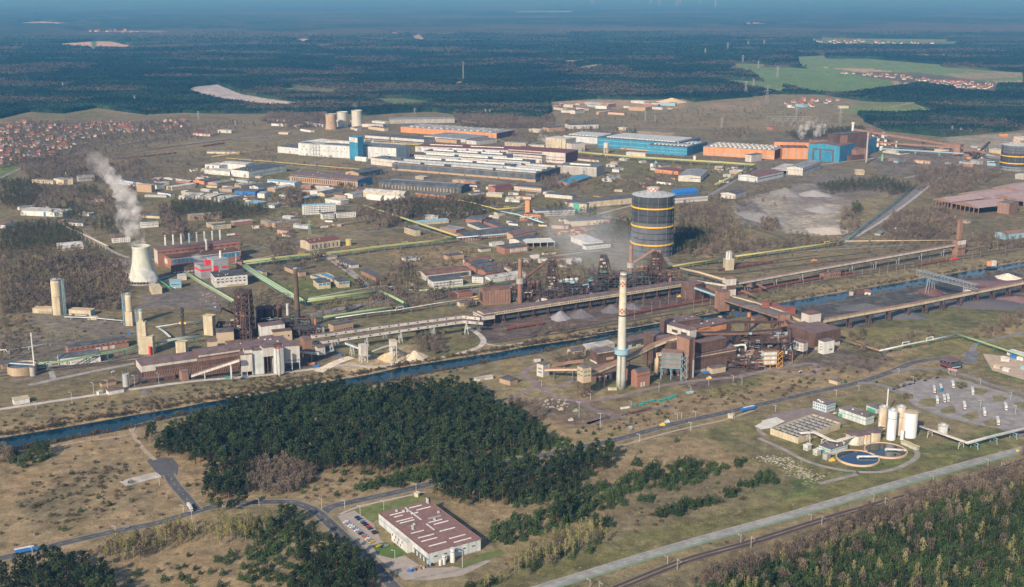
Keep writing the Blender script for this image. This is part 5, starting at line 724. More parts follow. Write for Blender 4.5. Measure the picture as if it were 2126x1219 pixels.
for lb,A,B,Cc,h,wl,rf,rt,wn in[("long brick warehouse with a wide slate roof and brick piers",(967,492.5),(1086,477),(1092,465),7,'brick','slate','gx',[W(1,22,0,6,fx=.25,fz=.95,m='pale')]),("low brick workshop before the warehouse gable",(913,473),(947,478),(948,471),7,'brick','greyroof','flat',[]),("pale trimmed brick wing around the inner yard",(1004,459),(1034,470),(1046,467),6,'brick','slate','flat',[]),("white walled shed in the inner yard",(970,463),(998,474),(1016,470),5,'pale','slate','flat',[]),("slate roofed brick range behind the inner yard",(967,454),(1000,458),(1006,450),7,'brick','slate','gx',[]),("greenish long roof beside the poplars",(866,463),(932,457),(934,452),5,'cream','steelblue','gx',[]),("brick machine hall with tall white windows",(1048,516),(1097,510),(1090,503),10,'brick','slate','flat',[W(1,8,2,8,a=.2,b=.95,fx=.8,fz=.95,m='pale')]),("small white office with blue bins behind it",(1020,506),(1047,503.5),9,5,'white','paleroof','flat',[W(2,7,.5,4.6,fx=.5,fz=.4,m='dgrey')]),("slate roofed store with a curved white end",(1078,500),(1117,491),(1112,484),8,'pale','slate','gx',[]),("long brown roofed shed behind the curved end store",(1065,490),(1112,480),14,7,'tan','mauve','shed',[]),("white domed shed alone in the scrub",(1105,533),(1120,532),12,3,'pale','pale','arc',[]),("open brown roofed hall with a white gable",(884,572),(978,561),(968,551),8,'pale','brownroof','gx',[W(1,1,.5,6.5,fx=.95,fz=.9,m='slate')]),("white two storey office with dark window rows by the pipe rack",(899,585),(961,578.5),(953,572),10,'white','slate','flat',[W(2,20,1,8.5,fx=.5,fz=.55)]),("white cube office with a dark hipped roof",(980,574),(1002.8,575.5),12,9,'white','slate','hip',[W(3,6,.8,8.5,fx=.4,fz=.4)]),("long white barn with a pale brown roof",(1018,579.5),(1092,567),(1085,560),7,'white','paleroof','gx',[]),("brick shed with a slate roof above the white cube",(978,549.5),(1020,542.5),(1010,537),6,'brick','slate','gx',[]),("second brick shed in the brick row",(988,557),(1030,549.5),(1022,544),6,'brick','slate','gx',[]),("third brick shed ending the brick row",(1008,565),(1047,558.5),(1040,552),6,'brick','slate','gx',[W(1,8,1,4)]),("pale ended shed with a rust roof slanting east",(1026,548),(1058,559),(1065,557),5,'pale','rustlight','gx',[]),("rust roofed long shed behind the brick row",(966,544),(1020,538),8,5,'pale','brownroof','shed',[]),("pale roofed workshop with a white office front in the smoke",(1219,504),(1252,501),(1225,487),9,'white','paleroof','flat',[W(1,3,4,7.5,fx=.8,fz=.7,m='steel')]),("low white annex with a window strip in the smoke",(1217,511.5),(1268,506),12,6,'white','slate','flat',[W(1,6,1.5,4,fx=.85,fz=.6,m='steel')]),("long side wing of the pale roofed workshop",(1192,496),(1218,505),18,7,'white','paleroof','flat',[]),("rust brick pump house with a yellow pipe",(952,608),(981,604),10,8,'brick','rust','hip',[W(2,8,1,7,fx=.4,fz=.4)]),("low rust block beside the pump house",(934,613),(953,611),10,5,'rust','rust','flat',[]),("pale hut with a rust roof before the stove hall",(956,630),(990,625),10,5,'cream','mauve','gx',[]),("white canopied crane house north of the furnaces",(1329,580),(1352,576),8,6,'pale','pale','flat',[]),("brick hall with a rusted frame beside the stack",(1004,604),(1060,600),(1050,592),20,'rustlight','brownroof','gx',[W(1,9,2,18,fx=.12,fz=.95,m='darkrust'),('l',1,1,.1,.9,3,16,.8,.9,'darkrust')])]:
 bld(lb,A,B,Cc,h,wl,rf,rt,'workshop' if 'office' not in lb else 'office_building','workshop' if 'office' not in lb else 'office',win=wn)
bld("thin white canopy roof on posts beside the brick hall",(1092,505),(1152,502.5),(1140,495),8,'steel','white','flat','canopy','canopy',cols=(4,2))
bld("long silver shed north of the sidings",(1120,541),(1118.5+20,540),10,4,'white','white','arc','shed',SH)
# ---- power station and its neighbours
bld("tall rear brick boiler house of the power station",(327,519),(497,500.5),22,26,'brick','mauve','flat','power_station','power station',win=[W(1,12,18,24,fx=.3,m='rust')],band=[('l',.1,.9,4,24,'pale'),('f',0,1,21,22,'darkrust')])
bld("front brick turbine hall with tall framed windows",(354.7,537.5),(500,520.5),(496,505),17,'brick','rust','flat','turbine_hall','power station',win=[W(1,16,9,15.5,a=.02,b=.98,fx=.72,fz=.95,m='deepblue')],band=[('f',0,1,15.7,16.6,'pale'),('f',.02,.45,0,7.5,'darkrust'),('l',.25,.7,5,13,'pale')],vents=8)
bld("lower dark block in front of the turbine hall",(357,556),(410,551),10,10,'rust','darkrust','flat','boiler_annex','power station',win=[W(1,7,1,4,fx=.7,m='lgrey')])
bld("dark block joining the turbine hall to the pipes",(490,543),(502,543),(514,540),16,'brick','darkrust','flat','boiler_annex','power station')
e=bld("grey clad boiler block with red stripes and a gravel roof",(416,553),(452,548.5),(445,541),19,'steel','greyroof','flat','boiler_block','power station',band=[('f',0,1,11,14,'red'),('l',0,1,11,14,'red'),('f',.0,.25,7,8,'red'),('f',0,.25,4,5,'red')])
e=bld("taller grey boiler block with a red corner and a white stack",(443,541),(473.5,537),(468,530),27,'steel','steel','flat','boiler_block','power station',band=[('f',-.02,.30,6,19,'red'),('f',.55,1,14,17,'red')])
bld("red box on the roof of the boiler block",(427,543),(440,541.5),7,25,'red','red','flat','plant_box','power station',z0=19)
e=bld("white three storey control building in front of the red striped block",(446,576),(513.5,570),(495,560),15,'white','bitumen','flat','control_building','office',win=[('f',2,7,.03,.97,5,13.5,.6,.32,'glass'),('l',2,5,.1,.95,5,13.5,.5,.3,'glass')],band=[('f',0,1,8.3,9,'concrete'),('f',.35,.9,.5,2.5,'tan')],vents=5)
bld("blue grey pump box on the lawn by the boiler block",(352,585),(376,583.5),12,10,'steelblue','steelblue','flat','pump_house',WB,band=[('f',.15,.85,5,6,'slate')],door=[('f',.4,3,2,'white')])
bld("pale cooler box steaming beside the cooling tower",(315,600),(336,598),26,8,'cream','cream','flat','cooler_house',WB)
bld("pale cooler box behind the cooling tower",(256,562),(270,569),20,6,'cream','cream','flat','cooler_house',WB)
bld("small grey store beside the pump box",(370,573),(387,571.5),10,7,'pale','paleroof','flat','store','store')
# ---- left yard of silos and workshops
bld("low cream store west of the thick concrete tower",(67,641),(108,641.5),11,6,'cream','sandst','flat','store','store',band=[('f',.3,1,1.2,2.2,'dgrey')])
bld("low cream store east of the thick concrete tower",(142.5,643.5),(187.7,645.5),(191,641),7,'cream','sandst','flat','store','store',band=[('f',.05,.9,1.4,2.4,'dgrey'),('r',0,1,0,6.8,'steelblue')])
bld("small cream cabin with two windows on the yard",(181,658.5),(200,660),4,3,'cream','cream','flat','cabin','cabin',win=[W(1,2,.8,2.2,fx=.3)])
bld("orange brick locomotive shed lower front with white gates",(143,729),(267,711),9,5,'brick','slate','flat','locomotive_shed','shed',win=[W(1,3,.2,4.5,a=.42,b=.78,fx=.7,fz=.95,m='pale')])
bld("orange brick locomotive shed upper roof with small dormers",(141,722),(264,704.5),14,9,'brick','slate','flat','locomotive_shed','shed',win=[W(1,11,6,7.5,fx=.35,fz=.8)])
bld("white workshop with a dark curved roof behind the green rack",(121.5,746),(208,736),17,8.5,'white','slate','arc','workshop','workshop',rise=3.5,win=[W(1,8,2,4,a=.15,b=.7,fx=.25)],band=[('f',.8,.97,5.5,7,'dgrey')])
bld("dark roofed low building beside the round basin",(2,757),(62,750),13,5,'tan','slate','flat','workshop','workshop')
bld("small white box shed by the canal road",(29,832),(61,826.5),9,5,'white','cream','flat','shed',SH)
bld("white hut with a brown roof beside the grey silo",(225,813),(257,807),8,4,'white','mauve','flat','hut','hut')
bld("tiny white kiosk next to the brown roofed hut",(205,815),(214,812),3.5,3,'white','white','flat','hut','hut')
bld("low tan ruin with a rust roof behind the hut",(211,797),(241,791),6,4,'tan','brownroof','flat','hut','hut')
# ---- ore bunkers by the canal
e=bld("long mauve roofed bunker end with a white wall and slanting piers",(293.4,760),(412,743.5),(398,730),17,'darkrust','mauve','gx','ore_bunker','bunker',rise=2,z0=0,band=[('f',0,.24,10,16.7,'pale'),('f',.24,1,8.5,14,'rust'),('f',.24,1,14,16.7,'pale'),('l',0,1,9,16.7,'pale')],win=[W(1,7,14.6,16,a=.26,b=.98,fx=.07,m='darkrust')])
L_,D_,h_=e_dims[e.name];pm=None
for i in range(34):
 x=2+(L_-3)*i/33;o=MB().poly([(0,-.2,9.5),(.7,-.2,9.5),(.7,-3.6,0),(0,-3.6,0),(0,.0,9.5),(.7,.0,9.5),(.7,-3.0,0),(0,-3.0,0)],[(0,1,2,3),(4,7,6,5),(0,4,5,1),(3,2,6,7),(0,3,7,4),(1,5,6,2)]).build("pier",'rustlight',e)if pm is None else link("pier",pm,e)
 pm=o.data;o.location=(x,0,0)
e=bld("higher middle stretch of the bunker with a rusty wall",(412,738),(502,725),(490,713),22,'rust','mauve','gx','ore_bunker','bunker',rise=2,band=[('f',0,1,15,18,'rustlight'),('f',0,1,19.8,21.6,'pale')])
L_,D_,h_=e_dims[e.name]
for i in range(24):o=link("pier",pm,e);o.location=(2+(L_-3)*i/23,0,0)
bld("broad mauve roof joining the bunker to the white towers",(500,724),(602,709),(590,697),24,'rust','mauve','flat','ore_bunker','bunker',vents=5)
bld("white clad bunker tower on short legs",(499,738),(523.5,735.5),13,24,'pale','mauve','flat','screening_tower','tower',z0=5,legs=(3,'lgrey'),band=[('l',0,1,5.2,23.8,'rust')])
bld("upper step of the white clad bunker tower",(507,727.5),(523.5,726),14,28,'pale','mauve','flat','screening_tower','tower',z0=5)
bld("bluish shaded wing beside the white clad bunker tower",(524.2,728.5),(547,726.5),11,27,'lgrey','mauve','flat','screening_tower','tower')  # lgrey wall: shade of the tower beside it put into the colour
bld("rust streaked screening house with an open steel front",(546,723),(570,720),14,30,'pale','mauve','flat','screening_house','tower',z0=20,legs=(4,'rust'))
bld("pale high wall behind the dust stack",(572,724),(588,721),10,29,'lgrey','mauve','flat','screening_house','tower')
e=bld("white block with black lettering above the train",(588,720),(621.5,717.5),16,27,'pale','mauve','flat','loading_tower','tower',z0=8,legs=(3,'lgrey'))
L_,D_,h_=e_dims[e.name]
fc=bpy.data.curves.new("lettering",'FONT');fc.body="TRAKKI";fc.size=4.4;fc.extrude=.08;fc.align_x='CENTER';fo=bpy.data.objects.new("lettering",fc);C.objects.link(fo);fo.parent=e;fo.location=(L_*.64,-.12,9.6);fo.rotation_euler=(math.pi/2,0,0);fc.materials.append(M('black'));fo.scale=(1,.75,1)
dg=bpy.context.evaluated_depsgraph_get();lm=bpy.data.meshes.new_from_object(fo.evaluated_get(dg));bpy.data.objects.remove(fo);lm.materials.clear();lm.materials.append(M('black'));fo=link('lettering',lm,e);fo.location=(L_*.64,-.12,9.6);fo.rotation_euler=(math.pi/2,0,0);fo.scale=(1,.75,1)
bld("mauve roofed rust house where the galleries start",(632,707),(647,705),(640,697),22,'rustlight','mauve','gx','transfer_house','transfer tower',rise=1.5)
bld("small pale transfer house on a steel frame",(660,723),(675,720.5),8,14,'pale','mauve','gx','transfer_house','transfer tower',z0=5,legs=(2,'rust'),rise=1,win=[W(1,2,9,11,fx=.2)])
bld("round shouldered transfer hut at the belt foot",(377,773),(391,770.5),8,10,'rustlight','mauve','gx','transfer_house','transfer tower',rise=1.5)
bld("low rust shed roof below the slanting piers",(293,790),(364,779),8,4,'rust','mauve','flat','shed',SH,door=[('f',.1,6,3,'black'),('f',.55,8,3,'black')])
for lb,A,B,Cc,h,wl,rf,rt,wn in[("pale casthouse with a dark gable roof west of the furnace",(449,691),(485,688.5),(478,680),13,'sandst','darkroof','gx',[]),("smaller pale house with a shadowed doorway",(430,710.5),(451,709),12,11,'sandst','mauve','gx',[W(1,1,1,5,fx=.5,m='black')]),("low house with a hipped rust roof by the furnace foot",(471,714.5),(509,710.5),14,7,'sandst','brownroof','hip',[]),("house with a big blank white gable wall beside the furnace",(542,678.5),(591,672.5),(585,666),17,'white','mauve','flat',[]),("rust roofed lean-to below the white wall",(541,704),(571,699.5),10,7,'sandst','mauve','gx',[]),("streaked pale engine house below the white wall",(567,690),(606,686),10,12,'sandst','rust','flat',[W(1,3,4,8,fx=.25,m='black')]),("grey pump building beside the brick chimney",(644,682),(673,678.5),10,9,'concrete','slate','flat',[]),("tan rust streaked ruin beside the galleries",(692,676),(733,668),12,10,'tan','darkroof','flat',[W(1,8,1,5,fx=.5,m='rust')])]:  # black panel paints the shadow in the smaller house's doorway
 bld(lb,A,B,Cc,h,wl,rf,rt,'casthouse' if 'cast' in lb else 'plant_house','plant house',win=wn)
def gpx(x,y,z=0):return np.array(G(x,y,z))
def conveyor(label,path,w,hh,wall='pale',roof='mauve',legm='steel',every=38,name='conveyor_gallery',cat='conveyor',win=False,lower=None,aframe=True,closed=True,legw=.5):
 """path: (px, py, z) points of the floor line of the near wall, z in metres; a roofed bridge on trestles"""
 P=[np.array(G(x,y,z))for x,y,z in path];e=root(name,label,cat,(P[0][0],P[0][1],0));o0=np.array((P[0][0],P[0][1],0.));P=[p-o0 for p in P]
 wm,rm,dm=MB(),MB(),MB();off=[]
 for i,p in enumerate(P):
  t=P[min(i+1,len(P)-1)]-P[max(i-1,0)];t=t[:2]/np.linalg.norm(t[:2]);n=np.array((-t[1],t[0]));n=n if n[1]>0 or abs(n[1])<.01 else-n;off.append(n)
 Q=[p+np.array((n[0]*w,n[1]*w,0))for p,n in zip(P,off)];up=np.array((0,0,hh));c=np.array((0,0,.35))
 for i in range(len(P)-1):
  a,b,a2,b2=P[i],P[i+1],Q[i],Q[i+1]
  wm.poly([a,b,b+up,a+up,a2,b2,b2+up,a2+up],[(0,1,2,3),(5,4,7,6),(0,4,5,1),(0,3,7,4),(1,5,6,2)])
  na=np.array((off[i][0]*.4,off[i][1]*.4,0));nb=np.array((off[i+1][0]*.4,off[i+1][1]*.4,0));ma,mb_=(a+a2)/2+up+c*2,(b+b2)/2+up+c*2
  rm.poly([a+up-na,b+up-nb,mb_,ma,b2+up+nb,a2+up+na],[(0,1,2,3),(3,2,4,5),(0,5,4,1),(0,3,5),(1,4,2)])
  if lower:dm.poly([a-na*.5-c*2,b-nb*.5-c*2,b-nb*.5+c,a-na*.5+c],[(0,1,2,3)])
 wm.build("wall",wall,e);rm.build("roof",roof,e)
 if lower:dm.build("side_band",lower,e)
 me=None;acc=every*.5;k=0
 for i in range(len(P)-1):
  L=np.linalg.norm((P[i+1]-P[i])[:2]);ang=math.atan2((P[i+1]-P[i])[1],(P[i+1]-P[i])[0])
  while acc<L:
   p=P[i]+(P[i+1]-P[i])*acc/L;n=off[i];z=p[2]
   if z>2:
    m=MB()
    for s in(0,1):
     y=w*(.1+.8*s)
     if aframe:m.beam((-2.2,y,0),(-.3,y,z),legw);m.beam((2.2,y,0),(.3,y,z),legw);m.beam((-1.3,y,z*.5),(1.3,y,z*.5),legw*.6)
     else:m.beam((0,y,0),(0,y,z),legw*1.4)
    m.beam((0,w*.1,z*.55),(0,w*.9,z*.95),legw*.5);m.beam((0,w*.1,z-.2),(0,w*.9,z-.2),legw)
    o=m.build("trestle",legm,e);o.location=(p[0],p[1],0);o.rotation_euler=(0,0,ang)
   acc+=every
  if win:
   q=5.
   while q<L-3 and k<95:
    p=P[i]+(P[i+1]-P[i])*q/L
    if win=='groups' and int(q/7)%8>5:q+=7;continue
    if me is None:o=MB().box(-.9,.9,-.15,.05,-.8,.8).build("window",'black',e);me=o.data
    else:o=link("window",me,e)
    o.location=(p[0],p[1],p[2]+hh*.5);o.rotation_euler=(0,0,ang);q+=7 if win=='groups' else 12;k+=1
  acc-=L
 return e
def pipe(label,path,pipes,legm='steelgreen',every=32,legw=.5,name='pipeline',cat='pipeline',loops=0):
 """path: (px, py, z); pipes: (side offset, height offset, radius, material)"""
 P=[np.array(G(x,y,z))for x,y,z in path];e=root(name,label,cat,(P[0][0],P[0][1],0));o0=np.array((P[0][0],P[0][1],0.));P=[p-o0 for p in P];off=[]
 for i,p in enumerate(P):
  t=P[min(i+1,len(P)-1)]-P[max(i-1,0)];t=t[:2]/np.linalg.norm(t[:2]);off.append(np.array((-t[1],t[0],0)))
 wmax=max(abs(q[0])+q[2]for q in pipes)
 for dx,dz,r,m in pipes:MB().tube([p+n*dx+np.array((0,0,dz+r))for p,n in zip(P,off)],r,8).build("pipe",m,e,smooth=True)
 acc=every*.4
 for i in range(len(P)-1):
  L=np.linalg.norm((P[i+1]-P[i])[:2]);ang=math.atan2((P[i+1]-P[i])[1],(P[i+1]-P[i])[0])
  while acc<L:
   p=P[i]+(P[i+1]-P[i])*acc/L;z=p[2]
   if z>1:
    m=MB();m.beam((0,-wmax,0),(0,-wmax*.7,z),legw);m.beam((0,wmax,0),(0,wmax*.7,z),legw);m.beam((0,-wmax-.3,z-.25),(0,wmax+.3,z-.25),legw*.9);m.beam((0,-wmax,z*.3),(0,wmax*.8,z*.9),legw*.5)
    o=m.build("support",legm,e);o.location=(p[0],p[1],0);o.rotation_euler=(0,0,ang)
   acc+=every
  acc-=L
 for k in range(loops):
  i=min(int(len(P)*(k+1)/(loops+1)),len(P)-2);f=((len(P)-1)*(k+1)/(loops+1))%1;p=P[i]+(P[i+1]-P[i])*f;d=(P[i+1]-P[i]);d/=np.linalg.norm(d);dx,dz,r,m=pipes[0]
  MB().tube([p-d*6,p-d*5+np.array((0,0,4.5)),p+d*5+np.array((0,0,4.5)),p+d*6],r*.7,8).build("expansion_loop",m,e)
 return e
def stack(label,x,y,ty,r0,r1,m='concrete',name='chimney',cat='chimney',bands=(),cap=None,n=20,z0=0.0,extra=None):
 X,Y,_=G(x,y,z0);h=H(*PX(X,Y,0)[:2],ty)if z0==0 else None
 if h is None:X,Y,_=G(x,y,z0);v=(609.5-ty)/FPX;k=(-math.sin(PITCH)+v*math.cos(PITCH))/(math.cos(PITCH)+v*math.sin(PITCH));h=CAMH+Y*k
 e=root(name,label,cat,(X,Y,0));N=10
 MB().lathe(0,0,[(r0+(r1-r0)*i/N,z0+(h-z0)*i/N)for i in range(N+1)],n).build("shaft",m,e,smooth=True)
 for f0,f1,bm_,ex in bands:
  ra,rb=r0+(r1-r0)*f0,r0+(r1-r0)*f1;MB().lathe(0,0,[(ra+ex,z0+(h-z0)*f0),(rb+ex,z0+(h-z0)*f1)],n).build("band",bm_,e)
 MB().lathe(0,0,[(r1*1.04,h-.3),(r1*1.04,h+.25),(r1*.8,h+.25),(r1*.8,h-1)],n).build("rim",cap or m,e)
 return e,h,(X,Y)
def checker(e,z0,z1,r,n=12,rows=3):
 for k in range(rows):
  m=MB()
  for i in range(n):
   if(i+k)%2:continue
   a0,a1=2*math.pi*i/n,2*math.pi*(i+1)/n;za,zb=z0+(z1-z0)*k/rows,z0+(z1-z0)*(k+1)/rows;am=(a0+a1)/2
   m.poly([(r*math.cos(a),r*math.sin(a),z)for z in(za,zb)for a in(a0,am,a1)],[(0,1,4,3),(1,2,5,4)])
  m.build("checker_band",mat("warnred",(.33,.13,.10),var=.3,scale=.6),e)
CHM=mat("chimneypaint",(.48,.46,.37),var=.12,scale=.3,second=(.45,.40,.28),mixscale=.10)
e,h,p=stack("very tall cream chimney with checkered bands and a blue collar",1289,806,566,5.1,3.4,mat("chimneyshaft",(.50,.50,.44),var=.14,streak=.15),bands=[(.645,.945,CHM,.08),(.632,.643,'darkrust',.35),(.945,.962,'concrete',.5),(.962,.985,'asphaltroof',.25)],cap='concrete')
checker(e,h*.655,h*.70,4.25,12,3);checker(e,h*.885,h*.93,3.95,12,3)
col=MB().lathe(0,0,[(4.8,h*.29),(7.6,h*.305),(7.6,h*.345),(4.6,h*.345)],20).build("collar",'steelblue',e)
for i in range(14):a=i*math.pi/7;MB().beam((7.6*math.cos(a),7.6*math.sin(a),h*.345),(7.6*math.cos(a),7.6*math.sin(a),h*.36),.15).build("railing_post",'steelblue',col)
st=MB()
for i in range(26):
 z=3+i*h*.28/26;s=1 if i%2 else-1;st.beam((-1.2+s*.9,-5.3,z),(-1.2-s*.9,-5.3,z+h*.28/26),.35,.5)
st.build("stairway",'slate',e);MB().box(-14,-4.5,-7,-3,0,2.2).build("duct_stub",'cream',e)
# ---- gasholders
def gasholder(label,x,yb,ytop,R,secs,ring):
 X,Y,_=G(x,yb);Y+=R;h=H(*PX(X,Y-R)[:2],ytop);e=root("gasholder",label,"gasholder",(X,Y,0));n=26;z=0
 for f0,f1,m_ in secs:MB().lathe(0,0,[(R,h*f0),(R,h*f1)],n,cap=True).build("shell",m_,e)
 for i in range(9):
  f=(i+1)/10.;MB().lathe(0,0,[(R+.1,h*f-.35),(R+1.1,h*f-.3),(R+1.1,h*f+.1),(R+.1,h*f+.15)],n,cap=False).build("walkway",'bitumen',e)
 for f in ring:MB().lathe(0,0,[(R+.1,h*f-1.0),(R+1.5,h*f-1.0),(R+1.5,h*f+1.0),(R+.1,h*f+1.0)],n,cap=False).build("yellow_ring",mat("ringyellow",(.75,.43,.02),var=.1),e)
 for i in range(n):
  if i%2:continue
  a=2*math.pi*i/n;MB().beam((R*1.004*math.cos(a),R*1.004*math.sin(a),0),(R*1.004*math.cos(a),R*1.004*math.sin(a),h),.7).build("rib",'dgrey',e)
 MB().lathe(0,0,[(R+.8,h),(R+.8,h+.6),(R*.3,h+6.5),(.5,h+7.2)],n).build("roof",'grey',e)
 t=MB().lathe(0,0,[(10.5,h+5.5),(10.5,h+11),(9,h+11.6),(1,h+12.6)],20).build("lantern",'pale',e);checker(t,h+6,h+11,10.6,20,2)
 for i in range(10):a=i*.628+.2;MB().box(-.7,.7,-.7,.7,0,1.8).build("roof_vent",'slate',e).location=(R*.7*math.cos(a),R*.7*math.sin(a),h+2.3)
 return e,h
GH=[(0,.10,mat("gh_a",(.20,.215,.23),streak=.2)),(.10,.52,mat("gh_b",(.115,.125,.14),streak=.2)),(.52,1,mat("gh_c",(.055,.062,.07),streak=.15))]
gasholder("giant dark gasholder with three yellow rings near the furnaces",1358,536,411,33,[(0,.565,mat("gh_b",(.12,.13,.145),streak=.25)),(.565,1,mat("gh_c",(.05,.058,.066),streak=.15))],(.205,.505,.81))
gasholder("second gasholder with two yellow rings at the far scrap yard",2117,356,304,32,[(0,.16,mat("gh_a",(.25,.26,.28),streak=.2)),(.16,.68,mat("gh_c",(.05,.058,.066),streak=.15)),(.68,1,mat("gh_b",(.12,.13,.145),streak=.25))],(.30,.58))
# ---- cooling towers
X,Y,_=G(290,592);Y+=19;e=root("cooling_tower","waisted pale cooling tower with a thick steam plume","cooling tower",(X,Y,0));hc=H(*PX(X,Y-12)[:2],514)
MB().lathe(0,0,[(21.5,4.5),(19.6,9),(17,17),(14.6,27),(13.0,38),(12.3,46),(12.5,hc-2),(12.9,hc),(12.2,hc),(11.8,hc-2),(11.8,40)],48,cap=False).build("shell",mat("towercon",(.50,.50,.43),streak=.18,var=.08),e,smooth=True)
for i in range(32):a=i*math.pi/16;b=a+math.pi/32;MB().beam((22.3*math.cos(a),22.3*math.sin(a),0),(21.3*math.cos(b),21.3*math.sin(b),5),.6).build("leg",'concrete',e)
MB().lathe(0,0,[(24,0),(24,1.2),(22.5,1.2),(22.5,.5)],32).build("basin",'concrete',e)
for x,y,ty,m_,lb in((687.8,268,236.5,mat("tancon",(.42,.31,.22),streak=.2),"brownish round cooling tower of the distant trio"),(711.5,263,232,'palecon',"middle round cooling tower with a shadow across it"),(741.5,263,229,'palecon',"tallest pale round tower of the trio with a wisp of steam")):
 X,Y,_=G(x,y);h=H(x,y,ty);e=root("round_cooling_tower",lb,"cooling tower",(X,Y,0));MB().lathe(0,0,[(17.5,0),(16.6,h*.3),(16,h*.6),(16.4,h*.9),(17,h),(16.2,h),(15.8,h*.9)],32,cap=False).build("shell",m_,e,smooth=True)
 MB().lathe(0,0,[(17.4,h-1.2),(17.6,h-.1),(17.2,h+.1)],32,cap=False).build("rim",'concrete',e)
def plume(name,label,pts,dens,col=(.95,.95,.96),sc_=.07,thr=.42):
 """pts: (x, y, z, radius) world points of a billowing cloud"""
 m=bpy.data.materials.new(name);m.use_nodes=True;n=m.node_tree.nodes;l=m.node_tree.links;n.remove(n["Principled BSDF"]);v=n.new("ShaderNodeVolumePrincipled");v.inputs["Color"].default_value=(*col,1);v.inputs["Anisotropy"].default_value=-.35
 geo=n.new("ShaderNodeTexCoord");t=n.new("ShaderNodeTexNoise");t.inputs["Scale"].default_value=sc_;t.inputs["Detail"].default_value=9;t.inputs["Roughness"].default_value=.68;l.new(geo.outputs["Object"],t.inputs["Vector"])
 r=n.new("ShaderNodeMapRange");r.inputs[1].default_value=thr;r.inputs[2].default_value=thr+.3;r.inputs[3].default_value=0;r.inputs[4].default_value=dens;l.new(t.outputs[0],r.inputs[0]);l.new(r.outputs[0],v.inputs["Density"]);l.new(v.outputs[0],n["Material Output"].inputs["Volume"])
 P=np.array(pts,float);k=MB();N=14;o0=P[0,:3].copy();rr=random.Random(4)
 Q=np.array(smooth([p for p in P],5));k.v=[]
 for i,q in enumerate(Q):
  d=Q[min(i+1,len(Q)-1)][:3]-Q[max(i-1,0)][:3];d/=np.linalg.norm(d);a=np.cross(d,(0.3,1,.1));a/=np.linalg.norm(a);b=np.cross(a,d)
  for j in range(N):t_=2*math.pi*j/N;R=q[3]*(1+.22*math.sin(i*1.3+j*2.1)+.12*rr.uniform(-1,1));k.v.append(tuple(q[:3]+R*(a*math.cos(t_)+b*math.sin(t_))-o0))
 for i in range(len(Q)-1):
  for j in range(N):j2=(j+1)%N;k.f.append((i*N+j,i*N+j2,(i+1)*N+j2,(i+1)*N+j))
 k.f.append(tuple(range(N))[::-1]);k.f.append(tuple((len(Q)-1)*N+j for j in range(N)))
 import bmesh
 o=k.build(name,m);b_=bmesh.new();b_.from_mesh(o.data);bmesh.ops.recalc_face_normals(b_,faces=b_.faces);b_.to_mesh(o.data);b_.free();o.location=o0;tag(o,label,"steam",None,"stuff");return o
cx,cy,_=G(290,592);cy+=19
def up(px,py,d=0):
 v=(609.5-py)/FPX;Y=cy+d;zc=Y*math.cos(PITCH);k=(-math.sin(PITCH)+v*math.cos(PITCH))/(math.cos(PITCH)+v*math.sin(PITCH));Z=CAMH+Y*k;zc=Y*math.cos(PITCH)+(CAMH-Z)*math.sin(PITCH);return((px-1063)*zc/FPX,Y,Z)
plume("steam_plume","thick white steam plume rising and drifting from the cooling tower",[(*up(289,530),10),(*up(288,516),12),(*up(284,500),12),(*up(272,470,8),18),(*up(266,440,18),19),(*up(264,415,30),16),(*up(252,395,50),13),(*up(240,378,80),11),(*up(225,360,110),12)],.08,thr=.45,sc_=.055)
plume("steam_veil","thin fading veil of steam above the plume",[(*up(228,364,105),8),(*up(212,350,140),14),(*up(200,336,170),16),(*up(192,322,190),8)],.02,thr=.44,sc_=.045)
plume("steam_puff","white steam drifting round the foot of the cooling tower",[(*up(322,588,-26),5),(*up(312,576,-26),9),(*up(296,566,-25),7),(*up(285,560,-24),3)],.14,thr=.36)
plume("steam_wisp","pale wisp of steam behind the cooling tower",[(*up(266,566,20),4),(*up(264,545,20),7),(*up(272,530,22),4)],.05)
def gplume(nm,lb,x,y,z,path,dens,col=(.93,.93,.95),thr=.42,sc_=.07):
 X,Y,Z=G(x,y,z);plume(nm,lb,[(X+a,Y+b,Z+c,r)for a,b,c,r in path],dens,col,sc_,thr)
gplume("mill_steam","white steam clouds over the upper orange hall",1668,288,38,[(0,0,0,5),(-6,5,12,12),(2,10,25,12),(14,14,34,10),(28,20,40,5)],.07,thr=.44)
gplume("mill_steam","second steam cloud beside the converter tower",1692,285,40,[(0,0,0,5),(6,5,10,12),(18,10,22,14),(30,14,30,6)],.06,thr=.44)
gplume("mill_steam","thin grey steam before the cream tower block",1160,304,8,[(0,0,0,4),(-10,5,12,9),(-30,8,16,11),(-55,10,26,9)],.035)
gplume("boiler_steam","low white steam drifting over the boiler block roof",440,545,22,[(0,0,0,1.5),(-8,4,4,4),(-20,8,6,5),(-32,12,7,3)],.09)
gplume("furnace_smoke","bluish smoke haze drifting around the eastern furnaces",1290,585,10,[(10,-10,0,16),(0,40,25,40),(-30,90,35,50),(-60,150,45,45),(-90,210,50,20)],.0034,(.62,.68,.75),.36,.018)
gplume("tower_wisp","wisp of steam on the tallest round tower",741,228,44,[(0,0,10,6),(-8,4,16,7),(-16,8,20,4)],.03)
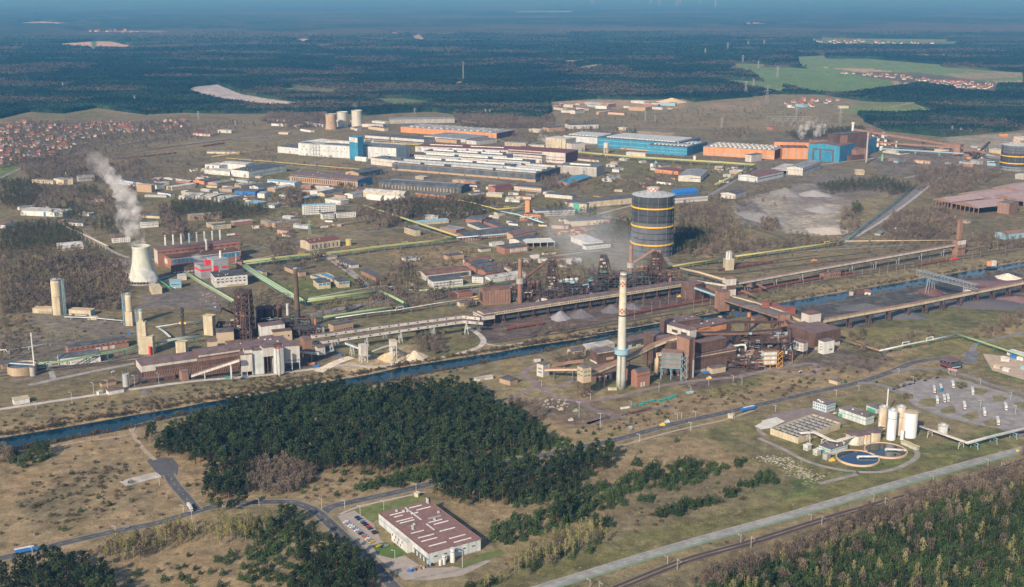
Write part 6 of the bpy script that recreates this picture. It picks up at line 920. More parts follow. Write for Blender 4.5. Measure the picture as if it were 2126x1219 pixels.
# ---- slim stacks
for i,(x,yb,ty)in enumerate(((344.4,514,489),(360.8,512,487.5),(377.4,511,486),(394,509,484),(409.8,507.5,482.5),(425.8,506,481),(441.8,503,480),(457.8,501,478))):
 o,_,_=stack("slim power station stack",x,yb+26*PXM(512)*.0,ty,1.6,1.5,'steelblue' if i==3 else 'lgrey',bands=[(.9,.96,'white' if i%2 else 'rustlight',.05)],z0=20);o["label"]="blue slim stack, fourth in the row on the power station" if i==3 else "grey slim stack in the row behind the power station";o["group"]="eight slim stacks in a row behind the power station" if i!=3 else "row stacks"
stack("grey slim stack standing forward on the power station roof",429.3,520,497,1.7,1.6,'lgrey',z0=18);stack("short white stack on the grey boiler block",458,537,521,1.6,1.6,'white',z0=26,bands=[(.86,.94,'yellow',.08)])
stack("slim concrete pillar at the corner of the turbine hall",491,546,527,1.4,1.4,'concrete')
stack("tall soot brown chimney behind the hot stoves",618.8,688,557,4.0,2.6,mat("sootbrick",(.115,.085,.06),streak=.25),bands=[(0,.36,'bitumen',.12)],cap='lgrey')
stack("short light stack beside the row of domed stoves",597.5,655,631,1.9,1.7,'lgrey');stack("thin brick chimney on the pump building",655.5,688,663,1.5,1.3,mat("bricktube",(.42,.16,.09)))
stack("white dust stack with a red top beside the canal road",580.5,781,722,1.75,1.65,'palecon',bands=[(.96,1.01,mat("redcap",(.55,.10,.04)),.1),(.58,.6,'grey',.5)])
stack("very thin tall white stack beside the round basin",73,778,692,.95,.7,'white',cap='white');stack("rust stack with a pale collar west of the stoves",1079.5,629,537,3.4,2.6,'rustlight',bands=[(.44,.56,'concrete',2.2),(.0,.44,mat("rustpale",(.22,.12,.09)),.1)])
stack("rust stack with a pale collar near the gasholder",1308.5,592,509,3.4,2.6,'rustlight',bands=[(.44,.56,'concrete',2.2),(.0,.44,mat("rustpale",(.22,.12,.09)),.1)])
stack("brown stack with an orange top behind the sinter plant",1553.5,688,649,2.3,2.1,'rust',bands=[(.78,1.01,'orange',.08)]);stack("cream round stack in the middle of the sinter plant",1493.5,696,657,2.6,2.5,'cream');stack("black brown stack by the white house on legs",1637,740,683,2.9,2.3,'darkrust',bands=[(.48,.5,'lgrey',.3)])
stack("dark red topped mast stack at the converter mill",1807,318,268,1.3,1.1,'darkrust',bands=[(.9,1.0,'red',.6)]);stack("pale lattice stack at the converter mill",1798,340,276,2.2,1.8,'concrete');stack("white silo stack rising behind the converter mill",1769.5,282,254,3.6,3.4,'white',bands=[(.86,1.0,'white',1.4)])
stack("thin red stack beside the far flat hall",810,303,281,2.0,1.8,'redroof');stack("pale short stack next to the thin red one",817,305,288,1.4,1.4,'cream');stack("short yellow chimney of the yellow school",137.5,368,358,1.2,1.2,'cream');stack("thin pale stack in front of the dark hall",1407,318,295,1.6,1.6,'lgrey');stack("slim post stack at the grey hall",758,318,290,1.3,1.3,'lgrey');stack("second slim post stack at the grey hall",775,319,291,1.3,1.3,'lgrey')
e=bld("rust brick transfer tower ending the long ore belt",(1990,500),(2006,498),11,24,'rustlight','brownroof','flat','transfer_tower','transfer tower',z0=0,band=[('f',0,1,9,12,'rust'),('f',0,1,17,24,'pale')])
L_,D_,h_=e_dims[e.name];MB().box(3,9,2,8,24.4,56).build("shaft",'rustlight',e)
# ---- concrete towers and silos of the west yard
def silo_tower(label,x,y,ty,r,lowh,sq,top='steel',m='cream',lift=True):
 X,Y,_=G(x,y);Y+=r;h=H(*PX(X,Y)[:2],ty);e=root("silo_tower",label,"silo tower",(X,Y,0))
 if sq==8:MB().cyl(0,0,r*1.12,0,lowh,8).build("base_shaft",m,e)
 else:MB().box(-r*1.05,r*1.05,-r,r,0,lowh).build("base_shaft",m,e)
 MB().lathe(0,0,[(r*1.06,lowh),(r,lowh+1),(r,h-3),(r*.9,h)],20).build("shaft",m,e,smooth=True)
 t=MB()
 for i in range(10):a=i*.628;t.beam((r*.95*math.cos(a),r*.95*math.sin(a),h),(r*.95*math.cos(a),r*.95*math.sin(a),h+2.4),.25)
 t.box(-r*.5,r*.3,-r*.4,r*.4,h,h+2.6);t.lathe(0,0,[(r,h+1.2),(r,h+1.5)],14);t.build("platform",top,e)
 if lift:
  k=MB();x0=r*1.25 if lift==1 else-r*1.25-2.6
  for a in(0,2.6):
   for b in(-1.3,1.3):k.beam((x0+a,b,0),(x0+a,b,h+2),.28)
  n=int(h/3)
  for i in range(n):z=i*h/n;k.beam((x0,-1.3,z),(x0+2.6,-1.3,z+h/n),.2);k.beam((x0,-1.3,z),(x0,1.3,z+h/n),.2);k.box(x0,x0+2.6,-1.3,1.3,z,z+.15)
  k.build("stair_tower",'steelblue',e)
 return e,h
silo_tower("thickest cream concrete tower with a round upper half",117.5,655,582,6.2,24,8);silo_tower("slimmer cream tower with a small annex at its foot",268.5,677,612,4.2,18,4,lift=2)
e,h=silo_tower("cream tower stepped up from wide boxes with a thin top",297,735,646,2.4,40,4,'steelblue',lift=2);MB().box(-4.4,5.2,-3.2,5,0,38).build("middle_box",'cream',e);MB().box(-3,12.5,-4.4,5.4,0,21).build("wide_box",'cream',e);MB().cyl(9.5,-6.5,1.5,0,10,12).build("red_column",'red',e)
bld("tall blank cream box tower left of the rust arch",(421,656),(440,657.5),8,24,'cream','cream','flat','box_tower','tower');bld("short blank cream box tower by the green racks",(364,711),(384.5,711.5),9,13,'cream','cream','flat','box_tower','tower')
e=bld("square cream silo tower with three white tubes on top",(1507.5,540),(1524.5,539),10,16,'cream','paleroof','flat','silo_block','silo');L_,D_,h_=e_dims[e.name]
for x,y in((2.6,3),(6.6,2.6),(9.6,4.6)):MB().cyl(x,y,1.8,16.3,27,14).build("tube",'white',e)
MB().box(3,9,2,6,27,29).build("head_platform",'grey',e)
X,Y,_=G(262.5,805);e=root("grey_silo","grey steel silo with a pale foot beside the bunker","silo",(X,Y,0));MB().cyl(0,0,2.9,4,15,20).build("shell",'grey',e);MB().lathe(0,0,[(1.2,0),(2.9,1.5),(2.9,4)],20).build("cone",'pale',e);MB().beam((-3.3,0,0),(-3.3,0,17),.3).beam((3.1,0,0),(3.1,0,17),.3).build("mast",'lgrey',e)
X,Y,_=G(36,781);Y+=14;e=root("round_basin","round stained concrete basin filled with dark water","basin",(X,Y,0));MB().lathe(0,0,[(15.2,0),(15.2,9),(14.6,9),(14.6,7)],40,cap=False).build("wall",mat("stainedcon",(.42,.32,.21),streak=.3),e);MB().cyl(0,0,14.6,6.5,7.4,40).build("water",mat("tankwater",(.02,.06,.09),rough=.1),e);MB().beam((-14,3,9.2),(14,-2,9.2),1).build("bridge",'lgrey',e)
X,Y,_=G(69,780);e=root("small_tank","small round concrete tower touching the thin white stack","tank",(X,Y,0));MB().cyl(0,0,3.2,0,10,16).build("shell",'concrete',e);MB().cyl(0,0,3.5,10,10.5,16).build("lid",'mauve',e)
X,Y,_=G(1258.3,318);e=root("water_tower","round pale water tower before the turquoise hall","water tower",(X,Y,0));MB().cyl(0,0,7,14,27,20).build("tank",'palecon',e)
for i in range(8):a=i*.785;MB().box(-.8,.8,-.5,.5,0,14).build("pillar",'palecon',e).location=(6*math.cos(a),6*math.sin(a),0)
X,Y,_=G(724.5,509);e=root("round_tank","round yellow tank beside the maroon roofed hall","tank",(X,Y,0));MB().cyl(0,0,5.2,0,9,24).build("shell",'pipeyellow',e);MB().lathe(0,0,[(5.4,9),(5.4,9.6),(.5,10.4)],24).build("lid",'cream',e)
X,Y,_=G(1355,352);
for i,(x,y,r,h,m_,lb)in enumerate(((1353.5,350,4.5,11,'white',"upright white tank beside the brown workshop"),(1362,346,4,11,'steelblue',"upright bluish tank behind the white one"),(1442,333,3.6,11,'white',"white upright tank before the small tanks row"))[:3]):
 X,Y,_=G(x,y);e=root("upright_tank",lb,"tank",(X,Y,0));MB().cyl(0,0,r,0,h,16).build("shell",m_,e);MB().lathe(0,0,[(r*1.02,h),(r*.3,h+1)],16).build("lid",'lgrey',e)
for i,(x,y,h,r)in enumerate(((1811,301,26,5),(1817,303,22,4.5),(1822,305,20,4),(1832,300,30,4.5),(1838,302,28,4),(1860,306,14,2.2),(1785,292,18,3),(1828,312,9,5))):
 X,Y,_=G(x,y);e=root("white_silo","white gas plant column in the cluster under the red conveyor","silo",(X,Y,0),0,"white columns of the gas plant");MB().cyl(0,0,r,0,h,14).build("shell",'white',e);MB().box(-r,r,-r*.6,r*.6,h,h+2.5).build("head",'lgrey',e)
X,Y,_=G(1831.5,334);e=root("green_tank","single green upright tank at the converter mill","tank",(X,Y,0));MB().cyl(0,0,3,0,16,14).build("shell",mat("tankgreen",(.16,.34,.16)),e)
X,Y,_=G(381,697);h=H(381,697,641);e=root("flare_mast","dark lattice flare mast with two yellow boxes","flare mast",(X,Y,0));k=MB()
for a,b in((-1.1,-1.1),(1.1,-1.1),(1.1,1.1),(-1.1,1.1)):k.beam((a*1.2,b*1.2,0),(a*.8,b*.8,h),.4)
for i in range(14):z=i*h/14;k.beam((-1.1,-1.1,z),(1.1,-1.1,z+h/14),.25);k.beam((1.1,1.1,z),(-1.1,1.1,z+h/14),.25);k.beam((-1.1,1.1,z),(-1.1,-1.1,z+h/14),.25)
k.tube([(0,0,0),(0,0,h+2)],.9,8);k.build("mast",'bitumen',e);MB().lathe(0,0,[(1.8,h*.72),(2.6,h*.75),(2.6,h*.83),(1.6,h*.85),(1.6,h*.88),(2.6,h*.9),(2.4,h)],12).build("head",'bitumen',e)
for s in(-3,3):MB().box(s-1.2,s+1.2,-1,1,h*.44,h*.5).build("yellow_box",'yellow',e)
# ---- blast furnaces
def furnace(label,x,y,ty,w,m1='rust',m2='darkrust',seed=1,incl=None,dens=1.0,taper=.75):
 X,Y,_=G(x,y);Y+=w/2;h=H(*PX(X,Y)[:2],ty);e=root("blast_furnace",label,"blast furnace",(X,Y,0));r=random.Random(seed);k=MB();W2=w/2;n=8
 hw=lambda z:W2*(1-(1-taper)*z/h)
 for a,b in((-1,-1),(1,-1),(1,1),(-1,1),(0,-1),(0,1),(-1,0),(1,0)):k.beam((a*W2,b*W2,0),(a*W2*taper,b*W2*taper,h),.9)
 k.build("frame",m1,e);br=MB()
 for i in range(n):
  z0,z1=h*i/n,h*(i+1)/n;p,q=hw(z0),hw(z1)
  for s in(-1,1):br.beam((-p,s*p,z0),(q,s*q,z1),.5);br.beam((p,s*p,z0),(-q,s*q,z1),.5);br.beam((s*p,-p,z0),(s*q,q,z1),.5)
 br.build("bracing",m2,e)
 for i in range(1,n+1):
  z=h*i/n;p=hw(z)+1.0;d=MB().box(-p,p,-p,p,z-.25,z+.15);o=d.build("platform",m2,e);rl=MB()
  for s in(-1,1):rl.beam((-p,s*p,z+1.2),(p,s*p,z+1.2),.2);rl.beam((s*p,-p,z+1.2),(s*p,p,z+1.2),.2)
  rl.build("railing",m1,o)
 MB().lathe(0,0,[(W2*.42,0),(W2*.5,h*.12),(W2*.62,h*.22),(W2*.6,h*.35),(W2*.42,h*.62),(W2*.25,h*.72),(W2*.22,h*.8)],18).build("furnace_shell",'rust',e,smooth=True)
 for i in range(int(16*dens)):
  a=r.uniform(0,6.28);q=hw(h*.5)*r.uniform(.6,1.0);x0,y0=q*math.cos(a),q*math.sin(a);z0=r.uniform(.1,.5)*h;z1=z0+r.uniform(.15,.4)*h
  MB().tube([(x0,y0,z0),(x0,y0,z1),(x0*.4,y0*.4,z1+h*.05)],r.uniform(.5,1.1),8).build("duct",r.choice(['rust','rustlight','darkrust','rust']),e)
 for i in range(int(10*dens)):
  z=h*r.randint(1,n-1)/n;a,b=r.uniform(-.8,.8)*hw(z),-hw(z)*r.uniform(.6,1);s=r.uniform(1,2.4);MB().box(a-s,a+s,b-s*.5,b+s*.5,z+.15,z+r.uniform(1.5,3.4)).build("cabin",r.choice(['rust','darkrust','sandst','rustlight','lgrey']),e)
 for s in(-.5,.5):MB().tube([(s*W2,0,h*.7),(s*W2,0,h*1.0),(s*.3*W2,0,h*1.06)],1.1,10).build("uptake",'rust',e)
 if incl:
  for nm,pts,rr,mm in incl:
   Q=[(a,b,c*h)for a,b,c in pts]
   if nm=='downcomer':MB().tube(Q,rr,10).build("downcomer",mm,e,smooth=True)
   else:
    s=MB()
    for p,q in zip(Q[:-1],Q[1:]):
     for t in(-rr,rr):s.beam((p[0]+t,p[1],p[2]),(q[0]+t,q[1],q[2]),.8,1.6);s.beam((p[0]+t,p[1],p[2]+3),(q[0]+t,q[1],q[2]+3),.5)
     N=12
     for i in range(N):f=i/N;a=[p[j]+(q[j]-p[j])*f for j in range(3)];s.beam((a[0]-rr,a[1],a[2]),(a[0]+rr,a[1],a[2]+3),.3)
    s.build("skip_bridge",mm,e)
 return e,h
furnace("tall lattice blast furnace tower rusting behind the casthouses",505,706,604,21,seed=3,incl=[('skip',[(8,-18,.02),(5,-2,.98)],2.2,'darkrust'),('downcomer',[(-4,0,.45),(-26,2,.62),(-34,-2,.3)],1.3,'rust')],dens=1.6,taper=.8)
furnace("blast furnace with a great slanting downcomer beside five pale stoves",1144,606,549,14,'darkrust','bitumen',seed=5,incl=[('downcomer',[(1,0,1.1),(-3,0,1.18),(-34,-3,.55),(-36,-3,.25)],2.0,'rust'),('downcomer',[(1,0,1.1),(5,0,1.2),(7,0,.9)],1.9,'rust'),('skip',[(14,-16,.02),(5,-1,1.0)],1.6,'darkrust')],taper=.55,dens=2)
furnace("smoking old blast furnace in the middle of the row",1253,594,532,17,'darkrust','bitumen',seed=8,incl=[('skip',[(14,-16,.02),(4,-1,.9)],1.8,'darkrust')],taper=.5,dens=2)
furnace("blast furnace with a tall rust downcomer in front of the gasholder",1362,577,525,16,'rust','darkrust',seed=9,incl=[('downcomer',[(-1,0,1.05),(-4,0,1.12),(-33,-4,.6),(-35,-4,.3)],2.2,'rustlight'),('downcomer',[(1,0,1.05),(5,0,1.1),(8,0,.6),(7,0,.3)],2.1,'rustlight'),('skip',[(17,-14,.02),(5,-1,1.0)],1.7,'darkrust')],taper=.6,dens=2)
def stove(label,x,y,ty,r,m='rust',group=None,cone=0):
 X,Y,_=G(x,y);Y+=r;h=H(*PX(X,Y)[:2],ty);e=root("hot_stove",label,"hot stove",(X,Y,0),0,group)
 MB().lathe(0,0,[(r,0),(r,h-r*1.1),(r*1.12,h-r),(r*1.1,h-r*.6),(r*.75,h-r*.15),(.2,h)],20).build("shell",m,e,smooth=True)
 MB().lathe(0,0,[(r*1.02,h*.45),(r*1.25,h*.46),(r*1.25,h*.475),(r*1.02,h*.48)],16,cap=False).build("gallery",'darkrust',e)
 MB().tube([(r,-1,2),(r*1.3,-1,2),(r*1.3,-1,h*.8),(0,-1,h*.9)],.5,6).build("duct",'darkrust',e);return e
for i,(x,y)in enumerate(((540.6,688),(557.5,687),(576.5,685))):stove("domed rust stove in the row behind the tall lattice furnace",x,y,634-i*1.5,5.2,'rust',"three domed stoves behind the lattice furnace")
for x in(1097,1107,1117.5):stove("dark rust stove column beside the pale collared stack in the west",x,626,583-(x-1097)*.1,3.3,'rust',"three stoves near the western collared stack")
for x in(1324.5,1333,1342):stove("reddish stove column in front of the gasholder",x,591.5,551-(x-1324)*.1,3.2,'rustlight' if x!=1342 else 'rust',"three stoves before the gasholder")
for i,x in enumerate((1157.5,1167,1177,1187,1197)):stove("pale stained stove with a flat head east of the slanting downcomer",x,604-i*.6,579-i*.7,3.0,'palecon' if i>1 else 'sandst',"five pale stoves in a row")
for x in(1274.5,1284,1299):stove("squat dark stove half hidden behind the cream chimney",x,590,562+(x==1299)*6,3.3,'darkrust',"squat dark stoves")
def jumble(label,x,y,w,d,hh,seed,n=40,pal=('rust','darkrust','rustlight','bitumen','concrete'),deck=True):
 X,Y,_=G(x,y);e=root("steel_framework",label,"steel framework",(X,Y,0));r=random.Random(seed);f=MB();nx,ny=max(2,int(w/9)),max(1,int(d/9))
 for i in range(nx+1):
  for j in range(ny+1):f.beam((w*i/nx,d*j/ny,0),(w*i/nx,d*j/ny,hh*(.6+.4*((i*7+j*3+seed)%3)/2)),.6)
 for k in range(1,4):
  z=hh*k/4
  for j in range(ny+1):f.beam((0,d*j/ny,z),(w,d*j/ny,z),.45)
  for i in range(nx):f.beam((w*i/nx,0,z-hh/4),(w*(i+1)/nx,0,z),.3)
 f.build("frame",pal[1],e)
 for k in(1,2):
  if deck:MB().box(w*r.uniform(0,.3),w*r.uniform(.5,1),0,d,hh*k/3-.2,hh*k/3+.1).build("deck",pal[0],e)
 for i in range(n):
  t=r.random();a,b,z=r.uniform(0,w),r.uniform(-1,d),r.uniform(.05,.85)*hh;m_=r.choice(pal)
  if t<.5:l_=r.uniform(5,18);MB().tube([(a,b,z),(min(w+2,a+l_),b+r.uniform(-2,2),z+r.uniform(-1,3)),(min(w+2,a+l_),b,max(.2,z-r.uniform(2,6)))],r.uniform(.35,1.0),6).build("pipe",m_,e)
  elif t<.75:s=r.uniform(1,3);MB().box(a-s,a+s,b-s*.6,b+s*.6,z,z+r.uniform(1.5,4)).build("cabin",m_,e)
  else:rr=r.uniform(.8,2);MB().lathe(a,b,[(rr,z*.3),(rr,z*.3+r.uniform(3,7)),(rr*.3,z*.3+8)],10).build("vessel",m_,e)
 return e
jumble("tangle of dark pipes under the three domed stoves",533,692,62,18,22,1,44,('bitumen','darkrust','steelgreen','rust','lgrey'));jumble("rust pipe arch framework beside the cream box tower",441,690,24,14,16,2,24);jumble("dark gear and conveyors at the foot of the soot brown chimney",600,700,34,16,14,3,26,('bitumen','darkrust','black','rust'))
jumble("grey rust pipework between the brick hall and the stoves",1040,628,40,16,27,4,80,('rust','darkrust','grey','rustlight'));jumble("dark platform of pipes under the five pale stoves",1150,614,68,18,20,5,80,('darkrust','bitumen','rust','steelblue'));jumble("dark pipe jungle around the smoking furnace",1222,602,84,22,26,6,110,('darkrust','bitumen','rust','steelgreen'));jumble("rust platforms around the stoves before the gasholder",1312,595,72,20,26,7,90,('darkrust','rust','bitumen','rustlight'));jumble("rust conveyors and frames below the slanting downcomer",1088,627,52,16,22,8,60,('darkrust','rust','bitumen'))
# ---- the long bunker gallery on piers and the double belts
e=bld("very long mauve roofed ore gallery with a cream windowed wall",(1003.5,651),(1424,587.5),16,16,'cream','mauve','gx','ore_gallery','ore gallery',z0=11.5,rise=1.2,win=[W(1,90,12.8,14.3,a=.02,b=.985,fx=.42,fz=.8,m='black')])
L_,D_,h_=e_dims[e.name];MB().box(2,L_-2,4,13,4,11.5).build("belt_deck",'bitumen',e)  # dark box painted in for the shaded void below the gallery
for i in range(15):
 x=6+(L_-12)*i/14;k=MB();k.beam((x,1,0),(x+2,2,11.5),.7);k.beam((x+4,1,0),(x+2,2,11.5),.7);k.beam((x,14,0),(x,14,11.5),.7);k.box(x-1,x+5,-1,3,0,2);k.build("pier",'rust',e)
bld("pale windowed end house of the long ore gallery",(982,646),(1004,657),16,14,'pale','mauve','flat','gallery_house','transfer tower',z0=9,win=[W(1,6,10.5,12.5,fx=.6,m='rust')],legs=(3,'rust'))
bld("rust block joining the ore gallery to the bridges",(1415,586),(1444,592),20,22,'rust','mauve','flat','transfer_block','transfer tower')
conveyor("upper of two parallel mauve roofed belts along the tracks",[(648,703,12),(760,687,13),(880,671,14),(960,661,15),(996,665,15)],5,3.6,'pale','mauve',win=True,every=60)
conveyor("lower of two parallel mauve roofed belts along the tracks",[(652,717,10),(760,701,12),(880,683,14),(962,671,15),(1003,675,11)],5,3.6,'pale','mauve',win=True,every=42,legm='lgrey')
conveyor("white belt rising over the canal bank to the bunker towers",[(397,784,3),(430,773,8),(470,760,15),(497,751,20)],4,3,'pale','mauve',legm='lgrey',every=28,aframe=False);conveyor("belt bridge from the lettered block to the transfer hut",[(621,733,9),(640,735,9),(662,737,8)],4,3,'lgrey','mauve',every=30,aframe=False)
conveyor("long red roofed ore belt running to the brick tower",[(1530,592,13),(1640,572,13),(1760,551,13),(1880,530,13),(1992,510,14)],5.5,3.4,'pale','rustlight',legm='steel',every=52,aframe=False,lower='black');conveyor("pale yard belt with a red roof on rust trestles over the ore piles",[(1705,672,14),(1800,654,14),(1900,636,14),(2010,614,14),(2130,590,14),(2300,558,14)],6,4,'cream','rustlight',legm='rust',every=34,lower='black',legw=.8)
conveyor("twin belt falling from the rust block to the bridge head",[(1441,600,17),(1470,610,14),(1497,620,12)],7,3,'steelblue','rust',legm='rust',every=20);conveyor("tan belt beside the twin belt over the sidings",[(1452,592,14),(1480,604,13),(1508,616,12)],4,3,'rustlight','rustlight',legm='rust',every=30);conveyor("grey belt between the rust block and the round cornered tower",[(1447,586,15),(1480,591,14),(1510,596,13)],5,3,'pale','darkrust',legm='rust',every=30)
bld("rust bridge head tower north of the canal",(1495,607),(1516,605),13,26,'rustlight','mauve','flat','bridge_tower','transfer tower');bld("pale topped transfer tower above the sidings",(1509,580),(1529,578.5),12,24,'pale','rustlight','flat','transfer_tower','transfer tower',band=[('f',0,1,9,15,'rust'),('r',0,1,0,23,'rust')]);bld("rust bridge tower south of the canal",(1619,654),(1641,654),13,22,'rustlight','mauve','flat','bridge_tower','transfer tower',z0=4,legs=(2,'rust'))
e=conveyor("broad ore bridge crossing the canal with rusty sides",[(1503,626,14),(1560,644,14),(1619,663,15)],17,2.2,'rustlight','asphaltroof',legm='rust',every=60,name='ore_bridge',cat='bridge',legw=1.2);conveyor("pale striped belt along the far edge of the ore bridge",[(1520,617,18),(1570,630,18),(1630,650,18)],3,2,'cream','mauve',legm='rust',every=500)
conveyor("belt from the south bridge tower down to the brown hall",[(1630,668,14),(1655,681,15),(1676,691,15)],5,3.5,'rust','rustlight',legm='rust',every=40);conveyor("pale belt from the bridge to the white tower",[(1640,660,14),(1660,668,13),(1682,677,12)],5,3.5,'cream','brownroof',legm='rust',every=40)
bld("white topped transfer tower starting the yard belt",(1681,654),(1705,650),14,30,'pale','brownroof','flat','transfer_tower','transfer tower',band=[('f',0,1,8,14,'rustlight'),('f',0,1,15.5,17,'rust')]);bld("red crane cabin on the ore bridge",(1582,627),(1597,630),7,24,'redroof','redroof','flat','cabin','cabin',z0=17);bld("red rusty screening box by the coal yard",(1632,641),(1652,641),9,7,'redroof','redroof','flat','screening_box','plant house');conveyor("low red chute between the crane cabin and the screening box",[(1600,634,6),(1632,646,4)],4,3,'redroof','redroof',legm='rust',every=20)
for lb,pts in(("tan walkway bridge over the ore trains",[(1530,590,8),(1560,597,8)]),("second tan walkway bridge over the ore trains",[(1555,583,8),(1586,600,8)]),("third tan walkway bridge near the bridge head",[(1538,605,8),(1562,614,8)])):conveyor(lb,pts,3,1.6,'rustlight','rustlight',legm='rustlight',every=24,name='footbridge',cat='footbridge')
def gantry():
 A=gpx(1905,570,22);B=gpx(2028,601,22);e=root("gantry_crane","grey lattice gantry crane bridging the ore yard","gantry crane",(A[0],A[1],0));o0=np.array((A[0],A[1],0));A=A-o0;B=B-o0;d=(B-A)/np.linalg.norm(B-A);n=np.array((-d[1],d[0],0));k=MB();N=16;m_=mat("cranegrey",(.20,.23,.25))
 for s in(-3.2,3.2):
  for z in(0,6.5):k.beam(A+n*s+(0,0,z),B+n*s+(0,0,z),.9)
  for i in range(N):p=A+(B-A)*i/N+n*s;q=A+(B-A)*(i+1)/N+n*s;k.beam(p,q+(0,0,6.5),.4);k.beam(p,p+(0,0,6.5),.4)
 for i in range(N+1):p=A+(B-A)*i/N;k.beam(p-n*3.2+(0,0,6.5),p+n*3.2+(0,0,6.5),.4);k.beam(p-n*3.2,p+n*3.2,.4)
 k.build("girder",m_,e)
 for f,nm in((.22,'a'),(.82,'b')):
  p=A+(B-A)*f;l_=MB()
  for s in(-1,1):l_.beam(p+n*s*3.2,(p+n*s*7)*np.array((1,1,0)),1.2);l_.beam(p+n*s*3.2+d*3,(p+n*s*7+d*5)*np.array((1,1,0)),.8)
  l_.beam((p-n*7)*np.array((1,1,0))+(0,0,1),(p+n*7)*np.array((1,1,0))+(0,0,1),1.4);l_.build("leg",m_,e)
 p=A+(B-A)*.84;MB().box(p[0]-4,p[0]+4,p[1]-6,p[1]-1,12,19).build("cabin",'pale',e)
gantry()
X,Y,_=G(2056,553);e=root("yard_crane","orange and white crane truck on the ore yard quay","crane",(X,Y,0));MB().box(-6,1,-3,3,1.5,8).build("cab",'orange',e);MB().box(1,8,-3,3,1.5,9).build("engine_house",'pale',e);MB().box(-7,9,-4,4,0,1.5).build("undercarriage",'dgrey',e)
X,Y,_=G(1784,613);e=root("unloader","rusty ship unloader cart on the canal quay","crane",(X,Y,0));MB().box(-5,5,-3,3,2,8).build("engine_house",'rust',e);MB().box(-6,6,-4,4,0,2).build("undercarriage",'darkrust',e);MB().box(-14,-9,-2,2,0,5).build("cabin",'sandst',e)
def heap(label,x,y,rx,ry,h,rgb,seed=1,name='heap',yaw=0):
 X,Y,_=G(x,y);r=np.random.default_rng(seed);k=MB();N,R_=28,9;v=[(0,0,h)];f=[]
 for i in range(1,R_+1):
  for j in range(N):
   a=2*math.pi*j/N;q=i/R_;w_=1+.10*math.sin(3*a+seed)+.06*math.sin(7*a+2*seed);v.append((rx*q*w_*math.cos(a),ry*q*w_*math.sin(a),max(-.05,h*(1-q)**1.05*(1+.12*r.uniform(-1,1))if i<R_ else-.05)))
 for j in range(N):f.append((0,1+j,1+(j+1)%N))
 for i in range(R_-1):
  for j in range(N):a,b=1+i*N+j,1+i*N+(j+1)%N;f.append((a,a+N,b+N,b))
 o=k.poly(v,f).build(name,mat("heap_%.2f_%.2f"%rgb[:2],rgb,var=.3,scale=.4),smooth=True);o.location=(X,Y,0);o.rotation_euler=(0,0,yaw);return tag(o,label,"heap")
for a in(("pale grey coke heap before the ore gallery",1163,661,13,15,10,(.26,.25,.26),1),("dark grey heap second from the pale one",1206,655,16,18,9,(.13,.12,.125),2),("dark heap just west of the cream chimney",1270,645,15,17,9,(.13,.12,.13),3),("low dark heap just east of the cream chimney",1312,638,14,16,6,(.14,.125,.13),4),("tan sand cone under the loading tower",818,743,17,20,14,(.50,.37,.21),5),("pale sand mound beside the tan cone",862,742,14,16,8,(.58,.48,.34),6),("reddish ore cone under the gantry crane",1932,607,16,22,9,(.15,.075,.07),7),("white limestone pile at the yard belt",2092,577,18,16,7,(.62,.57,.45),8),("dark coal ridge along the yard belt",1795,640,40,18,7,(.10,.10,.105),9),("coal mound sloping under the yard belt",1870,655,34,22,7,(.11,.11,.115),10),("dark ore bank at the end of the yard",2040,632,60,30,5,(.12,.105,.11),11),("reddish ore bank at the yard's far edge",2110,622,26,18,5,(.2,.12,.12),12),("purple ore field bank behind the white limestone",2040,588,50,18,3,(.16,.10,.105),21),("low grey gravel heap in the quarry",1705,437,30,30,9,(.30,.28,.26),13),("pale rubble terrace in the quarry",1720,480,40,34,7,(.46,.41,.34),14),("long flat topped slag bank at the quarry",1580,452,34,66,9,(.25,.235,.22),15,"heap",.35),("upper grey gravel bank of the quarry",1690,404,34,36,9,(.32,.30,.29),16),("dark overgrown gravel bank in the quarry",1630,402,30,50,12,(.24,.22,.20),17),("light sand dune by the far gravel works",1395,212,60,50,16,(.58,.44,.27),18),("yellow sand pile beside the brick hall",988,622,14,9,5,(.55,.42,.2),19),("small dark gravel heap by the canal road",302,815,7,5,4,(.12,.11,.115),20)):heap(*a)
bld("white box tower of the sand loading plant",(749,719),(763.5,717),8,20,'pale','pale','flat','loading_tower','tower',z0=8,legs=(2,'lgrey'));e=conveyor("open belt rising from the sand plant to its head box",[(765,734,8),(790,724,16),(816,716,22)],3,1.6,'steel','dgrey',legm='lgrey',every=60);bld("pale head box high above the sand cone",(811,709),(824,707.5),6,27,'pale','cream','flat','head_box','plant house',z0=21,legs=(2,'lgrey'));conveyor("belt linking the sand plant to the parallel galleries",[(716,715,10),(735,722,11),(750,728,12)],4,2.6,'lgrey','dgrey',legm='lgrey',every=25)
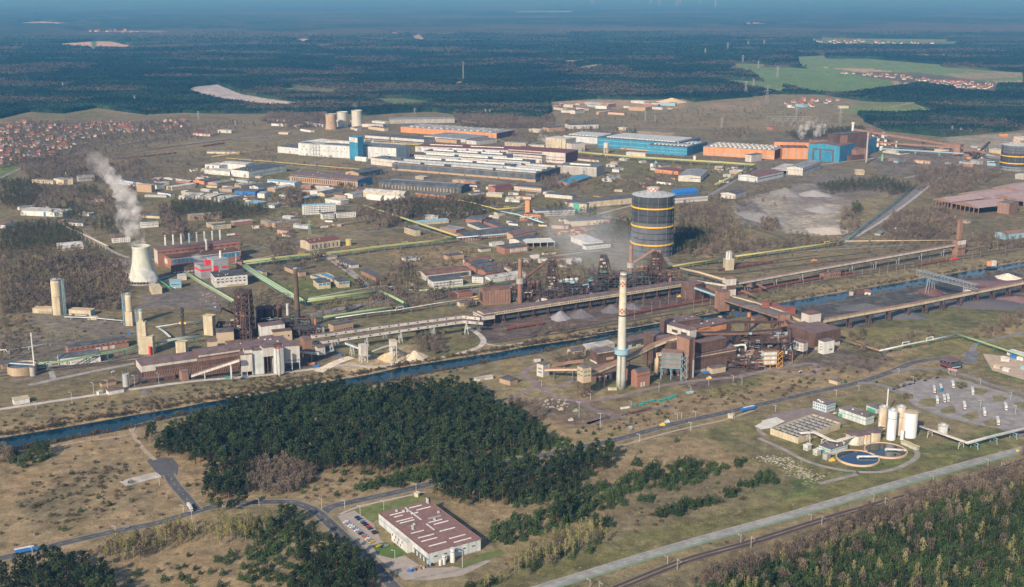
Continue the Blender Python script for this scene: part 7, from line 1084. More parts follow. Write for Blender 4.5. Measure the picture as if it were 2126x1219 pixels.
# ---- sinter plant south of the canal
bld("white conveyor house on the grass with two dark windows",(1127.5,758),(1141,753.5),9,14,'pale','asphaltroof','flat','conveyor_house','transfer tower',win=[('l',2,1,.1,.9,3,11,.8,.35,'dgrey')]);bld("small white hut on the slope behind the conveyor house",(1110,745),(1123,744),4,4,'pale','asphaltroof','flat','hut','hut')
e=bld("cream conveyor house standing high on a rust lattice",(1211,765),(1227.5,762),11,32,'cream','asphaltroof','flat','conveyor_house','transfer tower',z0=16,win=[('f',3,2,.05,.95,17,30,.75,.28,'dgrey'),('l',3,2,.05,.95,17,30,.7,.28,'dgrey')],band=[('f',0,1,16.1,21,'sandst'),('l',0,1,16.1,21,'sandst')]);L_,D_,h_=e_dims[e.name];k=MB()
for a in(0.5,L_-.5):
 for b in(.5,D_-.5):k.beam((a,b,0),(a,b,16),.7)
for z in(0,5,10):k.beam((0.5,.5,z),(L_-.5,.5,z+5),.45);k.beam((L_-.5,.5,z),(.5,.5,z+5),.45);k.beam((.5,.5,z),(.5,D_-.5,z+5),.45);k.beam((.5,.5,z+5),(L_-.5,.5,z+5),.4)
k.build("lattice_leg",'rust',e)
conveyor("tan roofed belt level with the grass between the two conveyor houses",[(1130,771,8),(1165,770,11),(1198,770,14)],5,2.4,'sandst','rustlight',legm='dgrey',every=22,aframe=False);conveyor("thin tan belt behind the two conveyor houses",[(1146,762,8),(1180,756,11),(1212,752,14)],4,2.2,'rustlight','rustlight',legm='dgrey',every=26,aframe=False)
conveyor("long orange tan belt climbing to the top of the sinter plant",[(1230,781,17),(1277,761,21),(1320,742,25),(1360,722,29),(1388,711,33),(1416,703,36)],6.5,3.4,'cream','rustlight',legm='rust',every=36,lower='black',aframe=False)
bld("tall rust brown hopper building with stepped faces",(1364,702),(1390,698),26,30,'rust','mauve','flat','sinter_building','sinter plant');bld("rust brown front tower of the sinter plant with a pale strip",(1391,713),(1431,707),30,34,'rust','mauve','flat','sinter_building','sinter plant',band=[('f',.4,1,30,33.5,'palecon'),('f',0,1,25,26,'darkrust'),('f',0,1,18,19,'darkrust')]);bld("slim brown shaft with a white foot stripe",(1431.5,705),(1443.5,702),18,44,'rustlight','mauve','flat','sinter_building','sinter plant',band=[('f',.7,.98,0,20,'pale'),('f',0,.6,0,44,'rust')])
bld("pale windowed head gallery bridging the sinter plant roofs",(1385,674),(1432,687),11,45,'pale','mauve','flat','head_gallery','conveyor gallery',z0=36,win=[W(1,2,38,42,a=.15,b=.95,fx=.62,fz=.8,m='darkrust')])
bld("brown rear block carrying orange panels",(1442,683),(1519,667),20,34,'rust','mauve','flat','sinter_building','sinter plant',band=[('f',.03,.86,26,32,'orange'),('f',.1,.42,30,33.6,'orange')],vents=5);bld("mauve roofed block behind the head gallery",(1393,672),(1456,661),20,40,'rust','mauve','flat','sinter_building','sinter plant',vents=4)
bld("long brown sinter hall with ribbed front wall",(1444,738),(1529,723),32,20,'rust','mauve','shed','sinter_hall','sinter plant',rise=9,band=[('f',0,1,14,15,'darkrust'),('f',0,1,0,3,'concrete'),('f',0,1,17.4,18.4,'sandst')]);bld("raised mauve monitor roof above the ribbed hall",(1456,712),(1508,702),10,33,'rust','mauve','flat','roof_monitor','sinter plant',z0=22)
bld("pink low switch house against the ribbed hall",(1479,766),(1507,761),9,6,'sandst','asphaltroof','flat','switch_house','plant house')
e=bld("brick filter house with a curved roof beside the chimney",(1323,775),(1349.5,769.5),10,16,'brick','darkroof','arc','filter_house','plant house',rise=3,door=[('f',.35,2,5,'white'),('f',.55,2,5,'white')],band=[('f',0,1,12,12.5,'darkrust')])
def precip(label,x,y,w,d,z0,z1,hop,m1,trim,seed=0):
 X,Y,_=G(x,y);e=root("dust_filter",label,"dust filter",(X,Y,0),-.22 if seed==0 else.15);MB().box(0,w,0,d,z0,z1).build("casing",m1,e);MB().box(-1,w+1,-1,d+1,z1,z1+.5).build("roof",'rustlight' if seed==0 else 'rust',e)
 for i in range(hop):a,b=w*i/hop,w*(i+1)/hop;MB().poly([(a,0,z0),(b,0,z0),(b,d,z0),(a,d,z0),((a+b)/2-.6,d/2-.6,z0*.35),((a+b)/2+.6,d/2-.6,z0*.35),((a+b)/2+.6,d/2+.6,z0*.35),((a+b)/2-.6,d/2+.6,z0*.35)],[(0,1,5,4),(1,2,6,5),(2,3,7,6),(3,0,4,7),(4,5,6,7)]).build("hopper",m1,e)
 for a in(0,w*.5,w):
  for b in(0,d):MB().beam((a,b,0),(a,b,z0),.6).build("leg",trim,e)
 for i,z in enumerate(np.linspace(z0,z1,4)):k=MB();k.box(-1.4,w+1.4,-1.4,-.05,z-.2,z+.1);k.beam((-1.4,-1.4,z+1.2),(w+1.4,-1.4,z+1.2),.18);k.beam((-1.4,-1.4,z+.1),(-1.4,-1.4,z+1.2),.18);k.build("walkway",trim,e)
 s=MB();n=7
 for i in range(n):z=z1*i/n;q=i%2;s.beam((w+1.5+4*q,-1.2,z),(w+1.5+4*(1-q),-1.2,z+z1/n),1.0,.3);s.box(w+1+4*(1-q),w+2.4+4*(1-q),-2,-.4,z+z1/n-.2,z+z1/n)
 for a in(w+1.2,w+6):s.beam((a,-1.2,0),(a,-1.2,z1),.35)
 s.build("stair_tower",trim,e);return e
precip("grey rust dust filter with pale blue walkways and a stair tower",1372,787,21,15,13,29,3,mat("filtergrey",(.23,.205,.185),streak=.25),'steelblue');precip("white filter house with orange walkways and blue drums",1585,766,15,9,5,20,2,'lgrey',mat("walkorange",(.55,.30,.08)),1)
X,Y,_=G(1362,782);e=root("duct_elbow","tan bent duct standing left of the blue railed filter","duct",(X,Y,0));MB().tube([(0,0,2),(0,0,20),(1,2,24),(8,4,25)],2.4,14).build("duct",'sandst',e,smooth=True)
for x in(1437.5,1445):X,Y,_=G(x-11,783);e=root("dark_vessel","dark upright vessel in the gap "+("nearest the filter" if x<1440 else "beside the white foot stripe"),"vessel",(X,Y+6,0));MB().lathe(0,0,[(2,1),(2.6,3),(2.6,22),(1.2,25)],14).build("shell",'steelblue' if 0 else 'slate',e)
bld("brown shed with a white trimmed roof behind the cream chimney",(1240,733),(1278,727),15,13,'rust','asphaltroof','flat','sinter_shed','plant house',band=[('f',0,1,11.8,12.9,'pale'),('f',.5,.9,3,6,'sandst'),('l',0,1,0,2,'pale')]);bld("long dark shed with a pale base near the canal",(1301,711),(1362,698),14,9,'slate','mauve','flat','sinter_shed','plant house',band=[('f',0,1,0,2,'pale')],door=[('f',.12,5,5,'pale'),('f',.4,7,4,'pale')])
bld("pinkish house with a dark roof by the canal wood",(1186,730),(1216,726),10,7,'cream','darkroof','gx','house','house',rise=2.5,win=[W(2,5,1,6,fx=.4,fz=.4)]);bld("long pale flat roof between the canal and the brown shed",(1225,722),(1277,713),14,5,'concrete','paleroof','flat','store','store')
bld("brown shed with white gates below the orange tan belt",(1237,779),(1277,771),20,8,'rust','mauve','shed','sinter_shed','plant house',rise=3,win=[W(1,3,0,6,a=.1,b=.9,fx=.6,fz=.95,m='pale')]);bld("brown wall block behind the curved roof filter house",(1297,764),(1323,769),12,13,'brick','darkroof','flat','filter_house','plant house')
jumble("maze of rust ducts and blue steel east of the ribbed hall",1530,744,64,36,27,11,110,('rust','darkrust','rustlight','steelblue','steel'));jumble("rust frames in front of the blue steel ducts",1508,765,40,14,18,12,60);jumble("low rust decks left of the orange walkway filter",1550,768,18,12,9,13,14);jumble("dark vessels and decks beside the black brown stack",1616,752,14,12,16,14,18,('rust','darkrust','rustlight','lgrey'))
X,Y,_=G(1530,745);e=root("white_duct","bright white bent duct before the rust frames","duct",(X,Y,0));MB().tube([(-16,0,13),(4,-2,17),(8,-2,17),(9,-2,14),(9,-2,9)],1.3,12).build("duct",'white',e,smooth=True)
conveyor("dark long belt from the head gallery toward the bridge tower",[(1440,697,33),(1500,696,28),(1560,695,22),(1625,690,17)],6,3,'rustlight','darkrust',legm='rust',every=45);conveyor("thin brown belt across the lawn behind the brown stack",[(1518,671,28),(1570,672,22),(1628,672,17)],4,2.4,'rust','rust',legm='rust',every=50)
bld("white house on legs joined to brown chutes",(1624.5,703),(1669,713),9,17,'pale','mauve','flat','screen_house','plant house',z0=7,legs=(4,'rust'),win=[W(2,3,8,15,a=.55,b=.97,fx=.4,fz=.35,m='dgrey')],band=[('f',.5,.62,7,16.8,'steelblue')])
bld("large brown pellet hall with a mauve roof at the bridge end",(1693,693),(1746,681.5),44,20,'rust','mauve','flat','sinter_building','sinter plant',win=[('f',4,1,.7,.95,6,18,.9,.3,'darkrust')],band=[('f',0,1,0,4,'pale')]);bld("white stair annex on the corner of the pellet hall",(1711,710),(1733,706),9,15,'white','asphaltroof','flat','stair_annex','plant house',win=[('l',3,1,.2,.8,3,13,.5,.3,'dgrey'),('f',1,1,.5,.9,3,6,.7,.7,'dgrey')])
bld("brick shop on the lawn beyond the bridge tower",(1567,662),(1595,656),10,8,'rustlight','mauve','gx','workshop','workshop',win=[W(1,6,3,5,fx=.3)]);bld("brown workshop with a flat dark roof at the canal meadow",(1037,785),(1059,791.5),12,5,'tan','darkroof','flat','workshop','workshop');
bld("long white barrack with a small red digger in front",(988,787),(1024,781),4,3,'white','paleroof','flat','barrack','shed');bld("small brick kiosk by the siding north of the canal",(1711,568),(1746,563.5),9,8,'rustlight','mauve','flat','workshop','workshop',win=[W(1,4,1,6,a=.4,fx=.4)]);bld("white cottage with a red roof on the canal bank",(1791.5,606),(1808,607.5),8,4,'white','redroof','gx','cottage','house',rise=2.5)
bld("tan gatehouse beside the plant road",(1721,788),(1739,793),6,3.5,'sandst','asphaltroof','flat','gatehouse','house');bld("tiny white kiosk on the road verge",(1511,862),(1522,863),3,3,'cream','cream','flat','kiosk','kiosk');bld("tiny cream kiosk beside the warehouse lawn",(860,1024),(868,1026),3,3,'cream','cream','flat','kiosk','kiosk');bld("small pink kiosk in the bushes near the bend",(460.5,1048),(469.5,1047),3,2.6,'sandst','sandst','flat','kiosk','kiosk')
# ---- pipelines
PG,PY,PB='pipegreen','pipeyellow','pipeblue'
pipe("thick pale green gas main slanting toward the soot brown chimney",[(506,551,8),(545,577,8),(586,602,8),(628,627,8)],[(-2.8,0,1.7,PG),(.9,0,1.9,PG),(3.6,0,.6,PY),(-5,0,.5,PB)],every=30);pipe("green gas main slanting down to the lattice furnace",[(384,566,7),(420,589,7),(452,607,7),(486,627,8)],[(0,0,1.7,PG),(2.8,0,.5,PB),(-2.6,0,.5,'sandst')],every=26)
pipe("green and blue main running east from the chimney bend",[(640,626,8),(700,618,8),(788,607,8)],[(0,0,1.9,PG),(-3,0,.5,PY),(3.6,-2,.9,PB)],every=26);pipe("short green main dropping toward the pale pipe bridge",[(788,606,8),(815,618,8),(840,631,8)],[(-1.2,0,1.8,PG),(2,0,.7,PY)],every=24)
pipe("green yellow rack from the power station along the lawns",[(500,546,7),(600,534,7),(700,525,7),(800,512,7),(880,504,7),(945,496,7)],[(0,1,.9,PY),(-2.5,0,.8,PG),(2.5,0,1.1,PB),(5,-1,.5,PG)],every=28,loops=3);pipe("green maze start of the rack beside the turbine hall",[(498,551,5),(560,543,5),(640,535,5)],[(0,0,.8,PG),(2.6,0,.7,PG),(5,0,.6,PB)],every=22,loops=2)
pipe("straight diagonal yellow and green main through the heath",[(756,428,8),(820,449,8),(880,469,8),(950,492,8)],[(-1.2,.5,1.0,PY),(1.6,0,1.3,PG)],every=40);pipe("yellow pipe rack winding behind the poplars",[(952,417,7),(976,421,7),(1005,429,7),(1033,436,7),(1070,433,7),(1108,428,7)],[(0,0,1.2,PY),(2.4,0,.7,PG)],every=26,loops=1);pipe("blue pipe rack from the yellow rack to the smoke",[(1040,440,6),(1075,447,6),(1100,455,6),(1128,464,6)],[(0,0,1.2,PB),(2,0,.6,PB)],every=24,loops=1);pipe("blue pipe along the long brick warehouse",[(948,495,6),(1000,491,6),(1070,486,6),(1115,480,6)],[(0,0,1.1,PB)],every=30)
pipe("long yellow rack in front of the turquoise halls",[(1186,315,9),(1260,322,9),(1340,328,9),(1420,333,9),(1500,338,9),(1567,343,9)],[(0,0,1.5,PY),(4,0,1.2,PY),(-3.5,-1,.9,PG)],every=45,legm='pipeyellow');pipe("yellow rack bending down to the quarry siding",[(1567,344,8),(1530,362,7),(1484,384,6)],[(0,0,1.2,PY),(3,0,.9,PG)],every=50,legm='pipeyellow');pipe("yellow pipe under the slate roofed far hall",[(757,296,8),(820,299,8),(890,303,8)],[(0,0,1.5,PY)],every=50,legm='pipeyellow');pipe("thin yellow pipe crossing the far yards",[(470,329,3),(560,336,3),(660,345,3),(760,353,3)],[(0,0,.8,PY)],every=60,legm='pipeyellow')
pipe("yellow pipe from the grey mill hall to the west",[(440,326,5),(500,318,5),(570,311,5)],[(0,0,1.1,PY)],every=50,legm='pipeyellow');pipe("yellow pipe frame beside the blue roofed store",[(1232,408,6),(1260,413,6),(1290,419,6)],[(0,0,1.0,PY)],every=24,legm='pipeyellow')
pipe("low green rack in front of the white two storey office",[(872,605,5),(930,599,5),(1000,592,5),(1056,586,5)],[(0,0,.9,PG),(2.4,0,.8,PY),(4.6,0,.6,PG)],every=22);pipe("long green main below the pump house",[(655,664,5),(700,657,5),(760,648,5),(845,636,5)],[(0,0,1.6,PG)],every=26);pipe("thin white pipe crossing the yards to the brick hall",[(697,661,6),(760,652,6),(830,644,6),(900,632,6),(1002,617,6)],[(0,0,.7,'white'),(3,-1,.9,'rust')],every=30,loops=1)
pipe("green yellow double main from the gasholder to the silo tower",[(1372,559,6),(1430,549,6),(1505,538,6)],[(0,0,1.2,PY),(3,0,1,PG)],every=26);pipe("green yellow main from the silo tower to the quarry corner",[(1528,534,6),(1600,524,6),(1680,513,6),(1752,502,6)],[(0,0,1.1,PY),(3,0,1,PG)],every=26,loops=1);pipe("straight yellow pipe from the quarry corner to the brick tower",[(1755,502,7),(1860,501,7),(1990,500,7)],[(0,0,.9,'sandst'),(2.4,0,.6,PY)],every=28);pipe("dark green pipe climbing beside the motor road",[(1757,500,4),(1800,465,4),(1850,428,4),(1915,374,4)],[(0,0,1.1,'steelgreen')],every=80)
pipe("tan pipe bridge over the sidings to the ore bridges",[(1413,560,10),(1450,568,10),(1504,584,10)],[(0,0,1.8,'sandst')],every=30);pipe("grey green pipe around the truck meadow, western leg",[(1746,706,5),(1785,718,5),(1825,729,5)],[(0,0,1.0,'rustlight'),(2,0,.5,PG)],every=24,loops=1);pipe("grey green pipe around the truck meadow, northern leg",[(1826,730,5),(1880,718,5),(1930,708,5),(1987,696,5)],[(0,0,1.0,'lgrey')],every=24,loops=2);pipe("grey green pipe around the truck meadow, eastern leg",[(1988,696,5),(2030,709,5),(2080,726,5),(2140,746,5)],[(0,0,1.0,PG),(2,0,.6,PG)],every=24)
pipe("green lattice pipe rack over the white workshop",[(80,757,8),(130,753,8),(200,739,8),(262,727,8),(312,716,8)],[(0,0,.5,PG),(1.6,0,.5,'steelgreen'),(3.2,.6,.5,PG)],every=22);pipe("green pipe rack between the cream box towers",[(314,716,8),(370,706,8),(420,699,8)],[(0,0,.6,PG),(2,0,.6,PB),(4,.8,.5,'lgrey')],every=22);pipe("pale pipe at the edge of the flare mast plot",[(324,680,4),(370,673,4),(420,667,4)],[(0,0,.6,'lgrey'),(1.6,0,.5,PG)],every=20);pipe("pale pipe slanting down beside the flare mast plot",[(327,681,4),(340,690,4),(352,701,4)],[(0,0,.6,'lgrey'),(1.6,0,.6,'lgrey')],every=16)
pipe("thin white steam pipe by the bare trees in the west",[(-10,728,3),(12,727,3),(16,733,3),(20,727,3),(60,721,3),(118,711,3)],[(0,0,.45,'white')],every=24,legm='lgrey');pipe("white pipe from the thick tower to the slimmer tower",[(134,659,2),(190,661,2),(255,667,2)],[(0,0,.6,'lgrey'),(2,0,.4,'lgrey')],every=24,legm='lgrey');pipe("narrow pipe bridge descending through the western wood",[(136,472,6),(160,482,7),(180,492,8),(203,503,8),(222,512,6)],[(0,0,1.0,'sandst'),(2.2,0,.8,'pale')],every=22,legm='pale');pipe("green pipe from the power station to the cooling tower",[(330,582,4),(345,592,4),(352,598,4)],[(0,0,.8,mat('vivid',(.05,.35,.2)))],every=18)
# ================================================================ WASTEWATER PLANT, WAREHOUSE, VEHICLES, SMALL THINGS
bld("grey office block of the treatment plant with green framed windows",(1688,832.5),(1716,841.5),(1738.5,836.5),8,'lgrey','asphaltroof','flat','office_building','office',win=[W(2,6,1.2,7.4,fx=.5,fz=.45,m='deepblue'),('r',2,4,.05,.95,1.2,7.4,.55,.45,'deepblue')],vents=4)
bld("grey machine hall with a thin green stripe",(1742,848),(1798,867),(1817,862),8,'lgrey','asphaltroof','flat','machine_hall','plant house',band=[('f',0,1,4.6,5.1,'green'),('r',0,1,4.6,5.1,'green'),('f',.02,.14,0,3.4,'green')],vents=3)
bld("low grey garage with green doors behind the machine hall",(1799,841),(1820,849),(1836,845),5,'lgrey','asphaltroof','flat','garage','shed',band=[('f',.1,.9,0,3.2,'green')])
bld("teal striped pump building beside the dark water tank",(1700,924),(1725,933.5),(1762,923),5.5,'lgrey','asphaltroof','flat','pump_building','plant house',band=[('f',0,1,3.6,4.1,'green'),('r',0,1,3.6,4.1,'green')],door=[('f',.45,2.4,3,'green')],vents=3)
a,b,c=(np.array(G(x,y,6)[:2])for x,y in((1599.5,889),(1657.5,909),(1764,884)));L=np.linalg.norm(b-a);u=(b-a)/L;n=np.array((-u[1],u[0]));D=float(np.dot(c-b,n));e=root("aeration_basin","block of open concrete basins with many channels","basin",(a[0],a[1],0),math.atan2(u[1],u[0]));w_=MB()
for x0,x1,y0,y1 in((0,L,0,.6),(0,L,D-.6,D),(0,.6,.6,D-.6),(L-.6,L,.6,D-.6)):w_.box(x0,x1,y0,y1,0,6)
w_.build("wall",'cream',e);MB().box(.6,L-.6,.6,D-.6,0,4.2).build("water",mat("sludge",(.05,.046,.042),rough=.35),e)
nch=9
for i in range(1,nch):y=D*i/nch;o=MB().box(.6,L-.6,y-.3,y+.3,4,6.02).build("channel_wall",'concrete',e);MB().box(.6,L-.6,y-1.0,y-.45,5.6,5.9).build("walkway",'greyroof',o)
for i in range(3):x=L*(i+1)/4;MB().box(x-.3,x+.3,.6,D-.6,6.05,6.3).build("cross_walkway",'greyroof',e)
sheet("slab",[(1566,886),(1582,878),(1582,874),(1612,867),(1630,876),(1600,890),(1580,893)],(.55,.53,.47))
def tank(label,x,y,r,h,m='white',lid='lgrey',name='storage_tank',cat='tank',rail=True,dy=True,n=28,band=None):
 X,Y,_=G(x,y);Y+=r if dy else 0;e=root(name,label,cat,(X,Y,0));MB().cyl(0,0,r,0,h,n).build("shell",m,e,smooth=False);MB().lathe(0,0,[(r*1.03,h-.1),(r*1.03,h+.25),(.3,h+r*.12)],n).build("lid",lid,e)
 if rail:
  k=MB().lathe(0,0,[(r*1.02,h+1.1),(r*1.02,h+1.25)],16,cap=False)
  for i in range(8):t=i*.785;k.beam((r*1.02*math.cos(t),r*1.02*math.sin(t),h),(r*1.02*math.cos(t),r*1.02*math.sin(t),h+1.2),.12)
  k.box(-r*.35,r*.35,-r*.25,r*.35,h+.2,h+1.9);k.build("railing",'lgrey',e)
 if band:MB().lathe(0,0,[(r+.04,h*band[0]),(r+.04,h*band[0]+.5)],n,cap=False).build("stripe",band[1],e)
 return e
SW=mat("silowhite",(.68,.70,.70),var=.08,streak=.2,rough=.4);SR=mat("siloold",(.66,.64,.58),var=.15,streak=.35,second=(.55,.38,.22),mixscale=.12)
tank("tall white silo streaked with rust at the back",1834.5,891,4.1,20.5,SR,name='silo',cat='silo');tank("slim tall silo in front with a green ring",1852.3,915,4.2,28,SW,name='silo',cat='silo',band=(.73,'green'));tank("rusty white silo behind the slim tall one",1869.5,905,4.2,27,SR,name='silo',cat='silo',band=(.66,'green'));tank("widest white silo with a tan lid",1892,911,6.6,24,SW,'sandst','silo','silo',rail=False)
tank("little upright white capsule tank by the silos",1873.5,914,1.7,9,'white','white','capsule_tank','tank',False);tank("eight sided pale tank with rust stains",1780,926,8.6,9,SR,'mauve',n=8,rail=False);tank("second part of the stained pale tank pair",1797,923,6.4,9,SR,'mauve',n=8,rail=False);tank("round cream tank with a reddish lid",1817,920,6.9,9.5,'cream','mauve',rail=False);tank("lone short white tank by the pipe bridge",1960.5,902,4.6,7,'white','lgrey')
stack("thin white exhaust mast behind the silos",1840.5,858,808,.75,.6,'white')
for x,y,r,lb,d,ang in((1780.5,953,18.2,"round clarifier with blue water, nearest the highway",(.010,.03,.065),.0),(1839,937,18.2,"round clarifier with dark water beside the silos",(.03,.04,.045),.35)):
 X,Y,_=G(x,y);e=root("clarifier",lb,"clarifier",(X,Y,0));MB().lathe(0,0,[(r+.7,0),(r+.7,1.6),(r-.3,1.6),(r-.3,.9)],56,cap=False).build("rim",mat("rimtan",(.55,.38,.25)),e);MB().cyl(0,0,r-.2,.0,1.0,56).build("water",mat("clarwater%d"%x,d,rough=.05,var=.1,spec=.6),e)
 k=MB();t=ang;k.beam((0,0,2.5),(r*math.cos(t),-r*math.sin(t)*.6,2.5),2.0,1.0);k.beam((0,0,1),(0,0,2.5),1.6);k.build("scraper_bridge",'white',e)
for i,(x,y)in enumerate(((1672,930),(1692,940),(1712,949))):bld("white cooler unit, "+("first beside the basin wall","middle of the three","last by the yellow digger")[i],(x-4,y-6),(x+5,y-3),6,4.5,'pale' if i<2 else 'concrete','white' if i<2 else 'concrete','flat','cooler_unit','plant house',win=[W(1,1,.5,2.6,fx=.85,fz=.9,m='steel')])
pipe("white pipe bridge between the basins and the pump building",[(1662,902,8),(1690,900,8),(1722,916,8),(1738,919,8),(1790,903,8),(1835,889,8)],[(0,0,.7,'pale'),(1.8,0,.5,'pale'),(3.2,.3,.4,'lgrey')],every=20,legm='palecon',legw=.8);pipe("white pipe bridge leading from the silos down to the corner",[(1906,886,6),(1950,901,6),(2006,921,6)],[(0,0,.6,'pale'),(1.8,0,.6,'concrete'),(3.4,0,.4,'pale')],every=34,legm='pale');pipe("grey pipe bridge on blue supports beside the highway",[(2008,923,6),(2060,909,6),(2126,893,6),(2250,860,6)],[(0,0,.7,'steel'),(1.8,0,.7,'pale'),(3.6,0,.5,'steel')],every=26,legm='steelblue')
for i,(x,y)in enumerate(((1885,922),(1901,929))):bld("pale container hut "+("beside the wide silo" if i==0 else "nearest the clarifier path"),(x-14,y-5),(x+2,y+1),4,2.6,'palecon','cream','flat','container','container')
bld("broad dark canopy roof over the plant gate",(1950,744),(1974,752),(1992,747),6.5,'dgrey','mauve','flat','gate_canopy','canopy',cols=(3,2),over=1.5);e=bld("black gatehouse with a red line under the canopy",(1953,753),(1974,761),(1996,757),4,'black','darkroof','flat','gatehouse','house',band=[('f',0,1,2.6,3.1,'red'),('r',.1,.9,1.5,3,'steelblue')])
bld("white site office row at the eastern road",(2091,728),(2126,738),8,5,'white','white','flat','site_office','office');bld("second pale site office beside the blue container",(2078,745),(2096,747),4,3,'pale','pale','flat','site_cabin','cabin')
for i,(x,y,m_,lb)in enumerate(((2104,741,'trueblue',"bright blue container on the site meadow"),(2085,744,'pale',"cream container next to the blue one"),(2118,745,'white',"white container next to the blue one"),(2070,762,'cream',"cream cabin on the sandy lot"),(2088,768,'white',"white cabin on the sandy lot"),(2126,764,'steelblue',"bluish box at the sandy lot's end"))):bld(lb,(x-7,y-3),(x+6,y),3.5,3,m_,m_,'flat','container','container')
for i in range(6):X,Y,_=G(1968+i*3.1,777+i*.6);e=root("flagpole","flagpole with a pinkish flag in the row before the gate","flagpole",(X,Y,0),0,"row of flagpoles before the gate");MB().tube([(0,0,0),(0,0,7)],.12,5).build("pole",'lgrey',e);MB().box(0.1,1.3,-.03,.03,5,7).build("flag",mat("flagpink",(.6,.2,.2)),e)
# ---- the grey warehouse
e=bld("grey warehouse with a red brown roof and many white rooflights",(786,1065.8),(889,1149.1),(1001.8,1122.3),9,'lgrey',mat('redfelt',(.21,.12,.105),var=.22,scale=.2),'flat','warehouse','warehouse',band=[('f',0,.32,4.6,5.4,'steel'),('f',.72,1,3.6,4.4,'slate'),('r',.1,.95,0,.5,'concrete')],win=[('r',1,5,.05,.95,4.6,5.8,.35,.9,'slate'),('f',1,4,.72,.98,0,3.4,.6,.95,'slate')])
L_,D_,h_=e_dims[e.name];print('warehouse',L_,D_);W1=mat("roofwhite",(.50,.48,.46),var=.3,scale=.6)
for x0,x1,y0,y1 in((.10,.12,.12,.42),(.05,.07,.55,.80),(.16,.18,.15,.32),(.26,.28,.10,.42),(.18,.20,.46,.60),(.31,.33,.12,.40),(.13,.15,.62,.90),(.44,.46,.55,.82),(.50,.52,.60,.88),(.56,.58,.10,.34),(.36,.38,.62,.88),(.68,.70,.12,.42),(.66,.68,.55,.85),(.76,.78,.10,.40),(.84,.86,.55,.86),(.88,.90,.12,.45),(.93,.95,.55,.88)):
 MB().poly([(L_*x0,D_*y0,9.3),(L_*x0+1.3,D_*y0,9.3),(L_*x0+1.3,D_*y1,9.3),(L_*x0,D_*y1,9.3),(L_*x0+.65,D_*y0,9.9),(L_*x0+.65,D_*y1,9.9)],[(0,1,4),(1,2,5,4),(3,5,2),(0,4,5,3)]).build("skylight",W1,e)
for y in(.5,):MB().box(L_*.03,L_*.36,D_*y-.5,D_*y+.5,9.3,9.8).build("skylight",W1,e);MB().box(L_*.46,L_*.62,D_*y-.5,D_*y+.5,9.3,9.8).build("skylight",W1,e)
for x in(.37,.64):MB().box(L_*x-.3,L_*x+.3,0,D_,9.2,9.75).build("firewall",'asphaltroof',e)
MB().box(L_*.38,L_*.7,-4.5,-.02,0,7.6).build("office_front",'white',e)
for i in range(7):MB().box(L_*.4+i*2.6,L_*.4+i*2.6+1.2,-4.62,-4.45,1.2 if i%2 else 4.4,3 if i%2 else 6.6).build("window",'slate',e)
for x,y in((.06,.3),(.1,.4),(.12,.46),(.42,.3),(.45,.24),(.42,.7),(.3,.9),(.5,.2)):MB().box(L_*x-.9,L_*x+.9,D_*y-.7,D_*y+.7,9.3,10.6).build("roof_vent",'lgrey',e)
for x in(.03,.06):MB().cyl(L_*x,D_*.93,.45,9.3,13.5,10).build("flue",'white',e)
MB().cyl(L_*.02,D_*1.0,.6,9.3,12.5,10).build("flue",'black',e)
tank("tallest white gas tank standing before the warehouse",939.5,1169,1.9,10.5,'white','white','gas_tank','tank',False,band=(.78,'trueblue'));tank("middle white gas tank before the warehouse",921.5,1173,1.5,6.6,'white','white','gas_tank','tank',False,band=(.8,'trueblue'));tank("smallest white gas tank before the warehouse",914,1175,1.2,4.2,'white','white','gas_tank','tank',False)
for i in range(12):X,Y,_=G(848+i*4.3+(i%3),1187-i*1.3+(i%2)*2);tag(MB().box(-1.1,1.1,-.8,.8,0,rnd.uniform(.7,1.6)).box(-.5,.9,-.5,.6,1.6,2.0).build("pallet_load",['trueblue','trueblue','trueblue','slate','rustlight','rustlight','concrete','tan','rustlight','slate','steelblue','black'][i]),"stack of stored goods on the paving below the warehouse","pallet","goods stacked below the warehouse").location=(X,Y,0)
for pts,lb in(([(800,1160),(790,1150),(785,1138)],0),):pass
def fence(label,pts,h=2.2,m='steel',every=6):
 P=GP(pts);e=root("fence",label,"fence",P[0]);o=np.array(P[0]);k=MB()
 for p,q in zip(P[:-1],P[1:]):
  p,q=np.array(p)-o,np.array(q)-o;L=np.linalg.norm(q-p)
  for z in(h*.1,h*.35,h*.6,h*.85,h):k.beam(p+(0,0,z),q+(0,0,z),.03)
  n=int(L/every)
  for i in range(n+1):a=p+(q-p)*i/max(1,n);k.beam(a,a+(0,0,h),.08)
 k.build("wire_panel",m,e)
fence("dark wire fence between the treatment plant and the truck park",[(1720,790),(1800,812),(1880,840),(1990,876),(2060,900)],m='steelgreen');fence("dark wire fence along the heath and the sandy slope",[(1500,905),(1560,930),(1630,965),(1660,1017),(1760,985),(1900,945),(2000,915)],m='steelgreen');fence("green hedge fence of the staff parking",[(695,1072),(720,1100),(745,1131),(772,1131)],1.8,'steelgreen');fence("dark fence behind the grey warehouse",[(895,1035),(950,1075),(1010,1120),(1030,1142)],2.2,'slate');fence("thin fence before the warehouse yard",[(845,1208),(930,1190),(1005,1170)],1.6,'slate')
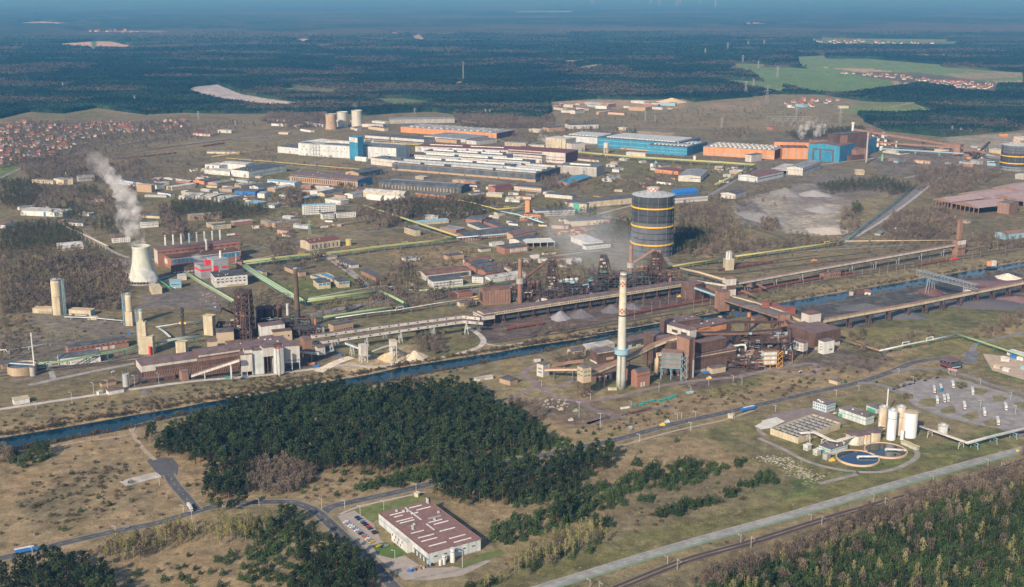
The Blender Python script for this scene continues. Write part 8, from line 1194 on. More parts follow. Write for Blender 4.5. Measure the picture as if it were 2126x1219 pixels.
# ---- vehicles
def wheel(x,y,r,w,e):
 t=MB();N=12
 v=[(x+r*math.cos(2*math.pi*i/N),yy,r+r*math.sin(2*math.pi*i/N))for yy in(y-w/2,y+w/2)for i in range(N)]
 o=t.poly(v,[tuple(range(N)),tuple(range(N,2*N))[::-1]]+[(i,N+i,N+(i+1)%N,(i+1)%N)for i in range(N)]).build("wheel",'black',e);return o
def make_truck(lb,trailer,cab,group=None,roofm='white'):
 e=root("semi_truck",lb,"truck",(0,0,0),0,group);kids=[]
 kids.append(MB().box(-7,6.4,-1.25,1.25,1.15,3.95).build("trailer",trailer,e));kids.append(MB().box(-7.05,6.45,-1.28,1.28,3.95,4.05).build("trailer_roof",roofm,e));kids.append(MB().box(-6.5,8.8,-.5,.5,.6,1.15).build("chassis",'dgrey',e))
 kids.append(MB().prism([(7,-1.2),(9.2,-1.2),(9.2,1.2),(7,1.2)],.7,3.4,[3.7,3.0,3.0,3.7]).build("cab",cab,e));kids.append(MB().box(9.15,9.28,-1.05,1.05,1.9,2.8).build("windscreen",'glass',e))
 for x in(-5.6,-4.3,-3,5.6,8.2):
  for y in(-1.1,1.1):kids.append(wheel(x,y,.5,.35,e))
 return e,kids
def dup(e,kids,loc,rz,lb=None,group=None):
 r=e.copy();C.objects.link(r);r.location=loc;r.rotation_euler=(0,0,rz)
 if lb:r["label"]=lb
 if group:r["group"]=group
 for k in kids:c=k.copy();C.objects.link(c);c.parent=r
 return r
def yaw(x0,y0,x1,y1):a,b=G(x0,y0),G(x1,y1);return math.atan2(b[1]-a[1],b[0]-a[0])
def setat(e,x,y,rz,s=1):e.location=G(x,y,.38);e.rotation_euler=(0,0,rz);e.scale=(s,)*3
t1,k1=make_truck("blue lorry with a white roof driving on the lower road",'trueblue','trueblue');setat(t1,52,1147,yaw(20,1155,84,1142));d=dup(t1,k1,G(1554,852,.38),yaw(1575,847,1535,856),"blue lorry with a pale roof on the upper road")
t2,k2=make_truck("white lorry turning at the road junction below the apron",'white','white');setat(t2,394,1056,yaw(388,1046,401,1065),.8)
t3,k3=make_truck("white lorry parked alone on the far corner of the lorry park",'white','white');first=True
for x,y,lb,m_ in((1939,811,"white lorry parked first by the tree strip",0),(1953,808,"white lorry with a blue cab parked second",1),(1978,801,"white lorry parked beside the brown bush island",0),(2018.6,815,"white lorry beside the green island in the middle row",0),(1945,833,"tan curtained lorry, west end of the row of three",0),(1960,830.5,"white lorry in the middle of the row of three",0),(1967.5,829,"white lorry, east end of the row of three",0),(2002,845,"white lorry standing alone in the lorry park centre",0),(2043,858,"white lorry alone in the third row",0),(2087.5,847,"white lorry in the eastern row of the lorry park",0),(2071,877,"white lorry nearest the pipe bridge",0)):
 if first:setat(t3,x,y,yaw(0+x,y-10,x+5,y+10));t3["label"]=lb;first=False;g=t3
 else:g=dup(t3,k3,G(x,y,.38),yaw(x,y-10,x+5,y+10),lb)
 g["group"]="lorries in the truck park"
 if m_:
  for c in g.children:
   if c.name.startswith("cab"):c.data=c.data.copy();c.data.materials[0]=M('deepblue')
def make_car(m_):
 e=root("car","x","car");b=MB().prism([(-2.1,-.85),(2.1,-.85),(2.1,.85),(-2.1,.85)],.35,.95).prism([(-1.5,-.75),(1.0,-.75),(1.0,.75),(-1.5,.75)],.95,1.2).build("body",m_,e)
 g=MB().poly([(-1.7,-.76,.95),(1.3,-.76,.95),(1.3,.76,.95),(-1.7,.76,.95),(-1.2,-.66,1.42),(.5,-.66,1.42),(.5,.66,1.42),(-1.2,.66,1.42)],[(0,1,5,4),(1,2,6,5),(2,3,7,6),(3,0,4,7)]).build("windows",'glass',e);r=MB().box(-1.2,.5,-.66,.66,1.42,1.46).build("roof",m_,e)
 return e,[b,g,r]+[wheel(x,y,.32,.2,e)for x in(-1.3,1.3)for y in(-.8,.8)]
CARM=dict(white=mat("carwhite",(.75,.76,.78),rough=.25,var=.02),silver=mat("carsilver",(.45,.48,.52),rough=.3,metal=.5,var=.02),black=mat("carblack",(.02,.02,.025),rough=.2,var=.02),navy=mat("carnavy",(.02,.04,.1),rough=.2,var=.02),red=mat("carred",(.5,.03,.03),rough=.25,var=.02),orange=mat("carorange",(.6,.16,.04),rough=.3,var=.02),yellow=mat("caryellow",(.7,.45,.03),rough=.3,var=.02))
CAR={}
def car(x,y,rz,col,lb,group=None):
 if col not in CAR:CAR[col]=make_car(CARM[col]);e=CAR[col][0];e["label"]=lb;e.location=G(x,y,.3);e.rotation_euler=(0,0,rz)
 else:e=dup(*CAR[col],G(x,y,.3),rz,lb)
 if group:e["group"]=group
 elif "group" in e:del e["group"]
 return e
a=yaw(717,1084,772,1126)+math.pi/2
for i in range(13):c=['white','silver','white','white','silver','white','silver','black','silver','orange','white','silver','yellow'][i];car(718+i*4.5,1085+i*3.45,a+.15,c,{'yellow':"yellow car closing the long row of the staff parking",'orange':"orange car near the end of the long parked row",'black':"black car in the long parked row"}.get(c,c+" car in the long outer row of the staff parking"),"cars in the long row of the staff parking")
for i in range(7):c=['navy','navy','silver','navy','black','red','black'][i];car(741+i*4.6,1075+i*4.0,a+.15,c,{'red':"dark red car in the short parked row",'silver':"silver car in the short parked row"}.get(c,c+" car in the short inner row of the staff parking"),"cars in the short row of the staff parking")
for x,y,c,lb in((776,1105,'black',"black car alone beyond the short row"),(779,1108,'black',"black car tight beside the lone black one"),(787,1135,'yellow',"yellow car by the round lawn"),(794,1136,'navy',"navy car by the round lawn"),(801,1135,'silver',"silver car by the round lawn"),(1686,893-5,'white',"white car beside the treatment office"),(1855.8,809,'navy',"dark blue car at the near end of the roadside row"),(1868,805,'red',"red car in the roadside row"),(1876,803,'black',"black car beside the red one"),(1889,799,'black',"black car in the middle of the roadside row"),(1896,797.5,'navy',"navy car following the middle black one"),(1906,795,'silver',"silver car in the roadside row"),(1921,791,'black',"black car further up the roadside row"),(1938,787,'silver',"silver car near the end of the roadside row"),(1946,785,'navy',"navy car closing the roadside row"),(262,1097,'silver',"silver blue car driving past the blue lorry"),(235,773,'white',"white van like car on the works yard"),(1734,859,'white',"white car in front of the grey office"),(1662,772,'white',"white car far on the slope road")):
 car(x,y,a if 770<x<800 and y>1100 else yaw(x-10,y+3,x+10,y-3),c,lb)
for i in range(26):x,y=585+rnd.uniform(0,60),441+rnd.uniform(0,12);car(x,y,rnd.choice([.3,1.9]),rnd.choice(['white','silver','black','navy','red','silver']),"small parked car in the lot before the white office block","cars parked before the white office blocks")
for i in range(34):x,y=1476+rnd.uniform(0,54),344+rnd.uniform(0,14);car(x,y,rnd.choice([.3,1.9]),rnd.choice(['white','silver','white','black','silver']),"small parked car in the big lot under the yellow rack","cars in the lot under the yellow rack")
for i in range(22):x,y=805+rnd.uniform(0,58),589+rnd.uniform(0,14);car(x,y,rnd.choice([.3,1.9]),rnd.choice(['white','silver','navy','black','silver']),"small parked car under the bare trees by the green rack","cars under the trees by the green rack")
for i in range(18):x,y=1212+rnd.uniform(0,95),448+rnd.uniform(0,8);car(x,y,rnd.choice([.3,1.9]),rnd.choice(['navy','silver','black','black','red']),"small dark parked car north of the cream block","cars north of the cream block")
t4,k4=make_truck("red and white lorry on the main road behind the power station",'white','red');setat(t4,480,490,yaw(470,491,492,489));t4b=dup(t4,k4,G(674,474,.1),yaw(665,475,684,473),"small white lorry further along the main road");tag(MB().box(-3,3,-2,2,0,2.6).build("container",'white'),"white box van parked at the heath","container").location=G(836,444)
# ---- railway wagons
def make_wagon(m_,dark='darkrust',cover=None):
 e=root("ore_wagon","x","wagon");k=[MB().poly([(-6,-1.4,3.6),(6,-1.4,3.6),(6,1.4,3.6),(-6,1.4,3.6),(-4.8,-.9,1.2),(4.8,-.9,1.2),(4.8,.9,1.2),(-4.8,.9,1.2)],[(4,7,6,5),(0,4,5,1),(1,5,6,2),(2,6,7,3),(3,7,4,0)]).build("hopper",m_,e),MB().box(-5.7,5.7,-1.2,1.2,2.9,3.1).build("load",cover or 'darkrust',e),MB().box(-6.6,6.6,-.5,.5,.9,1.2).build("frame",dark,e)]
 for x in(-5,-3.4,3.4,5):k.append(wheel(x,-.8,.45,.2,e));k.append(wheel(x,.8,.45,.2,e))
 return e,k
WG=mat("wagonrust",(.24,.085,.06),var=.3,scale=.5);w1,wk=make_wagon(WG);used=[False]
def train(pts,n,lb,gp,step=None):
 P=smooth([np.array(p[:2])for p in GP(pts)]);S=[0]
 for a,b in zip(P[:-1],P[1:]):S.append(S[-1]+np.linalg.norm(b-a))
 n=min(n,int(S[-1]/14))
 for i in range(n):
  s=7+i*14;j=max(k for k in range(len(S)-1)if S[k]<=s);f=(s-S[j])/(S[j+1]-S[j]);p=P[j]+(P[j+1]-P[j])*f;d=P[j+1]-P[j];rz=math.atan2(d[1],d[0])
  if not used[0]:w1 .location=(p[0],p[1],.1);w1 .rotation_euler=(0,0,rz);g=w1;used[0]=True
  else:g=dup(w1,wk,(p[0],p[1],.1),rz)
  g["label"]=lb;g["group"]=gp
train([(1301,656),(1380,641),(1478,624)],30,"rust red ore wagon in the train just behind the cream chimney","ore train behind the cream chimney");train([(1586,601),(1680,584),(1776,567)],30,"rust red ore wagon in the train beside the brick kiosk","ore train beside the brick kiosk");train([(1530,612),(1580,604)],8,"rust red ore wagon under the tan walkway bridges","wagons under the walkway bridges");train([(1905,553),(1975,541)],8,"rust red ore wagon in the short train before the red wagon","short ore train by the canal");train([(1050,686),(1146,671)],12,"dark rust wagon in the train below the ore gallery","train below the ore gallery")
train([(240,331),(300,326),(400,315)],12,"dark wagon standing far off on the western siding","train on the far western siding");train([(1490,563),(1560,552),(1607,545)],10,"dark tank wagon in the train beside the silo tower","train beside the silo tower");train([(420,305),(470,298)],8,"dark wagon in the far siding before the red shed","train before the far red shed");train([(690,352),(740,355)],6,"orange wagon before the brown gabled hall","orange wagons before the brown gabled hall")
X,Y,_=G(1981,540);e=root("locomotive","bright red locomotive ending the short ore train","locomotive",(X,Y,0),yaw(1905,553,1975,541));MB().box(-7,7,-1.4,1.4,1,3.8).build("body",'red',e);MB().box(-1,1.5,-1.45,1.45,3.8,4.6).build("cab",'red',e);[wheel(x,y,.5,.2,e)for x in(-5,-3.4,3.4,5)for y in(-.9,.9)]
X,Y,_=G(1690,543);e=root("locomotive","small orange shunter alone on the middle track","locomotive",(X,Y,0),.4);MB().box(-5,5,-1.4,1.4,.8,2.6).build("body",'orange',e);MB().box(-2,1,-1.4,1.4,2.6,4).build("cab",'orange',e)
# ---- skips, drums and yard clutter
def skip(label,x,y,m_,L=6,rz=.6,group=None,h=1.9):
 X,Y,_=G(x,y);o=MB().poly([(-L/2,-1.2,h),(L/2,-1.2,h),(L/2,1.2,h),(-L/2,1.2,h),(-L*.36,-1,0),(L*.36,-1,0),(L*.36,1,0),(-L*.36,1,0),(-L/2+.2,-1,h-.7),(L/2-.2,-1,h-.7),(L/2-.2,1,h-.7),(-L/2+.2,1,h-.7)],[(4,7,6,5),(0,4,5,1),(1,5,6,2),(2,6,7,3),(3,7,4,0),(8,9,10,11),(0,1,9,8),(1,2,10,9),(2,3,11,10),(3,0,8,11)]).build("skip",m_);o.location=(X,Y,0);o.rotation_euler=(0,0,rz);return tag(o,label,"skip",group)
for x,y,L in((1318,843.5,4),(1332,842,6),(1337,838,6),(1341,837,6),(1354,834,7),(1369,834,5),(1378,832,6),(1387,830,6),(1392,828,6),(1399,824,8)):skip("teal green skip in the row on the slope below the plant",x,y,'teal',L*.75,.55,"teal skips in a row")
for i in range(7):X,Y,_=G(1290+i*2.6,849-i*.35);tag(MB().cyl(0,0,1.0,0,1.7,10).build("white_bag",'white'),"white bulk bag in the cluster beside the teal skips","bulk bag","white bulk bags").location=(X,Y,0)
for i in range(11):X,Y,_=G(1311+i*3.2,858-i*.75);tag(MB().box(-1.6,1.6,-3,3,0,.5).box(-1.5,1.5,-.2,.2,.5,1.3).build("scrap_frame",'rust'),"rusty steel frame lying in the row on the dry grass","steel frame","rusty frames on the grass").location=(X,Y,0)
skip("light blue tarpaulined skip near the lamp post",1309,889,'steelblue',4,.2);skip("blue skip beside the white wall foot",1464,775,'trueblue',9,.3);skip("pale blue skip on the dark yard",1432,817,'steelblue',9,.35);skip("teal skip on the canal road by the bunker",473,786,'teal',7,.3);skip("blue skip beside the white bunker tower",507,784,'trueblue',4,.3);skip("blue and red skip near the pale transfer hut",656,762,'trueblue',8,.3);skip("orange skip behind the blue and red one",646,757,'orange',9,.3)
for x,y,m_,lb in((705,740,'trueblue',"blue drum group under the galleries"),(690,731,'steelblue',"light blue tank under the galleries"),(446,641,'trueblue',"blue and white tank lying on the grey yard"),(1164,852,'sandst',"tan digger on the dark yard"),(1185,874,'cream',"cream flat truck on the heath"),(1195,855,'pipegreen',"green loader parked by the lamp mast"),(1385,878,'lgrey',"grey covered tank on the rough ground"),(1375,890-6,'yellow',"yellow barrel on the rough ground"),(1472,784+3,'yellow',"yellow tank on the grass circle"),(1727,958,'yellow',"small yellow digger by the clarifier"),(231,812+2,'orange',"orange wreck behind the brown roofed hut"),(268,700-5,'trueblue',"blue pipe stack behind the brick locomotive shed"),(1410,617,'yellow',"yellow loader under the ore gallery"),(1000,790,'orange',"small orange digger before the barrack"),(2062,552,'orange',"orange block on the crane quay"),(1690,312-6,'white',"white drum cluster by the turquoise hall"),(1777,360,'cream',"cream control house with a hat roof")):
 X,Y,_=G(x,y);e=root("yard_machine" if 'digger' in lb or 'loader' in lb or 'truck' in lb else "yard_tank",lb,"machine" if 'digger' in lb or 'loader' in lb or 'truck' in lb else "tank",(X,Y,0),.3);MB().box(-2.6,2.6,-1.2,1.2,.5,1.9).build("body",m_,e);MB().box(-.4,1.6,-1.1,1.1,1.9,3.0).build("cab",m_ if 'tank' not in lb else 'lgrey',e);MB().box(-2.4,2.4,-1.3,1.3,0,.6).build("undercarriage",'dgrey',e)
for cx_,cy_,w_,h_,n_,pal,lb in((1150,838,60,20,60,('concrete','rust','steel','concrete','lgrey'),"heap of rubble and old parts on the yard by the loop road"),(1270,878,120,30,26,('rust','redroof','concrete','sandst','steelblue'),"scrap pieces strewn on the rough ground"),(1500,530,240,16,20,('rust','concrete','lgrey'),"scattered blocks along the sidings"),(430,620,40,26,22,('tan','rust','sandst','slate'),"pallets and beams on the grey yard"),(420,352,50,10,40,('white','pale','lgrey','red'),"white containers heaped beside the white factory"),(1190,480,60,20,30,('orange','redroof','rustlight','white'),"orange and red machines around the pale roofed workshop"),(1900,330,160,14,60,('rust','steelblue','orange','concrete','pale','darkrust'),"scrap and sheds of the converter yard"),(1700,262,120,6,20,('steel','lgrey','red'),"gear of the switchyard"),(1120,845,30,10,14,('slate','rust'),"long dark scrap beams by the wood"),(1860,478,40,10,18,('white','pale','rust'),"white vans and scrap among the bare trees"),(1250,375,120,14,40,('rust','white','concrete','steelblue'),"scrap cars on the waste ground")):
 k=MB();r=random.Random(int(cx_));
 for i in range(n_):
  X,Y,_=G(cx_+r.uniform(-.5,.5)*w_,cy_+r.uniform(-.5,.5)*h_);s=r.uniform(.35,1.1)*(1 if cy_>500 else 2.2);k.prism([(X-s*r.uniform(.6,1.6),Y-s*.5),(X+s,Y-s*.6),(X+s*1.2,Y+s*.5),(X-s,Y+s*.6)],0,s*r.uniform(.5,1.2))
 tag(k.build("scrap_litter",pal[0]),lb,"scrap",None,"stuff")
k=MB();r=random.Random(5)
for i in range(420):
 t=r.random();x=1590+110*t+r.gauss(0,13);y=950+40*t+r.gauss(0,4.5)-12*math.sin(t*6)*.5;X,Y,_=G(x,y);s=r.uniform(.25,.95);k.poly([(X-s,Y-s*.6,.02),(X+s,Y-s*.8,.02),(X+s*.9,Y+s*.8,.02),(X-s*.8,Y+s,.02),(X,Y,s*.35)],[(0,1,4),(1,2,4),(2,3,4),(3,0,4)])
tag(k.build("rubble",mat("chips",(.40,.35,.27),var=.2,scale=.5)),"pale limestone rubble scattered down the grassy slope","rubble",None,"stuff")
# ---- masts, lamps, pylons
def pylon(label,x,yb,yt,arms=2,m_='steel',group=None,gal=0):
 X,Y,_=G(x,yb);h=H(x,yb,yt);h=max(12,min(h,70));e=root("pylon",label,"pylon",(X,Y,0),rnd.uniform(-.3,.3),group);k=MB();b=h*.09;w_=max(.3,Y*.00010)
 for s in(-1,1):
  for t in(-1,1):k.beam((s*b,t*b,0),(s*b*.12,t*b*.12,h),w_)
 for i in range(6):z0,z1=h*i/6,h*(i+1)/6;p,q=b*(1-.88*z0/h),b*(1-.88*z1/h);k.beam((-p,-p,z0),(q,-q,z1),w_*.7);k.beam((p,p,z0),(-q,q,z1),w_*.7)
 k.build("mast",m_,e)
 for j in range(arms):z=h*(.72+.2*j);l_=h*(.22-.06*j);MB().beam((-l_,0,z),(l_,0,z),w_*1.3).beam((-l_,0,z),(0,0,z+h*.06),w_*.7).beam((l_,0,z),(0,0,z+h*.06),w_*.7).build("crossarm",m_,e)
 return e
for x,yb,yt in((1464,116,100),(1510.6,109,85),(1553,100,85),(1586,99,83),(1542,132,114),(1574,142,126),(1592,217,150),(1548,197,168),(1564,180,163),(1498,265,243),(1339,252,231),(1359,252,240),(1614,160,136),(1653,243,218),(1743.6,258,225),(1976,278,261),(1994,279,265),(1008.5,240,226),(1017,240,226),(861,238,224),(280,213,198),(412,248,231),(489,263,250),(131,185,171),(1208,282,260)):pylon("grey lattice power pylon standing in the distant fields and woods",x,yb,yt,group="distant power pylons")
pylon("green lattice power pylon beside the main road",643.4,487,458,2,'pipegreen');X,Y,_=G(961.6,170);e=root("radio_mast","thin radio mast on a clearing in the woods","mast",(X,Y,0));MB().tube([(0,0,0),(0,0,95)],1.0,6).build("mast",'lgrey',e)
for i,(x,y)in enumerate(((1229,12),(1350,9),(1370,12),(1404,14),(1412,11),(1485,14),(1316,6),(1453,10))):
 X,Y,_=G(x,y+1);e=root("wind_turbine","tiny pale wind turbine on the far horizon","wind turbine",(X,Y,0),0,"wind turbines on the horizon");MB().cyl(0,0,9,0,260,6,5).build("mast",'white',e);b=MB()
 for t in range(3):a=t*2.094+i;b.beam((0,-8,260),(150*math.cos(a),-8,260+150*math.sin(a)),14,6)
 b.build("rotor",'white',e)
def lamp(x,yb,yt,lb,group="street lamps along the roads",double=False):
 X,Y,_=G(x,yb);h=max(6,min(26,H(x,yb,yt)));e=root("street_lamp",lb,"street lamp",(X,Y,0),0,group);MB().tube([(0,0,0),(0,0,h),(0,0,h)],.16,6).build("pole",'lgrey',e);MB().beam((0,0,h),(-1.8,0,h+.3),.18).beam((0,0,h),(1.8 if double else.2,0,h+.2),.18).build("arm",'lgrey',e);MB().box(-2.6,-1.4,-.25,.25,h+.2,h+.45).build("lamp_head",'white',e)
for x,yb,yt in((68,1157,1137),(240,1111,1093),(399,1084,1062),(331,1008,992),(381,1064,1051),(538,1051,1037),(668,1022+35,1035),(716,1056,1040),(748,1071,1050),(797,1059,1040),(864,1024,1005),(820,1160,1143),(1328,918,902),(1434,894,877),(1524,871,858),(1610,855,842),(1736,823,810),(1783,812,801),(1866,777,768),(1415,869,859),(1444,867,857),(1406,872,862),(1522,770+25,780),(1368,812,795),(1434,812+4,802),(1471,800,790),(1895,800,782),(1970,776,765),(2035,800,786),(2098,832,815),(2108,860,842),(2035,850,832),(1310,843+5,833),(1124,795+8,790),(1215,824,810),(1226,830,818),(75,880-30,835),(150,860-20,815),(195,800+20,795),(224,815,790),(280,795+8,780),(330,790+8,775),(960,1171+10,1145),(1540,800,785)):w_="on the lower road west of the junction" if x<560 and yb>990 else "around the grey warehouse" if x<970 and yb>990 else "on the canal road" if x<400 else "around the lorry park" if x>1840 else "below the sinter plant" if yb<845 and x<1560 else "along the upper road";lamp(x,yb,yt,"thin street lamp with a short arm "+w_,"street lamps "+w_)
lamp(1202,868,835,"tall double floodlight mast on the yard by the wood",None,True);lamp(1246,893,859,"tall double floodlight mast on the heath",None,True)
for i,(x,yb,yt)in enumerate(((1225,1221,1203),(1244,1226,1206),(1386,1173,1155),(1406,1183,1159),(1538,1128,1109),(1559,1138,1113),(1684,1082,1068),(1706,1090,1071),(1814,1042,1026),(1837,1051,1032),(1937,1003,988),(1964,1005,992),(2051,968,953),(2078,979,959))):
 X,Y,_=G(x,yb);h=H(x,yb,yt);e=root("catenary_mast","concrete catenary mast beside the railway","railway mast",(X,Y,0),.6,"catenary masts along the railway");s=1 if i%2==0 else-1;MB().beam((0,0,0),(0,0,h),.4).build("pole",'concrete',e);MB().beam((0,0,h*.82),(0,s*4,h*.9),.2).beam((0,0,h),(0,s*3,h*.88),.12).beam((0,s*4,h*.9),(0,s*2.5,h*.7),.12).build("bracket",'concrete',e)
for i in range(46):
 x=1300+i*17.5;y=655-(x-1300)*.162+rnd.uniform(-14,10)
 if canal_sdf(np.array([G(x,y)[0]]),np.array([G(x,y)[1]]))[0]>-4:continue
 X,Y,_=G(x,y);e=root("yard_mast","thin pale lighting mast among the sidings","mast",(X,Y,0),0,"masts among the sidings");MB().tube([(0,0,0),(0,0,rnd.uniform(10,17))],.16,4).build("pole",'concrete',e)
X,Y,_=G(2112,940);e=root("road_sign","yellow place sign beside the highway","sign",(X,Y,0));MB().box(-1.3,1.3,-.05,.05,1.2,2.8).build("panel",'yellow',e);MB().beam((-1,0,0),(-1,0,1.2),.12).beam((1,0,0),(1,0,1.2),.12).build("post",'lgrey',e)
A=gpx(621,296.5,31);B=gpx(661,300,31);e=root("lattice_structure","bare pale steel frame standing before the grey mill hall","steel frame",(A[0],A[1],0),math.atan2(B[1]-A[1],B[0]-A[0]));L=np.linalg.norm(B-A);k=MB();D=60
for i in range(8):
 for j in(0,D/2,D):k.beam((L*i/7,j,0),(L*i/7,j,31),1.0)
for z in(8,16,24,31):
 for j in(0,D/2,D):k.beam((0,j,z),(L,j,z),.9)
 for i in range(8):k.beam((L*i/7,0,z),(L*i/7,D,z),.8)
for i in range(7):k.beam((L*i/7,0,0),(L*(i+1)/7,0,8),.5);k.beam((L*i/7,0,16),(L*(i+1)/7,0,24),.5)
k.build("frame",'lgrey',e);r_=MB()
for i in range(9):r_.tube([(L*t/10,D*i/8,31+6*math.sin(math.pi*t/10))for t in range(11)],.5,4)
r_.build("roof_truss",'lgrey',e)
A=gpx(1610,262);e=root("switchyard","field of thin grey gantries of the electric switchyard","switchyard",(A[0],A[1],0));k=MB()
for i in range(7):
 for j in range(3):x,y=i*24,j*70;k.beam((x,y,0),(x,y,16),.5);k.beam((x+20,y,0),(x+20,y,16),.5);k.beam((x,y,16),(x+20,y,16),.6)
k.build("gantry",'steel',e);bld("small red roofed control hut at the switchyard",(1592,263),(1604,264.5),20,9,'brick','redroof','gx','hut','hut')
for lb,A,B,d,h,m_ in(("open shed with a pinkish roof on brick pillars, first bay",(1937,413),(1975,420),95,13,'mauve'),("open shed with a pinkish roof, second bay",(1976,421),(2032,432),95,13,'mauve'),("open shed with a pinkish roof behind the first bays",(1990,402),(2060,413),95,13,'mauve'),("open shed with a pinkish roof next to the brick shop",(2040,405),(2126,418),95,13,'mauve'),("far open shed with a pale pinkish roof",(2060,390),(2126,398),90,13,'mauve')):bld(lb,A,B,d,h,'rustlight',mat("pinkroof",(.33,.24,.23),var=.2),'gy','open_shed','shed',cols=(6,2),rise=6)
bld("tall brick shop beside the open sheds",(2072,420),(2096,423),(2116,418),20,'rustlight','asphaltroof','flat','brick_shop','workshop',win=[W(3,3,3,18,fx=.4,fz=.5,m='dgrey')]);bld("long shed with a blue gable and a rust roof",(2066,482),(2088,487),90,9,'steelblue','rustlight','gy','shed',SH);bld("long tan ruin among the trees in the east",(1942,452),(1985,447),12,5,'tan','brownroof','flat','ruin','shed');bld("small ruin with a rust lean-to",(1992,456),(2008,459),10,5,'concrete','rustlight','flat','ruin','shed');bld("grey shed roof slanting in the eastern scrub",(1828,486),(1848,475),10,3,'concrete','greyroof','flat','shed',SH)
conveyor("long tan belt descending east from the converter mill",[(1772,271,36),(1860,285,28),(1985,305,20)],7,5,'rustlight','rustlight',legm='rust',every=140,legw=1.5);conveyor("second tan belt below the long one",[(1800,296,20),(1890,302,18),(1985,308,18)],6,4,'rustlight','rustlight',legm='rust',every=140,legw=1.5);conveyor("tan belt running on to the second gasholder",[(1990,308,20),(2040,318,16),(2085,328,12)],6,4,'rustlight','rustlight',legm='rust',every=90,legw=1.5);conveyor("dark belt rising steeply over the scrap yard",[(2020,333,4),(2038,315,14),(2056,297,26)],5,4,'slate','darkrust',legm='rust',every=70,legw=1.2)
bld("tan junction tower of the long belts",(1982,300),(1994,301),20,30,'rustlight','rustlight','flat','transfer_tower','transfer tower');conveyor("pale blue pipe bridge across the converter yard",[(1825,310,9),(1900,314,9),(2000,320,9)],4,2,'steelblue','pipeblue',legm='steelblue',every=60,name='pipe_bridge',cat='pipeline');bld("orange low hall behind the gas plant",(1785,289),(1850,292),30,12,'orange','darkroof','flat');bld("cream long block before the gas plant",(1940,309),(1972,312),14,8,'cream','greyroof','flat','store','store');bld("pale yellow block beside the second gasholder",(2052,309),(2090,314),20,10,'cream','paleroof','flat','store','store');bld("white shed at the foot of the second gasholder",(2108,362),(2126,364),20,10,'concrete','paleroof','flat','store','store');bld("orange and white low building in the slag yard",(1898,333),(1930,336),10,6,'cream','orange','flat','store','store')
e=bld("white round cornered control house on the converter meadow",(1778,354),(1795,354),14,10,'cream','cream','flat','control_house','office',win=[W(2,5,2,9,fx=.6,fz=.35)])
for lb,A,B,d,h,wl,rf in(("red low roofs of the western freight shed",(400,277),(436,279),14,6,'pale','red'),("white hall at the western freight yard",(452,270),(480,271),14,8,'pale','steelblue'),("pale row of sheds at the wood's edge",(555,247),(600,250),16,6,'pale','greyroof'),("white row of low sheds below the woods",(563,257),(595,259),12,6,'white','paleroof'),("white tents at the bare hill",(578,275),(598,276),14,5,'cream','sandst'),("white block on the far eastern lane",(1104,230),(1120,231),20,10,'pale','dgrey'),("white row at the far gravel works",(1165,229),(1197,230),20,8,'pale','greyroof'),("red and white sheds at the far lane",(1262,233),(1296,235),20,7,'sandst','redroof'),("long flat pale hall at the gravel works",(1305,222),(1340,224),50,12,'tan','tan'),("white hall beside the flat pale hall",(1345,221),(1375,223),30,9,'pale','dgrey'),("blue and white hall by the sand dune",(1368,214),(1402,215),30,9,'steelblue','pale'),("white roofs at the far quarry gate",(1310,209),(1338,211),30,8,'pale','paleroof'),("dark hall with pale ends in the eastern wood",(1173,256),(1184,260),90,12,'pale','slate'),("brown block east of the orange hall",(1126,264),(1139,266),60,12,'tan','darkroof'),("cream row east of the orange hall",(1098,268),(1122,270),20,9,'cream','paleroof'),("cream sheds on the dry meadow",(1284,265),(1299,266),20,8,'cream','paleroof'),("white farm hall by the green field",(1742,221),(1762,221),20,7,'cream','pale'),("blue roofed hall in the far hamlet",(1650,216),(1668,218),20,9,'steelblue','steelblue'),("white hall in the far hamlet",(1636,219),(1648,219),20,8,'white','pale'),("cream hall far right of the scrap yard",(2105,284),(2126,286),30,8,'cream','paleroof'),("small orange house far east",(2075,277),(2081,278),20,8,'orange','brownroof')):bld(lb,A,B,d,h,wl,rf,'flat','hall','hall')
# ---- houses
def house_protos():
 out=[]
 for wl,rf in(('white','redroof'),('white','maroon'),('cream','orangeroof'),('pale','brownroof'),('white','slate'),('cream','redroof'),('sandst','mauve'),('white','orangeroof')):
  wm=MB();L,D,h,r=11,9,4.2,4.6;wm.poly([(-L/2,-D/2,0),(-L/2,D/2,0),(-L/2,D/2,h),(-L/2,0,h+r),(-L/2,-D/2,h),(L/2,-D/2,0),(L/2,D/2,0),(L/2,D/2,h),(L/2,0,h+r),(L/2,-D/2,h)],[(0,4,3,2,1),(5,6,7,8,9),(0,5,9,4),(1,2,7,6)]);a=wm.build("wall",wl);rm=MB();k=.5
  rm.poly([(x,y,z)for x in(-L/2-k,L/2+k)for y,z in((-D/2-k,h-.5),(0,h+r),(D/2+k,h-.5),(D/2+k,h-.2),(0,h+r+.4),(-D/2-k,h-.2))],[(0,1,4,5),(1,2,3,4),(6,11,10,7),(7,10,9,8),(0,6,7,1),(1,7,8,2),(5,4,10,11),(4,3,9,10)]);b=rm.build("roof",rf);c=MB().box(1.5,2.3,.6,1.4,h+2,h+r+1.2).build("chimney",'brick');out.append((a.data,b.data,c.data))
  for o in(a,b,c):bpy.data.objects.remove(o)
 return out
HP=house_protos();NM=['white house with a red roof','white house with a maroon roof','cream house with an orange roof','pale house with a brown roof','white house with a slate roof','cream house with a red roof','tan house with a mauve roof','white house with an orange roof']
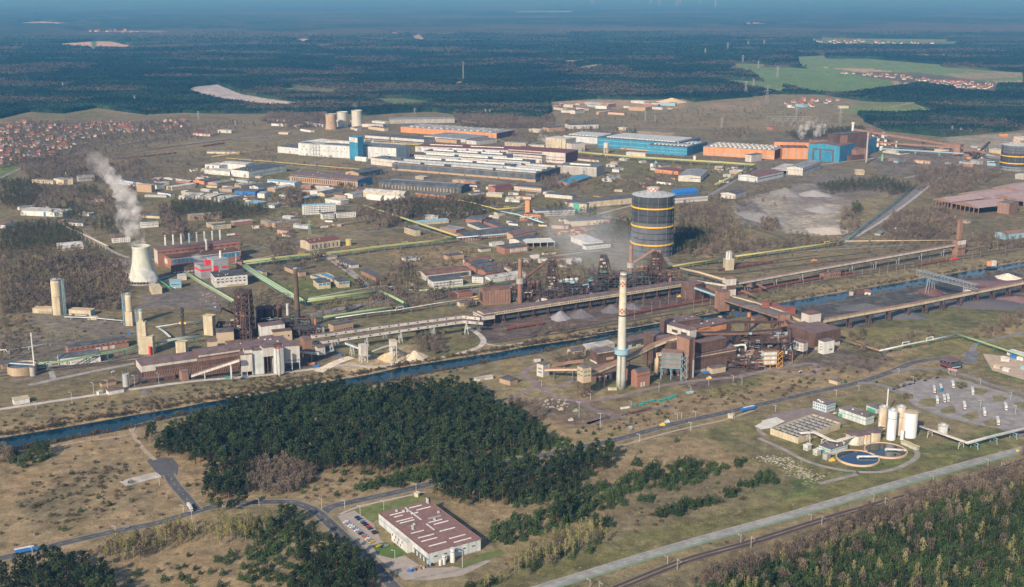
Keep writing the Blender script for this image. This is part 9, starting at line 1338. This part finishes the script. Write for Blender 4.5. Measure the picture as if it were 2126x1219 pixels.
def village(poly,n,where,gp,sc_=1.0,near=False,seed=1,mind=15):
 P=np.array(GP(poly));r=random.Random(seed);pts=[];tries=0
 while len(pts)<n and tries<n*200:
  tries+=1;x=r.uniform(P[:,0].min(),P[:,0].max());y=r.uniform(P[:,1].min(),P[:,1].max())
  if not inpoly(np.array([x]),np.array([y]),P[:,:2])[0]or any((x-a)**2+(y-b)**2<mind**2 for a,b in pts):continue
  pts.append((x,y));i=r.randrange(8);a,b,c=HP[i];e=root("village_house",NM[i]+" "+where,"house",(x,y,0),r.choice([.35,.35+1.57,.2,-.3])+r.uniform(-.15,.15),gp);s=sc_*r.uniform(.8,1.25);e.scale=(s*r.uniform(.9,1.4),s,s);link("wall",a,e);ro=link("roof",b,e)
  if near:link("chimney",c,ro)
village([(-20,262),(60,250),(120,262),(200,255),(390,250),(392,262),(340,272),(250,278),(180,290),(120,320),(60,332),(-20,345)],175,"in the western village","houses of the western village",.95,True,1,17)
village([(1745,152),(1850,155),(1960,168),(2050,180),(2060,186),(1970,180),(1850,162),(1760,157)],60,"in the far field village","houses of the far field village",1.05,False,2,20);village([(1960,168),(2050,172),(2070,180),(2050,187),(1970,181)],40,"crowded at the end of the field village","houses of the far field village",1.05,False,3,18)
village([(1670,86),(1760,84),(1850,88),(1960,90),(1930,94),(1800,93),(1690,91)],40,"in the village near the horizon","houses near the horizon",1.8,False,4,40);village([(160,66),(250,64),(330,69),(300,74),(200,71)],26,"in the clearing near the horizon","houses in the clearing near the horizon",2.2,False,5,60);village([(310,55),(370,52),(372,55),(320,58)],10,"in the farthest clearing","houses in the farthest clearing",2.6,False,6,80);village([(1620,215),(1700,205),(1750,206),(1700,222),(1640,225)],16,"in the hamlet behind the switchyard","houses of the hamlet behind the switchyard",1.2,False,7,30);village([(1540,50),(1600,50),(1600,54),(1545,54)],8,"in the hamlet under the horizon","houses under the horizon",3,False,8,100)
# ---- small sheds crowding the yards between the halls
FOOT=[(o.matrix_basis.translation.x,o.matrix_basis.translation.y,o.rotation_euler.z,*e_dims[o.name][:2])for o in list(C.objects)if o.name in e_dims]
def free(x,y,m):
 for a,b,r,L,D in FOOT:
  dx,dy=x-a,y-b;u=dx*math.cos(r)+dy*math.sin(r);v=-dx*math.sin(r)+dy*math.cos(r)
  if-m<u<L+m and-m<v<D+m:return False
 return True
SR2=random.Random(77);meshes={}
def yards(poly,n,where,gp,big=1.0,pal=('pale','white','tan','cream','brick','grey')):
 P=np.array(GP(poly));k=t=0
 while k<n and t<n*80:
  t+=1;x,y=SR2 .uniform(P[:,0].min(),P[:,0].max()),SR2 .uniform(P[:,1].min(),P[:,1].max())
  if not inpoly(np.array([x]),np.array([y]),P[:,:2])[0]or not free(x,y,14*big):continue
  wl=SR2 .choice(pal);rf=SR2 .choice(['darkroof','greyroof','paleroof','mauve','slate','paleroof']);px,py=PX(x,y,3);s=SR2 .uniform(.6,1.3)*big;L=SR2 .uniform(10,28)*s*PXM(py);dy_=L*SR2 .choice([.10,.14,-.12,.05])
  bld("small %s shed with a %s roof %s"%({'pale':'off white'}.get(wl,wl),{'darkroof':'dark','greyroof':'grey','paleroof':'pale','mauve':'mauve','slate':'slate'}[rf],where),(px-L/2,py-dy_/2),(px+L/2,py+dy_/2),SR2 .uniform(7,13)*s,SR2 .uniform(3,6)*s,wl,rf,SR2 .choice(['flat','flat','gx']),'small_shed','shed',group=gp,rise=1.5)
  o_=G(px,py,3);FOOT.append((o_[0]-L/2/PXM(py),o_[1]-6,0,L/PXM(py),14));k+=1
yards([(300,372),(520,365),(760,392),(760,425),(560,430),(330,412)],42,"in the craft yards","small sheds of the craft yards");yards([(1180,345),(1300,330),(1560,352),(1480,400),(1260,400)],26,"between the car park and the mills","small sheds near the mills",1.1)
yards([(870,440),(1080,440),(1300,450),(1290,480),(1130,480),(880,470)],16,"near the brick warehouse","small sheds near the brick warehouse");yards([(860,368),(1150,395),(1120,425),(960,410)],18,"below the dark mill hall","small sheds below the dark mill hall");yards([(1800,300),(2060,305),(2060,345),(1840,340)],22,"in the converter yard","small sheds of the converter yard",1.4,('rustlight','pale','orange','steelblue','concrete'))
yards([(480,455),(640,440),(800,470),(560,500)],8,"along the main road","small sheds along the main road");yards([(0,440),(300,400),(320,460),(200,470),(20,470)],10,"in the western groves","small sheds in the western groves");yards([(560,250),(1040,252),(1040,262),(600,275)],16,"at the edge of the northern woods","small sheds by the northern woods",1.6);yards([(1140,215),(1400,212),(1410,230),(1160,236)],18,"at the gravel works","small sheds of the gravel works",1.8)
yards([(1000,620),(1060,612),(1380,572),(1400,580),(1080,628)],10,"at the foot of the furnaces","small sheds at the foot of the furnaces",.8,('rust','rustlight','darkrust','pale'));yards([(850,540),(1000,520),(1240,530),(1200,560),(1100,545)],9,"on the heath north of the furnaces","small sheds on the heath")
# ================================================================ the air
def haze():
 m=bpy.data.materials.new("haze");m.use_nodes=True;n=m.node_tree.nodes;l=m.node_tree.links
 n.remove(n["Principled BSDF"]);v=n.new("ShaderNodeVolumePrincipled");v.inputs["Color"].default_value=(.062,.245,.50,1);v.inputs["Absorption Color"].default_value=(.612,.362,.144,1);v.inputs["Density"].default_value=8e-5
 l.new(v.outputs[0],n["Material Output"].inputs["Volume"])
 o=MB().box(-170000,170000,-3000,170000,-8,CAMH+25).build("haze",m);tag(o,kind="stuff")
haze()
